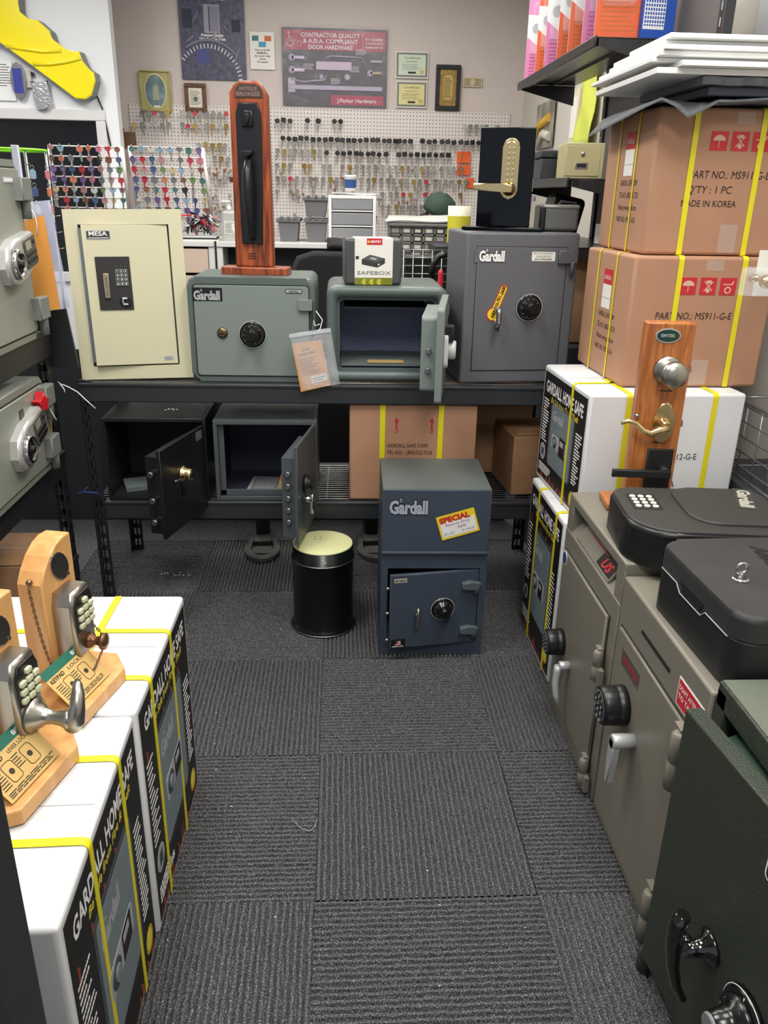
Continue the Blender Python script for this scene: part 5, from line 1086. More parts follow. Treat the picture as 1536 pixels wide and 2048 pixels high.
# ================================================================ the back of the shop
YB = BY - .012
def wrect(px0, py0, px1, py1, Y=YB):
    """rectangle on a plane of constant Y covering the given picture area; returns Face at lower left, width, height"""
    ym = (py0 + py1) / 2; xm = (px0 + px1) / 2
    x0 = aY(px0, ym, Y).x; x1 = aY(px1, ym, Y).x; z1 = aY(xm, py0, Y).z; z0 = aY(xm, py1, Y).z
    return Face((x0, Y, z0), X_, Z_), x1 - x0, z1 - z0
def pegmat():
    m = mat('white_pegboard', (216, 208, 204), .6); nt = m.node_tree; b = nt.nodes['Principled BSDF']
    tc = nt.nodes.new('ShaderNodeTexCoord'); sp = nt.nodes.new('ShaderNodeSeparateXYZ'); nt.links.new(tc.outputs['Object'], sp.inputs[0])
    ds = []
    for k in ('X', 'Z'):
        a = nt.nodes.new('ShaderNodeMath'); a.operation = 'DIVIDE'; a.inputs[1].default_value = .0254; nt.links.new(sp.outputs[k], a.inputs[0])
        f = nt.nodes.new('ShaderNodeMath'); f.operation = 'FRACT'; nt.links.new(a.outputs[0], f.inputs[0])
        s = nt.nodes.new('ShaderNodeMath'); s.operation = 'SUBTRACT'; s.inputs[1].default_value = .5; nt.links.new(f.outputs[0], s.inputs[0])
        p = nt.nodes.new('ShaderNodeMath'); p.operation = 'POWER'; p.inputs[1].default_value = 2; nt.links.new(s.outputs[0], p.inputs[0]); ds.append(p)
    ad = nt.nodes.new('ShaderNodeMath'); ad.operation = 'ADD'; nt.links.new(ds[0].outputs[0], ad.inputs[0]); nt.links.new(ds[1].outputs[0], ad.inputs[1])
    lt = nt.nodes.new('ShaderNodeMath'); lt.operation = 'LESS_THAN'; lt.inputs[1].default_value = .028; nt.links.new(ad.outputs[0], lt.inputs[0])
    mx = nt.nodes.new('ShaderNodeMix'); mx.data_type = 'RGBA'; mx.inputs[6].default_value = lin((216, 208, 204)); mx.inputs[7].default_value = lin((96, 86, 84)); nt.links.new(lt.outputs[0], mx.inputs[0]); nt.links.new(mx.outputs[2], b.inputs['Base Color'])
    return m
bm = NB(); xl = aY(258, 220, YB).x; xr = aY(1020, 235, YB).x; zt = aY(800, 221, YB).z
box(bm, (xl, YB, .95), (xr, YB + .006, zt), .001); pb = obj('pegboard', bm, pegmat()); tag(pb, 'big white pegboard on the back wall covered with hanging keys', 'pegboard')
# posters and frames ------------------------------------------------
PURP = mat('poster_slate_purple', (52, 52, 72), .35, 0, None, (26, .8, (92, 88, 114)))
F, w, h = wrect(359, -30, 490, 160); bm = NB(); F.rect(bm, 0, 0, w, h, 0, .003, 0)
F.text(bm, 'Gardall', w * .5, h * .90, h * .07, .004, 1, w * .62, bold=.07, align='C'); F.text(bm, 'SAFE CORPORATION', w * .5, h * .845, h * .022, .004, 2, w * .45, bold=.03, align='C')
F.rect(bm, w * .38, h * .50, w * .62, h * .80, .003, .006, 3); F.rect(bm, w * .47, h * .52, w * .60, h * .78, .006, .008, 4); F.rect(bm, w * .455, h * .52, w * .47, h * .78, .006, .008, 5)
F.text(bm, 'Premium Quality', w * .5, h * .465, h * .03, .006, 2, w * .34, align='C', bold=.03); F.text(bm, 'Safes You Can Trust', w * .5, h * .425, h * .03, .006, 2, w * .40, align='C', bold=.03)
F.rect(bm, w * .05, h * .55, w * .2, h * .75, .003, .005, 5); F.rect(bm, w * .80, h * .52, w * .93, h * .65, .003, .005, 5); F.rect(bm, w * .24, h * .18, w * .44, h * .33, .003, .006, 6)
for i in range(34):
    a = R(200 - i * 6.5); G = Face(F.p(w * .42, h * -.02, .003), F.U * math.cos(a) + F.V * math.sin(a), F.V * math.cos(a) - F.U * math.sin(a))
    if -.02 * h + math.sin(a) * w * .5 > 0 and abs(w * .42 + math.cos(a) * w * .52 - w / 2) < w / 2: G.rect(bm, w * .46, -w * .006, w * .52, w * .006, 0, .003, 2)
tube(bm, [F.p(w * .42 + w * .57 * math.cos(R(a)), h * -.02 + w * .57 * math.sin(R(a)), .004) for a in range(40, 132, 8)], w * .022, 6, 4)
for a_, b2 in (((.06, .38), (.22, .47)), ((.3, .72), (.2, .6)), ((.78, .12), (.92, .36)), ((.66, .60), (.74, .52))): tube(bm, [F.p(w * a_[0], h * a_[1], .004), F.p(w * b2[0], h * b2[1], .004)], w * .018, 6, 4)
tag(obj('poster', bm, [PURP, mat('poster_black', (28, 28, 34), .4), WHT, mat('poster_grey', (150, 148, 160), .4), mat('poster_grey2', (128, 124, 146), .4), NAVY, mat('poster_blue', (56, 66, 126), .4)]), 'slate purple poster of a safe and dial on the back wall', 'poster')
F, w, h = wrect(500, 64, 549, 139); bm = NB(); F.rect(bm, 0, 0, w, h, 0, .002, 0); F.rect(bm, w * .1, h * .76, w * .36, h * .9, .002, .003, 1); F.rect(bm, w * .36, h * .60, w * .66, h * .74, .002, .003, 2); F.rect(bm, w * .60, h * .76, w * .88, h * .9, .002, .003, 3)
for i, s in enumerate(('There is a $10.00', 'MINIMUM on', 'ALL Credit / Debit', 'Cards', 'Processed!')): F.text(bm, s, w / 2, h * (.5 - i * .08), h * .045, .003, 4, w * (.6, .45, .66, .25, .44)[i], align='C', shear=.2, bold=.02)
tag(obj('notice', bm, [PAPER, mat('slate_blue_ink', (70, 110, 120), .5), mat('cyan_ink', (60, 150, 180), .5), mat('orange_print2', (200, 100, 50), .5), MATTEB]), 'white card payment notice between the two large posters', 'sign')
F, w, h = wrect(565, 57, 774, 213); PMAG = mat('poster_magenta', (160, 22, 60), .3); PDRK = mat('poster_dark', (48, 40, 52), .3); PSIL = mat('poster_lilac_silver', (168, 156, 178), .3)
t = thing('poster', 'shrink-wrapped door hardware poster with magenta heading above the pegboard', 'poster', F.O, 0); F = Face((0, 0, 0), X_, Z_)
bm = NB(); F.rect(bm, 0, 0, w, h, 0, .004, 0); F.rect(bm, w * .02, h * .72, w * .98, h * .97, .004, .005, 1); F.rect(bm, w * .46, h * .02, w * .97, h * .15, .004, .005, 1)
for i, s in enumerate(('CONTRACTOR QUALITY', '& A.D.A. COMPLIANT', 'DOOR HARDWARE')): F.text(bm, s, w * .46, h * (.885 - i * .075), h * .052, .006, 2, w * (.56, .52, .42)[i], align='C', bold=.03)
for i, s in enumerate(('For Quality', 'Commercial &', 'Residential Use')): F.text(bm, s, w * .79, h * (.86 - i * .05), h * .033, .006, 2, w * .17, bold=.02)
F.rect(bm, w * .765, h * .75, w * .768, h * .95, .005, .006, 2); F.text(bm, 'J.Parker Hardware', w * .52, h * .055, h * .05, .006, 2, w * .38, bold=.02)
tube(bm, [F.p(w * .075 + h * .05 * math.cos(a), h * .81 + h * .05 * math.sin(a), .006) for a in [PI * .7 + i * .35 for i in range(14)]], h * .006, 6, 2); tube(bm, [F.p(w * .065, h * .91, .006), F.p(w * .07, h * .83, .006), F.p(w * .105, h * .83, .006), F.p(w * .12, h * .77, .006)], h * .007, 6, 2); F.disc(bm, w * .065, h * .935, h * .015, .005, .008, 2, 12)
F.disc(bm, w * .165, h * .80, h * .035, .005, .007, 4, 20); F.disc(bm, w * .165, h * .80, h * .028, .006, .008, 1, 20)
F.rect(bm, w * .32, h * .47, w * .66, h * .58, .004, .012, 4, .003); F.rect(bm, w * .06, h * .21, w * .96, h * .27, .004, .014, 3, .003); F.rect(bm, w * .05, h * .17, w * .12, h * .36, .004, .012, 3, .003)
tube(bm, [F.p(w * .42, h * .62, .01), F.p(w * .46, h * .65, .01), F.p(w * .76, h * .64, .01), F.p(w * .80, h * .52, .01)], h * .01, 8, 3)
for x, y, r in ((.09, .62, .06), (.09, .46, .06), (.84, .44, .055), (.62, .38, .05), (.37, .38, .04)): F.lathe(bm, w * x, h * y, [(h * r, .004), (h * r * .9, .012), (h * r * .5, .02)], 20, 3)
F.rect(bm, w * .09, h * .60, w * .21, h * .64, .012, .02, 4); F.rect(bm, w * .09, h * .44, w * .21, h * .48, .012, .02, 4); F.rect(bm, w * .84, h * .43, w * .95, h * .46, .012, .02, 5); F.rect(bm, w * .84, h * .58, w * .95, h * .61, .006, .014, 3)
tube(bm, [F.p(w * .08, h * .34, .01), F.p(w * .2, h * .31, .01), F.p(w * .4, h * .34, .01), F.p(w * .42, h * .40, .01)], h * .012, 8, 3)
for k, (x, y) in enumerate(((.20, .52), (.64, .5), (.46, .34), (.7, .72))): F.lines(bm, w * x, h * y - h * .05, w * (x + .1), h * y + h * .03, 4, h * .008, .007, 2)
obj('poster_sheet', bm, [PDRK, PMAG, mat('poster_white', (214, 200, 206), .4), PSIL, mat('poster_pale', (190, 172, 196), .35), mat('poster_tan', (170, 150, 130), .4)], t)
rng = random.Random(8); bm = NB(); quadmesh(bm, [F.p(-.02, -.015, .024), F.p(w + .02, -.015, .024), F.p(w + .02, h + .02, .024), F.p(-.02, h + .02, .024)], 0, .001, 0, 30, 22, 0)
for v in bm.verts: v.co.y -= .004 * math.sin(v.co.x * 31 + v.co.z * 17) * math.sin(v.co.z * 43 - v.co.x * 9)
obj('shrink_wrap', bm, mat('shrink_wrap_glossy', (200, 200, 210), .08, alpha=.06), t)
def certificate(label, r, m):
    F, w, h = wrect(*r); bm = NB(); F.rect(bm, 0, 0, w, h, 0, .003, 0); F.rect(bm, w * .03, h * .05, w * .97, h * .95, .003, .004, 2); F.rect(bm, w * .09, h * .12, w * .91, h * .88, .004, .005, 1)
    F.text(bm, 'Certificate', w / 2, h * .72, h * .09, .006, 3, w * .5, align='C'); F.lines(bm, w * .3, h * .58, w * .7, h * .66, 1, h * .02, .006, 3, .1); F.lines(bm, w * .2, h * .3, w * .8, h * .55, 4, h * .015, .006, 3); F.rect(bm, w * .38, h * .18, w * .62, h * .25, .005, .007, 4); F.disc(bm, w * .8, h * .25, h * .09, .005, .007, 5, 20)
    tag(obj('certificate', bm, m), label, 'certificate')
GI = mat('certificate_ink', (90, 92, 84), .5); CB_ = mat('certificate_border', (112, 116, 110), .5)
certificate('pale green certificate on the back wall, upper of the two', (791, 103, 857, 157), [mat('clear_sleeve', (206, 204, 196), .3), mat('pale_green_paper', (196, 208, 188), .5), CB_, GI, MATTEB, mat('gold_seal', (190, 176, 100), .4)])
certificate('yellowish certificate on the back wall, lower of the two', (792, 162, 854, 216), [mat('clear_sleeve', (206, 204, 196), .3), mat('pale_yellow_paper', (210, 200, 140), .5), CB_, GI, MATTEB, mat('gold_seal2', (180, 170, 90), .4)])
def framed(name, label, r, fm, inner, border, deco):
    F, w, h = wrect(*r); t = thing(name, label, 'picture', F.O, 0); F = Face((0, 0, 0), X_, Z_); bm = NB(); b = border
    for a in ((0, 0, w, b), (0, h - b, w, h), (0, b, b, h - b), (w - b, b, w, h - b)): F.rect(bm, *a, 0, .022, 0, .003)
    obj('frame', bm, fm, t); bm = NB(); F.rect(bm, b, b, w - b, h - b, 0, .008, 0); deco(F, bm, w, h, b); obj('picture_sheet', bm, inner, t)
def d1(F, bm, w, h, b):
    F.rect(bm, w * .22, h * .18, w * .78, h * .82, .008, .012, 1); F.poly(bm, rrect(w * .4, h * .56, .03, w / 2, h / 2), .012, .016, 2)
    F.lines(bm, w * .34, h * .28, w * .66, h * .72, 11, h * .012, .018, 3, .3)
framed('picture_frame', 'dark framed golden scroll plaque on the back wall, beside the certificates', (871, 130, 920, 221), MATTEB, [mat('old_gold_relief', (120, 96, 50), .45, .4, (60, .8), (40, .7, (186, 152, 84))), mat('old_gold_relief2', (140, 114, 62), .45, .4, (60, .8)), mat('gold_scroll', (176, 148, 84), .4, .3), mat('scroll_ink', (80, 60, 34), .6)], .03, d1)
def d2(F, bm, w, h, b):
    F.poly(bm, ell(w * .36, h * .44, w / 2, h / 2, 40), .008, .012, 1); F.poly(bm, ell(w * .33, h * .41, w / 2, h / 2, 40), .012, .014, 2)
    F.poly(bm, [(w * .40, h * .28), (w * .62, h * .28), (w * .60, h * .66), (w * .55, h * .60), (w * .52, h * .74), (w * .48, h * .60), (w * .44, h * .68)], .014, .017, 3); F.rect(bm, w * .42, h * .1, w * .62, h * .15, .014, .018, 4)
framed('picture_frame', 'gold picture with an oval castle view at the top left of the pegboard', (281, 142, 342, 223), mat('gilt_edge', (186, 170, 104), .4, .5), [mat('gilt_ground', (176, 166, 110), .5, .2, (70, .5), (50, .4, (150, 142, 90))), mat('gilt_oval', (216, 212, 160), .4), mat('misty_blue_view', (126, 148, 156), .5, 0, None, (14, .8, (78, 96, 96))), mat('pale_castle', (164, 168, 140), .5), PAPER], .008, d2)
def d3(F, bm, w, h, b):
    F.rect(bm, w * .2, h * .16, w * .8, h * .84, .008, .010, 1); F.lines(bm, w * .26, h * .24, w * .74, h * .76, 10, h * .012, .013, 2)
    F.disc(bm, w * .5, h * .45, h * .08, .010, .0125, 2, 16)
framed('picture_frame', 'brown wooden framed document on the back wall, left of the bronze handle board', (370, 167, 413, 224), wood('brown_frame', (110, 66, 44), (70, 40, 26), 14, .35), [mat('cream_mat', (206, 196, 176), .6), mat('cream_doc', (220, 212, 196), .6), GI], .028, d3)
F, w, h = wrect(926, 155, 964, 174); bm = NB(); F.rect(bm, 0, 0, w, h, 0, .002, 0); F.rect(bm, w * .06, h * .12, w * .94, h * .88, .002, .003, 1); F.poly(bm, ell(w * .13, h * .36, w / 2, h / 2, 20), .003, .004, 0); F.text(bm, '1', w * .1, h * .3, h * .4, .0042, 0); F.text(bm, '1', w * .84, h * .3, h * .4, .0042, 0); tag(obj('banknote', bm, [mat('note_paper', (196, 184, 146), .6), mat('note_ink', (150, 142, 112), .6)]), 'single banknote taped to the back wall beside the scroll plaque', 'banknote')
bm = NB(); F, w, h = wrect(236, 256, 250, 298, 6.6); F.rect(bm, 0, 0, w, h, 0, .01, 0); F.rect(bm, w, h * .02, w * 2.6, h * .82, 0, .01, 1, .002); tag(obj('wall_plaque', bm, [mat('rust_plaque', (150, 80, 60), .5), wood('plaque_wood', (120, 90, 60), (84, 56, 36), 12, .4)]), 'small brown plaques in the corner beside the partition wall', 'plaque')
# partition wall: giant key sign, notes, charms --------------------
YP = PY - .012
t = thing('key_sign', 'giant yellow plastic key shaped sign mounted over the dark window', 'sign', (0, 0, 0), 0)
K = [(-60, 60), (-60, -80), (20, -80), (34, -20), (36, 25), (55, 41), (73, 39), (98, 61), (104, 82), (133, 104), (157, 102), (164, 121), (171, 135), (187, 145), (190, 162), (182, 191), (170, 199), (150, 197), (62, 129), (0, 80)]
P = [aY(x, y, YP - .10) for x, y in K]; bm = NB()
f0 = [bm.verts.new(p) for p in P]; f1 = [bm.verts.new(p + Vector((.012, .10, .0))) for p in P]
ff = bm.faces.new(f0); n = len(P)
for i in range(n):
    q = bm.faces.new((f0[i], f1[i], f1[(i + 1) % n], f0[(i + 1) % n])); q.material_index = 1
bm.faces.new(list(reversed(f1))).material_index = 1
o = bmesh.ops.bevel(bm, geom=list(ff.edges), offset=.012, segments=3, affect='EDGES', profile=.5, clamp_overlap=True)
for f in o['faces']: f.material_index = 0
bmesh.ops.recalc_face_normals(bm, faces=bm.faces)
sg = obj('sign_body', bm, [mat('sign_yellow', (248, 228, 0), .25, coat=.5), mat('sign_grey_side', (120, 124, 122), .5)], t)
bm = NB()
for pts in (((12, 92), (50, 98), (85, 103), (122, 101)), ((66, 128), (100, 128), (130, 124), (162, 116))): tube(bm, [aY(x, y, YP - .103) for x, y in pts], .012, 8)
obj('moulded_groove', bm, mat('sign_yellow', (248, 228, 0)), t)
bm = NB(); tube(bm, [aY(x, y, YP) for x, y in ((192, 188), (204, 215), (212, 250), (222, 295))], .006, 6); obj('power_cord', bm, BPLAST, t)
F, w, h = wrect(-30, 122, 28, 201, YP); bm = NB(); F.rect(bm, 0, 0, w, h, 0, .002, 0); F.lines(bm, w * .5, h * .35, w * .95, h * .95, 9, h * .02, .003, 1, .5); tag(obj('notice', bm, [WHT, MATTEB]), 'white typed notice on the partition under the giant key', 'sign')
bm = NB(); cxy = aY(38, 162, YP - .02); G = Face(cxy, X_, Z_); G.poly(bm, ell(.055, .115, 0, 0, 12), 0, .012, 0, .003); G.rect(bm, -.032, -.075, .028, .075, .012, .016, 1); tag(obj('metal_charm', bm, [mat('pewter', (150, 150, 156), .3, .8), mat('royal_blue', (50, 60, 150), .4)]), 'pewter charm with blue centre hanging on the partition wall', 'ornament')
bm = NB(); G = Face(aY(54, 158, YP), X_, Z_); G.rect(bm, -.03, -.055, .035, .05, 0, .02, 0, .004); G.disc(bm, .045, .03, .012, 0, .02, 1, 12); tag(obj('wall_switch', bm, [mat('beige_switch', (196, 192, 184), .5), BPLAST]), 'small beige box behind the pewter charm on the partition', 'box')
bm = NB(); G = Face(aY(85, 190, YP - .02), X_, Z_); G.poly(bm, [(-.07, .085), (-.02, .07), (.0, .075), (.05, .09), (.052, .05), (.045, .0), (.06, -.05), (.03, -.09), (-.01, -.1), (-.05, -.085), (-.06, -.03), (-.05, .03)], 0, .02, 0, .008); tag(obj('metal_charm', bm, mat('crumpled_chrome', (225, 225, 228), .2, 1, (60, 1.5))), 'bright chrome shield ornament just above the dark window', 'ornament')
# bench, counter goods ---------------------------------------------
WLAM = mat('white_laminate', (214, 212, 212), .4); DKP = mat('dark_panel', (48, 50, 56), .5); BEI = mat('beige_drawer', (206, 184, 168), .5)
yc = 5.9; zc = 1.13
def bench(label, x0, x1, drawers):
    t = thing('workbench', label, 'workbench', (x0, yc, 0), 0); w = x1 - x0; bm = NB(); box(bm, (0, 0, zc - .035), (w, .7, zc), .004); obj('top', bm, WLAM, t)
    for x in (0, w - .04):
        bm = NB(); box(bm, (x, .01, 0), (x + .04, .68, zc - .036), .003); obj('side_panel', bm, WLAM, t)
    bm = NB(); box(bm, (.04, .60, .05), (w - .04, .62, zc - .036)); obj('back_panel', bm, DKP, t)
    if drawers:
        for i in range(3):
            bm = NB(); box(bm, (.045, .012, zc - .21 - i * .18), (w - .045, .40, zc - .05 - i * .18), .003); d = obj('drawer', bm, BEI, t); bm = NB(); box(bm, (w * .38, -.004, zc - .10 - i * .18), (w * .62, .012, zc - .085 - i * .18), .003); obj('pull', bm, WLAM, d)
    else:
        bm = NB(); box(bm, (.045, .30, .05), (w - .045, .31, zc - .05)); obj('front_panel', bm, DKP, t)
    return t
xa = aY(364, 480, yc).x; xb = aY(427, 480, yc).x; xc = aY(432, 480, yc).x; xd = aY(700, 480, yc).x
bench('narrow white workbench with beige drawers by the cream wall safe', xa - .55, xb, True)
bench('long white workbench with dark recess behind the fire safes', xc, xd, False)
PG = mat('grey_plastic_bin', (104, 104, 106), .45); PGL = mat('translucent_grey', (142, 142, 146), .35)
def at_b(px, py, y): return aY(px, py, y)
def bin_(label, px0, px1, z0, h, y=6.05, d=.28):
    x0 = aY(px0, 450, y).x; x1 = aY(px1, 450, y).x; w = x1 - x0; t = thing('storage_bin', label, 'bin', (x0, y, z0), 0)
    bm = NB(); fs = prism(bm, [(.015, 0), (w - .015, 0), (w, h - .02), (0, h - .02)], (0, 0, 0), X_, Z_, -d, 0, 0, .003); obj('tub', bm, PG, t)
    bm = NB(); box(bm, (-.012, -.012, h - .025), (w + .012, d + .01, h), .004)
    for i in range(3): box(bm, (w * (.12 + .32 * i), -.018, h - .006), (w * (.26 + .32 * i), .0, h + .012), .002)
    obj('rim', bm, PG, t); return t
zz0 = zc + .001; hb = (aY(600, 437, 6.05).z - zz0)
bin_('lower grey stacking bin on the bench, left one of the stack', 556, 598, zz0, hb); bin_('lower grey stacking bin beside the white drawer tower', 611, 654, zz0, hb); bin_('upper grey stacking bin resting on the lower bin by the tower', 609, 655, zz0 + hb + .013, aY(630, 394, 6.05).z - zz0 - hb - .013)
x0 = aY(657, 440, 5.98).x; x1 = aY(752, 440, 5.98).x; zt_ = aY(700, 391, 5.98).z; w = x1 - x0; h = zt_ - zz0
t = thing('drawer_tower', 'white three drawer plastic tower standing on the bench', 'drawer unit', (x0, 5.98, zz0), 0)
bm = NB(); fr = .022
for lo, hi in (((0, 0, 0), (fr, .3, h)), ((w - fr, 0, 0), (w, .3, h)), ((fr, 0, h - fr), (w - fr, .3, h)), ((fr, 0, 0), (w - fr, .3, fr * .6)), ((fr, .29, 0), (w - fr, .3, h)), ((fr, 0, h * .34), (w - fr, .3, h * .37)), ((fr, 0, h * .66), (w - fr, .3, h * .69))): box(bm, lo, hi, .004)
obj('frame', bm, WHT, t)
for i in range(3): bm = NB(); z = h * (.03 + .32 * i); box(bm, (fr + .002, .004, z + .01), (w - fr - .002, .28, z + h * .29), .006); obj('drawer', bm, PGL, t)
bm = NB(); c = aY(701, 383, 6.05); lathe(bm, [(.036, 0), (.042, .09), (.044, .092), (.044, .104)], (c.x, 6.1, zt_ + .028), Z_, 24, 0); lathe(bm, [(.0375, .02), (.0425, .075)], (c.x, 6.1, zt_ + .028), Z_, 24, 1, caps=False); tag(obj('plastic_tub', bm, [WHT, mat('tub_blue', (50, 80, 140), .4)]), 'small blue and white tub on top of the drawer tower', 'tub')
bm = NB(); quadmesh(bm, [(x0 + .02, 5.99, zt_ + .012), (x1 + .02, 5.99, zt_ + .008), (x1, 6.26, zt_ + .016), (x0 + .03, 6.26, zt_ + .012)], -.004, .004, 0, 10, 6, .004); tag(obj('plastic_bag', bm, mat('white_film', (220, 220, 218), .3)), 'crumpled white plastic film on the drawer tower', 'bag')
t = thing('sanitizer_bottle', 'clear pump bottle on the bench, left of the bronze handle board', 'bottle', (aY(460, 468, 5.95).x, 5.97, zz0), 0)
bm = NB(); soft_box(bm, rrect(.105, .06, .028), 0, .20, .02); obj('bottle', bm, mat('frosted_bottle', (196, 200, 196), .2, alpha=.75), t); bm = NB(); lathe(bm, [(.016, .20), (.016, .225), (.005, .228), (.005, .25), (.012, .252), (.012, .265)], n=16); box(bm, (-.05, -.008, .252), (.0, .008, .264), .003); obj('pump', bm, WHT, t)
bm = NB(); box(bm, (-.035, -.0312, .05), (.035, -.030, .13)); Face((0, -.0312, 0), X_, Z_).lines(bm, -.03, .055, .03, .125, 7, .004, .001, 1); obj('label', bm, [PAPER, GI], t)
t = thing('magazine_stack', 'papers stacked on the narrow workbench', 'papers', (aY(395, 470, 6.0).x, 6.02, zz0), R(4))
for i in range(4): bm = NB(); box(bm, (-.14 + i * .006, -.1, i * .011), (.15 - i * .01, .12, i * .011 + .010), .001); obj('papers', bm, [PAPER, DKP, PAPER, LGREY][i], t)
# office chair
t = thing('office_chair', 'black office chair seen behind and between the two fire safes', 'chair', (aY(655, 600, 4.75).x, 4.75, 0), 0)
CH = mat('black_mesh_fabric', (22, 22, 24), .85, 0, (300, .3)); bm = NB(); hb = aY(655, 502, 4.75).z
fs = prism(bm, [(-.19, .66), (.19, .66), (.21, hb - .12), (.17, hb - .03), (.08, hb), (-.08, hb), (-.17, hb - .03), (-.21, hb - .12)], (0, 0, 0), X_, Z_, 0, .06, 0, .025); obj('backrest', bm, CH, t)
bm = NB(); box(bm, (-.24, .0, .50), (.24, .46, .58), .03); obj('seat', bm, CH, t); bm = NB(); lathe(bm, [(.03, .08), (.03, .5)], (0, .22, 0), Z_, 16); obj('gas_column', bm, BPLAST, t)
for i in range(5):
    a = i * 2 * PI / 5; bm = NB(); tube(bm, [(0, .22, .10), (.28 * math.cos(a), .22 + .28 * math.sin(a), .07)], [.025, .016], 8); lathe(bm, [(.025, -.012), (.025, .012)], (.28 * math.cos(a), .22 + .28 * math.sin(a), .027), Vector((-math.sin(a), math.cos(a), 0)), 14); obj('caster_leg', bm, BPLAST, t)
bm = NB(); box(bm, (-.03, .05, .4), (.03, .08, .75), .01); obj('back_bar', bm, BPLAST, t); bm = NB(); quadmesh(bm, [(.0, -.01, hb + .0), (.13, -.01, hb + .01), (.16, .05, hb + .05), (.0, .06, hb + .04)], 0, .03, 0, 4, 4, .01); obj('draped_jacket', bm, CH, t)
# parts cabinet with small drawers
yk = 5.2; F, w, h = wrect(776, 452, 905, 560, yk); t = thing('parts_cabinet', 'grey small parts cabinet with many little drawers in front of the person', 'cabinet', (F.O.x, yk, F.O.z), 0)
CG = mat('cabinet_grey', (112, 110, 106), .45); bm = NB(); box(bm, (0, 0, 0), (w, .01, h)); 
cols, rows_ = 6, 7
for i in range(cols + 1): box(bm, (w * i / cols - .006, -.16, 0), (w * i / cols + .006, 0, h), 0)
for j in range(rows_ + 1): box(bm, (0, -.16, h * j / rows_ - .006), (w, 0, h * j / rows_ + .006), 0)
box(bm, (-.01, -.17, h), (w + .01, .012, h + .02), .006); obj('cabinet_body', bm, CG, t); rng = random.Random(2)
DRW = [mat('drawer_clear', (150, 146, 140), .25), mat('drawer_label', (206, 202, 190), .5), mat('drawer_dark', (88, 88, 90), .3)]
for i in range(cols):
    for j in range(rows_):
        bm = NB(); box(bm, (w * i / cols + .009, -.158, h * j / rows_ + .009), (w * (i + 1) / cols - .009, -.02, h * (j + 1) / rows_ - .009), .003)
        if rng.random() < .5: box(bm, (w * i / cols + .016, -.1595, h * j / rows_ + .014), (w * (i + 1) / cols - .018, -.158, h * (j + .7) / rows_), 0, 1)
        obj('drawer', bm, [DRW[rng.choice((0, 0, 2))], DRW[1]], t)
bm = NB(); box(bm, (F.O.x - .02, yk - .2, .0), (F.O.x + w + .3, yk + .08, F.O.z - .002), .004); tag(obj('desk', bm, DKP), 'dark desk under the small parts cabinet', 'desk')
bm = NB(); za = F.O.z + h + .021; quadmesh(bm, [(F.O.x - .03, yk - .17, za), (F.O.x + w + .02, yk - .17, za + .01), (F.O.x + w, yk + .02, za + .03), (F.O.x, yk + .02, za + .02)], 0, .014, 0, 14, 6, .006); tag(obj('plastic_bag', bm, mat('crumpled_film', (206, 204, 198), .22)), 'crumpled translucent plastic sheet lying over the parts cabinet', 'bag')
# black wire rack with dark cases and a red tool handle below the cabinet
yw = 4.4; F, w, h = wrect(806, 500, 900, 640, yw); t = thing('wire_rack', 'silver wire rack with dark pockets behind the open fire safe', 'rack', (F.O.x, yw, 0), 0); bm = NB()
for i in range(6): x = w * i / 5; tube(bm, [(x, 0, .02), (x, 0, F.O.z + h)], .003, 6)
for j in range(10): z = F.O.z + h * j / 9; tube(bm, [(0, 0, z), (w, 0, z)], .003, 6)
for x in (0, w): tube(bm, [(x, 0, .02), (x, .3, .02)], .006, 6)
obj('wire_grid', bm, WIRE, t); bm = NB(); box(bm, (.005, .03, .2), (w - .005, .12, F.O.z + h - .03), .01); obj('dark_pocket', bm, BPLAST, t)
bm = NB(); tube(bm, [aY(862, 560, 4.2), aY(866, 530, 4.2), aY(878, 512, 4.2), aY(900, 508, 4.2)], .016, 10); tube(bm, [aY(862, 560, 4.2), Vector((aY(862, 560, 4.2).x, 4.2, 0))], .016, 10); tag(obj('chair_arm', bm, BPLAST), 'curved black tube of a chair arm left of the tall slate grey safe', 'chair')
bm = NB(); p = aY(881, 556, 4.1); lathe(bm, [(.013, -1.085), (.013, .02), (.011, .035), (.004, .04)], p, Z_, 14); tag(obj('tool_handle', bm, mat('red_handle', (200, 40, 60), .4)), 'red handle standing upright beside the tall slate grey safe', 'tool')
# person ------------------------------------------------------------
hp = aY(880, 418, 5.62)
t = thing('person', 'person in a dark green cap bending over work behind the parts cabinet', 'person', (hp.x, 5.62, 0), 0)
hz = hp.z - .03
me = bpy.data.meshes.new('body'); J = [(0, .22, .62), (0, .18, .85), (0, .12, 1.08), (0, .06, 1.20), (-.01, .03, 1.27), (-.02, -.01, hz - .03), (-.17, .08, 1.16), (-.24, .0, .96), (-.12, -.16, .92), (.17, .08, 1.16), (.24, .0, .96), (.12, -.16, .92), (-.1, .0, .60), (-.1, -.05, .25), (.1, .0, .60), (.1, -.05, .25), (-.1, -.1, .05), (.1, -.1, .05)]
Ed = [(0, 1), (1, 2), (2, 3), (3, 4), (4, 5), (3, 6), (6, 7), (7, 8), (3, 9), (9, 10), (10, 11), (0, 12), (12, 13), (13, 16), (0, 14), (14, 15), (15, 17)]
me.from_pydata(J, Ed, []); bo = bpy.data.objects.new('body', me); COL.objects.link(bo); bo.parent = t; bo.modifiers.new('s', 'SKIN'); rad = [.15, .14, .15, .10, .055, .05, .06, .045, .035, .06, .045, .035, .08, .06, .08, .06, .045, .045]
for v, r in zip(me.skin_vertices[0].data, rad): v.radius = (r, r)
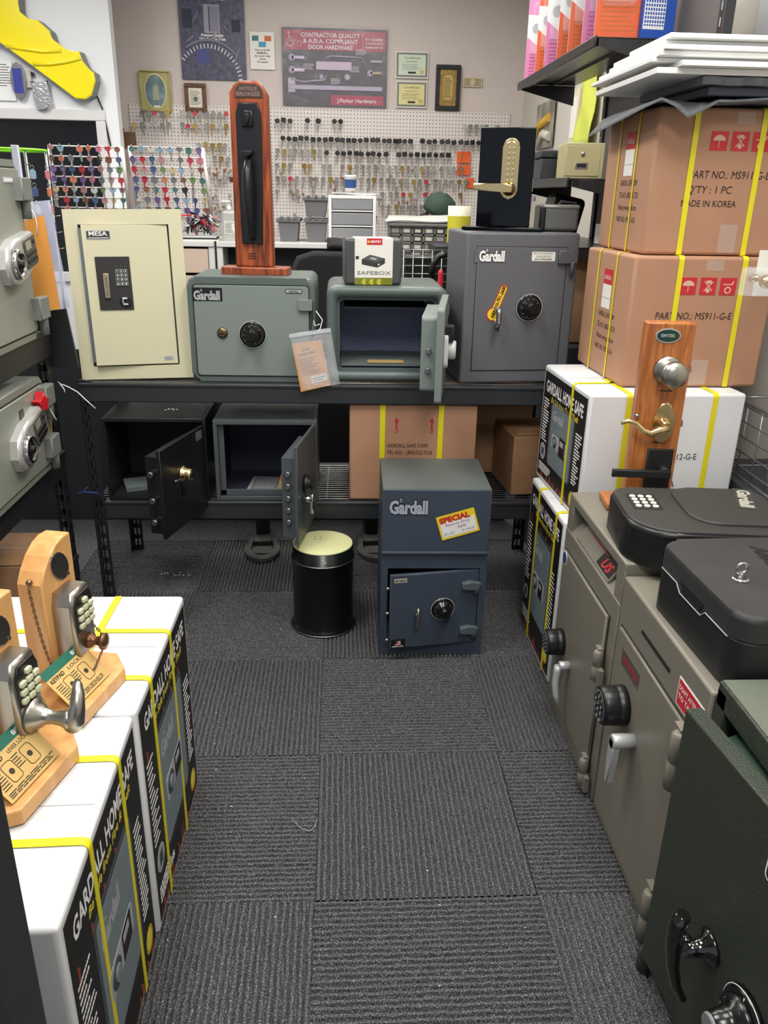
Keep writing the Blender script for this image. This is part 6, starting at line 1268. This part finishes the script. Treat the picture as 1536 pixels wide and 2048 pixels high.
me.skin_vertices[0].data[0].use_root = True; sb = bo.modifiers.new('u', 'SUBSURF'); sb.levels = sb.render_levels = 2; me.materials.append(mat('dark_shirt', (40, 44, 52), .8))
def ellipsoid(bm, c, r, mi=0, n=20, cut=None, M=None):
    o = bmesh.ops.create_uvsphere(bm, u_segments=n, v_segments=n // 2 + 2, radius=1.0, matrix=Matrix.Translation(c) @ (M or Matrix()) @ Matrix.Diagonal((r[0], r[1], r[2], 1)))
    for v in o['verts']:
        for f in v.link_faces: f.smooth = True; f.material_index = mi
HM = Matrix.Rotation(R(25), 4, 'X') @ Matrix.Rotation(R(20), 4, 'Y'); HC = Vector((-.02, -.03, hz))
SK = mat('skin', (196, 148, 128), .5); bm = NB(); ellipsoid(bm, HC, (.075, .095, .108), 0, 24, M=HM)
for q, r in (((0, -.097, -.02), (.014, .022, .02)), ((-.076, 0, -.01), (.012, .02, .028)), ((.076, 0, -.01), (.012, .02, .028)), ((0, -.075, -.075), (.035, .03, .03))): ellipsoid(bm, HC + (HM @ Vector(q)), r, 0, 12, M=HM)
for sx in (-1, 1): ellipsoid(bm, HC + (HM @ Vector((sx * .03, -.088, .012))), (.012, .008, .007), 1, 10, M=HM)
ellipsoid(bm, HC + (HM @ Vector((0, -.092, -.052))), (.022, .008, .006), 2, 10, M=HM); obj('head', bm, [SK, BLK, mat('lips', (160, 90, 84), .5)], t)
bm = NB(); ellipsoid(bm, HC + (HM @ Vector((0, .018, .006))), (.088, .098, .108), 0, 20, M=HM); ellipsoid(bm, HC + Vector((-.075, -.015, -.045)), (.05, .05, .055), 0, 14); obj('hair', bm, mat('dark_hair', (26, 20, 20), .7, 0, (90, .8)), t)
bm = NB(); A_ = (HM @ Vector((0, .1, .95))).normalized(); O_ = HC + A_ * .028; lathe(bm, [(.103, -.02), (.105, .01), (.100, .045), (.082, .078), (.05, .098), (.012, .106), (.008, .112), (.001, .113)], O_, A_, 28); obj('cap', bm, mat('dark_green_cloth', (44, 66, 54), .8, 0, (160, .3)), t)
bm = NB(); G = Face(O_ + (HM @ Vector((.085, -.05, .02))), (HM.to_3x3() @ Vector((.45, .9, 0))), A_); tube(bm, [G.p(.032 * math.cos(PI * k / 10), .032 * math.sin(PI * k / 10) - .01, .002) for k in range(11)], .005, 6); obj('cap_strap_edge', bm, LGREY, t)
cp = aY(918, 446, 4.6); t = thing('paper_cup', 'white and yellow tub behind the tall slate grey safe', 'tub', (cp.x, 4.6, 0), 0); zt2 = aY(918, 412, 4.6).z
bm = NB(); lathe(bm, [(.058, cp.z - .12), (.062, zt2)], n=28); obj('tub', bm, mat('cream_tub', (214, 206, 186), .5), t); bm = NB(); lathe(bm, [(.0612, cp.z - .1), (.0625, cp.z + (zt2 - cp.z) * .42)], n=28, caps=False); obj('yellow_label', bm, mat('tub_yellow', (206, 196, 50), .5), t)
bm = NB(); box(bm, (-.12, -.1, cp.z - .16), (.5, .25, cp.z - .121), .004); box(bm, (-.1, -.08, 0), (-.06, .2, cp.z - .16)); box(bm, (.42, -.08, 0), (.46, .2, cp.z - .16)); o = obj('side_table', bm, DKP, None, (cp.x, 4.75, 0)); tag(o, 'dark side table hidden behind the tall slate grey safe', 'table')
# ================================================================ gondola shelves on the right wall
GX = 1.20
t = thing('shelf_unit', 'black wall shelving with two shelves at the right, cash boxes on the lower one', 'shelf', (0, 0, 0), 0)
bm = NB(); box(bm, (GX, 2.86, 0), (GX + .02, 4.0, 2.2)); obj('back_panel', bm, mat('gondola_grey', (104, 98, 96), .6), t)
for y in (4.0, 2.86):
    bm = NB(); box(bm, (GX - .012, y - .03, 0), (GX + .022, y + .012, 2.25), .002)
    for k in range(40): box(bm, (GX - .0135, y - .012, .3 + k * .045), (GX - .012, y - .006, .325 + k * .045), 0, 1)
    obj('upright', bm, [BLACKMETAL, LGREY], t)
def gshelf(z, y0, y1, x0, zt=0):
    bm = NB(); box(bm, (x0, y0, z - .004), (GX - .015, y1, z), .001); box(bm, (x0 - .006, y0, z - .032), (x0 + .004, y1, z + .004), .003); box(bm, (x0 + .02, y0, z - .022), (x0 + .04, y1, z - .004)); box(bm, (x0 + .15, y0, z - .014), (x0 + .16, y1, z - .004))
    s = obj('shelf', bm, mat('shelf_black', (28, 29, 31), .3), t)
    for y in (y0 + .002, y1 - .006):
        bm = NB(); prism(bm, [(x0 + .01, z - .005), (x0 + .01, z - .028), (GX - .015, z - .095), (GX - .015, z - .005)], (0, y + .004, 0), X_, Z_, 0, .004); obj('bracket', bm, BLACKMETAL, s)
gshelf(1.985, 3.20, 4.52, .90); gshelf(1.525, 3.22, 4.40, .855); gshelf(1.28, 3.22, 4.40, .84)
# blister packs on the top shelf
def blister(label, y, x0, w, h, cA, cB, z=1.986, big=False):
    t = thing('lock_package', label, 'package', (x0, y, z), R(-3), 'lock packages on the top shelf'); F = front(); bm = NB()
    F.rect(bm, 0, 0, w, h, 0, .003, 1); F.poly(bm, [(0, 0), (w, 0), (w, h * .46), (w * .6, h * .40), (w * .3, h * .42), (0, h * .52)], .003, .0036, 0)
    F.lines(bm, w * .1, h * .06, w * .9, h * .34, 7, h * .012, .0045, 2, .3); F.lines(bm, w * .4, h * .55, w * .9, h * .62, 2, h * .012, .0045, 3, .3); F.disc(bm, w * .25, h * .62, h * .06, .003, .0042, 3, 16); F.rect(bm, w * .0, h * .78, w * .45, h * .97, .003, .0042, 0)
    obj('card', bm, [cA, WHT, cB, LGREY], t)
    bm = NB(); F.poly(bm, rrect(w * .72, h * .62, .02, w * .45, h * .6), .004, .045, 0, .008); obj('blister', bm, mat('blister_clear', (235, 238, 245), .1, alpha=.13), t)
    bm = NB(); F.lathe(bm, w * .45, h * .66, [(.028, .008), (.028, .02), (.016, .034)], 20); obj('knob', bm, SATIN, t)
ORP = mat('orange_red_pack', (226, 100, 58), .45); PKP = mat('pink_pack', (220, 128, 176), .45); ORD = mat('orange_ink', (196, 110, 40), .5); PKD = mat('pink_ink', (190, 90, 150), .5)
nm = ['first and nearest', 'second', 'third', 'fourth', 'fifth', 'sixth', 'farthest']
for i, y in enumerate((3.26, 3.44, 3.62, 3.82, 4.02, 4.22, 4.42)):
    pk = i in (1, 4, 6); blister(('pink' if pk else 'orange') + ' lock package on the top shelf at right, ' + nm[i] + ' of the row', y, .905 + .006 * (i % 2), .17, .36, PKP if pk else ORP, PKD if pk else ORD)
t = thing('blue_package', 'blue and white gridded package at the near end of the top shelf', 'package', (1.058, 3.24, 1.986), R(6)); F = front(); BLU = mat('package_blue', (40, 84, 176), .4)
bm = NB(); F.rect(bm, 0, 0, .125, .34, 0, .02, 0, .002); F.rect(bm, .006, .03, .085, .32, .02, .021, 1)
for i in range(8): F.rect(bm, .010 + i * .0095, .04, .011 + i * .0095 + .005, .32, .021, .0216, 0)
for j in range(22): F.rect(bm, .006, .045 + j * .0125, .085, .049 + j * .0125, .0216, .0222, 1)
obj('carton', bm, [BLU, WHT], t)
# cash boxes on the middle shelf
CBX = mat('khaki_enamel', (178, 170, 126), .4)
t = thing('cash_box', 'khaki metal drawer box with keyhole on the middle wall shelf', 'box', (.868, 3.36, 1.527), R(-8)); bm = NB(); box(bm, (0, 0, 0), (.15, .26, .128), .004); obj('body', bm, CBX, t)
F = front(); bm = NB(); F.rect(bm, .006, .010, .134, .116, 0, .004, 0, .001); dr = obj('drawer', bm, CBX, t); bm = NB(); F.rect(bm, .042, .034, .090, .058, .004, .006, 0, .001); F.rect(bm, .048, .040, .084, .053, .006, .0065, 1); obj('pull', bm, [STEEL, BPLAST], dr); bm = NB(); F.lathe(bm, .068, .088, [(.008, .004), (.008, .010), (.004, .012)], 16); obj('keyhole', bm, CHROME, dr)
t = thing('cash_box', 'charcoal lidded box beside the khaki one on the middle wall shelf', 'box', (.862, 3.72, 1.527), R(-4)); bm = NB(); box(bm, (0, 0, 0), (.14, .24, .085), .006); obj('body', bm, DKP, t); bm = NB(); box(bm, (-.004, -.004, .087), (.144, .244, .118), .006); box(bm, (.05, -.01, .10), (.09, -.004, .112)); obj('lid', bm, DKP, t)
t = thing('case', 'black case leaning on the lower wall shelf behind the keypad display', 'case', (.86, 3.64, 1.316), R(-4), rot=(0, R(12), R(-4))); bm = NB(); box(bm, (.02, 0, 0), (.16, .2, .17), .02); obj('shell', bm, BPLAST, t); bm = NB(); tube(bm, [(.03, -.004, .08), (.05, -.02, .14), (.11, -.02, .15), (.14, -.004, .09)], .006, 8); obj('carry_handle', bm, LGREY, t)
bm = NB(); box(bm, (1.06, 3.34, 1.282), (1.14, 3.5, 1.36), .002); tag(obj('white_box', bm, WHT), 'small white box on the lower wall shelf by the stacked cartons', 'box')
plain_carton('tall kraft carton on the wall shelf base beside the slate grey safe', (.90, 3.32, .90), R(-3), .20, .26, .365, mat('light_kraft', (178, 142, 104), .7), False)
bm = NB(); box(bm, (.84, 3.22, .0), (GX - .02, 4.40, .898), .003); tag(obj('base_cabinet', bm, DKP), 'dark base cabinet under the wall shelves at the right', 'cabinet')
# wall behind, far part: picture, cloth, frame
bm = NB(); F = Face((1.405, 5.35, 0), -Y_, Z_)
z0_ = aX(1090, 295, 1.40).z; z1_ = aX(1090, 200, 1.40).z; ya = aX(1072, 250, 1.40).y; yb_ = aX(1106, 250, 1.40).y
F = Face((1.405, ya, z0_), -Y_, Z_); w = ya - yb_; h = z1_ - z0_; F.rect(bm, 0, 0, w, h * .95, 0, .004, 0); tube(bm, [F.p(w * .1, h * .1, .006), F.p(w * .3, h * .5, .006), F.p(w * .8, h * .6, .006)], .03, 6, 1); tube(bm, [F.p(w * .3, h * .02, .006), F.p(w * .5, h * .3, .006), F.p(w * .9, h * .2, .006)], .03, 6, 2)
tag(obj('poster', bm, [mat('poster_grey_dark', (92, 92, 84), .4, 0, None, (7, .8, (170, 164, 150))), mat('poster_ochre', (206, 160, 60), .5), mat('poster_pale_stripe', (200, 194, 180), .5)]), 'grey and ochre poster on the right wall above the cash boxes', 'poster')
bm = NB(); ya = aX(1150, 250, 1.38).y; yb_ = aX(1184, 250, 1.38).y; F = Face((1.38, ya, aX(1165, 300, 1.38).z), -Y_, Z_); quadmesh(bm, [F.p(0, 0), F.p(ya - yb_, 0), F.p((ya - yb_), .62), F.p((ya - yb_) * .45, .62)], 0, .006, 0, 10, 10, .015); tag(obj('yellow_vest', bm, mat('lime_cloth', (206, 214, 90), .7)), 'lime yellow cloth hanging on the right wall by the black upright', 'cloth')
bm = NB(); ya = aX(1143, 260, 1.40).y; yb_ = aX(1156, 260, 1.40).y; F = Face((1.405, ya, aX(1150, 290, 1.40).z), -Y_, Z_); w = ya - yb_; F.rect(bm, 0, 0, w, .30, 0, .02, 0, .003); F.rect(bm, w * .12, .04, w * .88, .26, .02, .022, 1); tag(obj('small_frame', bm, [mat('pale_frame', (214, 208, 178), .5), PAPER]), 'small pale frame beside the lime cloth on the right wall', 'picture')
# ================================================================ near right wall
bm = NB(); box(bm, (1.395, 2.35, 1.84), (1.415, 3.05, 2.9), .003); tag(obj('wall_board', bm, mat('light_grey_board', (206, 208, 210), .5)), 'large pale grey board on the right wall above the white board pile', 'board')
t = thing('wire_basket', 'chrome wire grid leaning at the right wall beside the white home safe carton', 'basket', (1.21, 1.75, .68), R(0)); bm = NB()
for i in range(5): z = .03 + i * .045; tube(bm, [(0, 0, z), (0, .62, z)], .0028, 6)
for i in range(8): y = .62 * i / 7; tube(bm, [(0, y, .0), (0, y, .22)], .0028, 6)
tube(bm, [(0, 0, .22), (0, .62, .22)], .005, 8); tube(bm, [(0, 0, 0), (0, .62, 0)], .005, 8)
for y in (0, .62): tube(bm, [(0, y, .0), (.17, y, .0), (.17, y, .22), (0, y, .22)], .004, 6)
for i in range(4): z = .03 + i * .06; tube(bm, [(.17, 0, z), (.17, .62, z)], .0028, 6)
obj('grid', bm, mat('wire_grey', (150, 152, 156), .3, .7), t); bm = NB(); box(bm, (-.006, .16, .20), (-.002, .185, .25), .002); obj('clip', bm, LGREY, t)
bm = NB(); box(bm, (1.18, 1.60, 0), (1.40, 2.45, .678), .004); tag(obj('low_cabinet', bm, DKP), 'dark low cabinet at the right wall under the chrome wire grid', 'cabinet')
p = aY(1505, 562, 2.12); t = thing('blister_lock', 'clear clamshell with a brass lock hanging beside the lower brown carton', 'package', p, 0)
bm = NB(); soft_box(bm, rrect(.075, .06, .02, .01, 0), -.035, .035, .015); bl = obj('clamshell', bm, CLEAR, t); bm = NB(); lathe(bm, [(.018, 0), (.016, .012), (.008, .02)], (.03, -.01, 0), -Y_, 20); lathe(bm, [(.008, 0), (.010, .02), (.004, .03)], (-.005, .005, .004), Vector((.4, -.8, .2)), 16); obj('brass_cylinder', bm, BRASS, t)
bm = NB(); box(bm, (.02, .028, -.04), (.085, .03, .075)); obj('backing_card', bm, PAPER, t); bm = NB(); tube(bm, [(.05, .031, .065), (1.42 - p.x, .031, .065)], .003, 8); obj('hook', bm, CHROME, t)
# ================================================================ keys
ORDN = ['first', 'second', 'third', 'fourth', 'fifth', 'sixth', 'seventh', 'eighth', 'ninth', 'tenth', 'eleventh', 'twelfth', 'thirteenth', 'fourteenth', 'fifteenth', 'sixteenth', 'seventeenth', 'eighteenth', 'nineteenth', 'twentieth', 'twenty-first', 'twenty-second', 'twenty-third', 'twenty-fourth', 'twenty-fifth', 'twenty-sixth', 'twenty-seventh', 'twenty-eighth', 'twenty-ninth', 'thirtieth']
KEYSTEEL = mat('key_nickel', (150, 147, 142), .35, .55); KEYBRASS = mat('key_brass', (150, 126, 72), .35, .6); KBLK = mat('key_black_plastic', (22, 20, 20), .45)
def key_mesh(name, head, hs, hm, bm_mat, s=1.0):
    """key hanging down from its head; head outline kind, hm head material, bm_mat blade material"""
    bm = NB(); F = Face((0, 0, 0), X_, Z_)
    if head == 'round': pts = ell(.0125 * s, .0115 * s, 0, -.010 * s, 18)
    elif head == 'square': pts = rrect(.025 * s, .022 * s, .005 * s, 0, -.010 * s, 3)
    elif head == 'heart': pts = [(0, -.022), (.013, -.009), (.012, .001), (.006, .003), (0, -.003), (-.006, .003), (-.012, .001), (-.013, -.009)]; pts = [(x * s, y * s) for x, y in pts]
    else: pts = [(-.009 * s, .002 * s), (.009 * s, .002 * s), (.013 * s, -.006 * s), (.008 * s, -.02 * s), (-.008 * s, -.02 * s), (-.013 * s, -.006 * s)]
    F.poly(bm, pts, 0, .0035 * s if head != 'tall' else .002, 0, .0006)
    b = [(-.0045, -.019), (.0045, -.019), (.0045, -.026), (.0038, -.029), (.0045, -.032), (.003, -.036), (.0045, -.040), (.003, -.045), (.0038, -.049), (.001, -.055), (-.0035, -.053), (-.0035, -.026)]
    F.poly(bm, [(x * s, y * s) for x, y in b], .0005, .0025, 1)
    F.disc(bm, 0, -.003 * s, .0022 * s, .0034 * s, .0040 * s, 2, 10)
    me = bpy.data.meshes.new(name); bm.to_mesh(me); bm.free()
    for m in (hm, bm_mat, BLK): me.materials.append(m)
    return me
def put_key(me, loc, label, group, ry=0, rz=0, sc=1.0):
    o = bpy.data.objects.new('key', me); COL.objects.link(o); o.location = loc; o.rotation_euler = (0, ry, rz); o.scale = (sc, sc, sc)
    tag(o, label, 'key', group)
COLS = [('red', (186, 50, 64)), ('pink', (196, 110, 136)), ('purple', (112, 90, 140)), ('blue', (70, 86, 130)), ('teal', (70, 120, 112)), ('green', (112, 140, 84)), ('orange', (196, 120, 90)), ('grey', (110, 112, 118)), ('silver', (190, 188, 184)), ('black', (30, 28, 30)), ('brown', (130, 84, 66)), ('dusty rose', (176, 130, 130)), ('pale blue', (140, 168, 190)), ('tan', (196, 176, 140))]
CM = [(n, mat('key_' + n.replace(' ', '_'), c, .35)) for n, c in COLS]
KM = {}
for n, m in CM:
    for k in ('round', 'square', 'heart', 'tall'): KM[n, k] = None
rng = random.Random(21)
def cm_key(n, k):
    if KM[n, k] is None: KM[n, k] = key_mesh('key', k, 1, dict(CM)[n], KEYSTEEL if n not in ('black', 'blue', 'purple', 'red') else dict(CM)[n], 1.0)
    return KM[n, k]
WG = mat('white_wire', (214, 208, 204), .4)
def key_grid(label, px0, px1, py0, dpy, rows, cols, Y, slope, where):
    t = thing('key_grid', label, 'display rack', (0, 0, 0), 0); bm = NB()
    def g(u, j): px = px0 + (px1 - px0) * u + j * 2.6; return aY(px, py0 + dpy * j + slope * u, Y)
    for j in range(rows):
        bm_pts = [g(0, j), g(1, j)]; tube(bm, bm_pts, .0035, 6)
    for u in (0, .5, 1) if False else (0.02, .98): tube(bm, [g(u, 0), g(u, rows - 1)], .010, 6)
    for u in (.5,): p = g(u, rows - 1); tube(bm, [p, Vector((p.x + .02, Y, .02))], .010, 6)
    for u in (.5,): p = g(u, rows - 1); tube(bm, [Vector((p.x + .02, Y - .2, .02)), Vector((p.x + .02, Y + .2, .02))], .010, 6)
    obj('wire_frame', bm, WG, t)
    bm = NB()
    for j in range(rows):
        for i in range(cols):
            p = g((i + .5) / cols, j); tube(bm, [p, p + Vector((0, -.03, .0)), p + Vector((0, -.036, .008))], .0018, 5)
    hk = obj('hook', bm, WG, t); hk['kind'] = 'stuff'
    for j in range(rows):
        for i in range(cols):
            if rng.random() < .04: continue
            p = g((i + .5) / cols, j); n, _ = rng.choice(CM); k = rng.choice(('round', 'round', 'square', 'heart', 'tall'))
            put_key(cm_key(n, k), p + Vector((0, -.028, 0)), '%s key, %s from the left in the %s row of the %s' % (n, ORDN[i], ORDN[j], where), 'patterned keys on the ' + where, R(rng.uniform(-9, 9)), R(rng.uniform(-25, 25)), rng.uniform(1.05, 1.3))
key_grid('white wire key rack in front of the dark window, hung with patterned keys', 95, 246, 291, 20.5, 7, 8, 4.35, 4, 'left wire rack')
key_grid('white wire key rack in front of the pegboard, hung with patterned keys', 256, 408, 293, 20.0, 8, 8, 4.35, 4, 'right wire rack')
kb = [key_mesh('key', k, 1, KBLK, KEYSTEEL, 1.15) for k in ('square', 'round')]
ks = [key_mesh('key', 'round', 1, KEYSTEEL, KEYSTEEL, 1.1), key_mesh('key', 'tall', 1, KEYSTEEL, KEYSTEEL, 1.1), key_mesh('key', 'square', 1, KEYBRASS, KEYBRASS, 1.1), key_mesh('key', 'round', 1, mat('key_red', (186, 50, 64)), KEYSTEEL, 1.1)]
PEGP = mat('hook_steel', (176, 172, 168), .35, .8); HK = []
def peg_row(xs, y, slope, meshes, kindname, rowname, skip=0.08, rz=18):
    n = 0
    for i, x in enumerate(xs):
        if rng.random() < skip: continue
        yy = y + slope * (x - 700) + rng.uniform(-1.2, 1.2); p = aY(x + rng.uniform(-1, 1), yy, YB); HK.append(p)
        me = meshes[rng.choice(range(len(meshes)))] if len(meshes) < 3 else meshes[rng.choice((0, 0, 0, 1, 1, 1, 1, 2, 2, 3) if len(meshes) > 3 else range(3))]
        put_key(me, p + Vector((0, -.045, 0)), '%s key, %s from the left in the %s' % (kindname, ORDN[n], rowname), kindname + ' keys on the pegboard', R(rng.uniform(-14, 14)), R(rng.uniform(-rz, rz)), 1.35); n += 1
fr = lambda a, b, s: [a + s * i for i in range(int((b - a) / s) + 1)]
peg_row([555, 567, 580, 615, 638, 669, 681], 240, .02, kb, 'black headed', 'top row of the pegboard', .0)
peg_row(fr(568, 792, 11.7) , 276, .022, kb, 'black headed', 'second row of the pegboard, middle block', .02)
peg_row(fr(796, 1000, 12.3), 276, .022, kb, 'black headed', 'second row of the pegboard, right block', .12)
peg_row(fr(652, 780, 11.8), 303, .022, kb, 'black headed', 'third row of the pegboard, middle block', .1)
peg_row(fr(796, 900, 12.3), 303, .022, kb, 'black headed', 'third row of the pegboard, right block', .1)
peg_row(fr(556, 640, 12), 302, .02, ks, 'silver', 'third row of the pegboard', .03)
peg_row(fr(556, 920, 13), 330, .022, ks, 'silver', 'fourth row of the pegboard', .08)
peg_row(fr(556, 690, 13) + fr(722, 930, 13), 356, .022, ks, 'silver', 'fifth row of the pegboard', .08)
peg_row(fr(556, 600, 13) + fr(765, 930, 14), 382, .022, ks, 'silver', 'sixth row of the pegboard', .1)
peg_row(fr(765, 850, 13), 408, .022, ks, 'silver', 'bottom row of the pegboard', .1)
peg_row(fr(928, 1004, 11), 246, .02, [ks[0], ks[1]], 'small silver', 'top right corner row of the pegboard', .05)
peg_row(fr(286, 350, 13) + fr(366, 460, 12.5), 230, .02, ks, 'silver', 'row just under the pictures', .05)
peg_row(fr(272, 350, 13.5) + fr(366, 460, 12.5), 254, .02, ks, 'silver', 'second row at the left of the pegboard', .05)
peg_row(fr(400, 462, 13), 292, .02, [ks[2], ks[0]], 'brass', 'third row at the left of the pegboard', .05)
peg_row(fr(418, 462, 13), 318, .02, [ks[2], ks[0]], 'brass', 'fourth row at the left of the pegboard', .05)
bm = NB()
for p in HK: box(bm, p + Vector((-.0015, -.055, -.003)), p + Vector((.0015, .004, 0)))
o = obj('peg_hooks', bm, PEGP, pb); o['kind'] = 'stuff'
# remaining blurred keys low on the pegboard and heap of key rings at the bench
bm = NB(); rng = random.Random(77)
for _ in range(120):
    px = rng.uniform(412, 462) if rng.random() < .35 else rng.uniform(556, 900); py = rng.uniform(335, 455); p = aY(px, py, YB - .065); a = rng.uniform(-.4, .4); U = Vector((math.cos(a), rng.uniform(-.3, .3), math.sin(a))); F = Face(p, U, Vector((-math.sin(a), 0, math.cos(a)))); mi = rng.choice((0, 0, 0, 1, 2))
    F.poly(bm, ell(.012, .011, 0, 0, 10), 0, .003, mi); F.rect(bm, -.004, -.05, .004, -.01, 0, .002, 0)
o = tag(obj('loose_keys', bm, [KEYSTEEL, KEYBRASS, mat('key_brown', (130, 84, 66))]), 'countless small keys low on the pegboard behind the bench goods', 'keys'); o['kind'] = 'stuff'
bm = NB()
for _ in range(90):
    c = aY(rng.choice((386, 402, 414)) + rng.uniform(-9, 9), rng.uniform(428, 450), 4.33 + rng.uniform(-.03, .02)); d = Vector((rng.uniform(-1, 1), rng.uniform(-1, .2), rng.uniform(-1.4, .2))).normalized(); s = d.orthogonal().normalized(); prism(bm, [(-.004, 0), (.004, 0), (.004, .06), (-.004, .06)], c, s, d, 0, .003, rng.choice((0, 0, 1, 2, 3)))
o = tag(obj('key_bunch', bm, [KEYSTEEL, KBLK, mat('key_blue', (60, 84, 150)), mat('key_red', (186, 50, 64))]), 'bristling bunches of keys beside the cream wall safe on a rack end', 'keys'); o['kind'] = 'stuff'
for r_, y in (((914, 941, 303, 326), 0), ((914, 941, 330, 350), 1), ((930, 948, 356, 376), 2)):
    F, w, h = wrect(r_[0], r_[2], r_[1], r_[3], YB - .02); bm = NB(); F.rect(bm, 0, 0, w, h, 0, .004, 0); F.disc(bm, w * .35, h * .6, h * .14, .004, .008, 1, 12); F.rect(bm, w * .31, h * .2, w * .39, h * .5, .004, .007, 1); tag(obj('key_card', bm, [mat('orange_card', (226, 92, 40), .5), KEYBRASS]), 'orange card holding keys at the right of the pegboard, ' + ('upper', 'middle', 'lower')[y] + ' one', 'card')
# green topped keychain spinner at far left
Yc = 3.9; c = aY(30, 300, Yc); t = thing('keychain_spinner', 'keychain stand with bright green rim at the far left behind the safe', 'display rack', (c.x, Yc, 0), 0); zt_ = c.z
bm = NB(); tube(bm, [(.125 * math.cos(a * PI / 16), .125 * math.sin(a * PI / 16), zt_) for a in range(32)], .006, 8, 0, True); obj('green_rim', bm, mat('lime_rim', (140, 230, 40), .4), t)
bm = NB(); lathe(bm, [(.018, .03), (.018, zt_ + .02)], n=16); lathe(bm, [(.05, .0), (.05, .02), (.03, .03)], n=28); obj('pole', bm, DKP, t)
for a in (0, 72, 144, 216, 288):
    bm = NB(); x, y = .122 * math.cos(R(a + 20)), .122 * math.sin(R(a + 20)); tube(bm, [(x, y, .3), (x, y, zt_)], .006, 6)
    for k in range(6): tube(bm, [(x, y, zt_ - .06 - k * .07), (x * 1.25, y * 1.25, zt_ - .055 - k * .07)], .002, 5)
    obj('upright_rod', bm, WIRE, t)
n = 0
for j in range(4):
    for i in range(6):
        a = R(180 + 20 + i * 28); p = Vector((c.x + .15 * math.cos(a), Yc + .15 * math.sin(a), zt_ - .07 - j * .07)); nme, m = CM[(i * 3 + j * 5) % len(CM)]
        bm = NB(); tube(bm, [Vector((.008 * math.cos(k * PI / 5), 0, .008 * math.sin(k * PI / 5))) for k in range(10)], .0015, 5, 0, True); Face((0, 0, 0), X_, Z_).poly(bm, rrect(.026, .036, .007, 0, -.028, 3), -.002, .004, 1, .001)
        o = obj('keychain', bm, [STEEL, m], None, p, (0, 0, R(-90) + a + R(180))); tag(o, '%s keychain, %s around in the %s tier of the green rimmed stand' % (nme, ORDN[i], ORDN[j]), 'keychain', 'keychains on the green rimmed stand')
F, w, h = wrect(26, 290, 39, 362, 3.7); bm = NB(); box(bm, (F.O.x, 3.7, 0), (F.O.x + w, 3.72, F.O.z + h), .002); tag(obj('glass_door_edge', bm, mat('pale_steel_strip', (206, 212, 224), .3)), 'pale upright strip in front of the keychain stand at far left', 'strip')
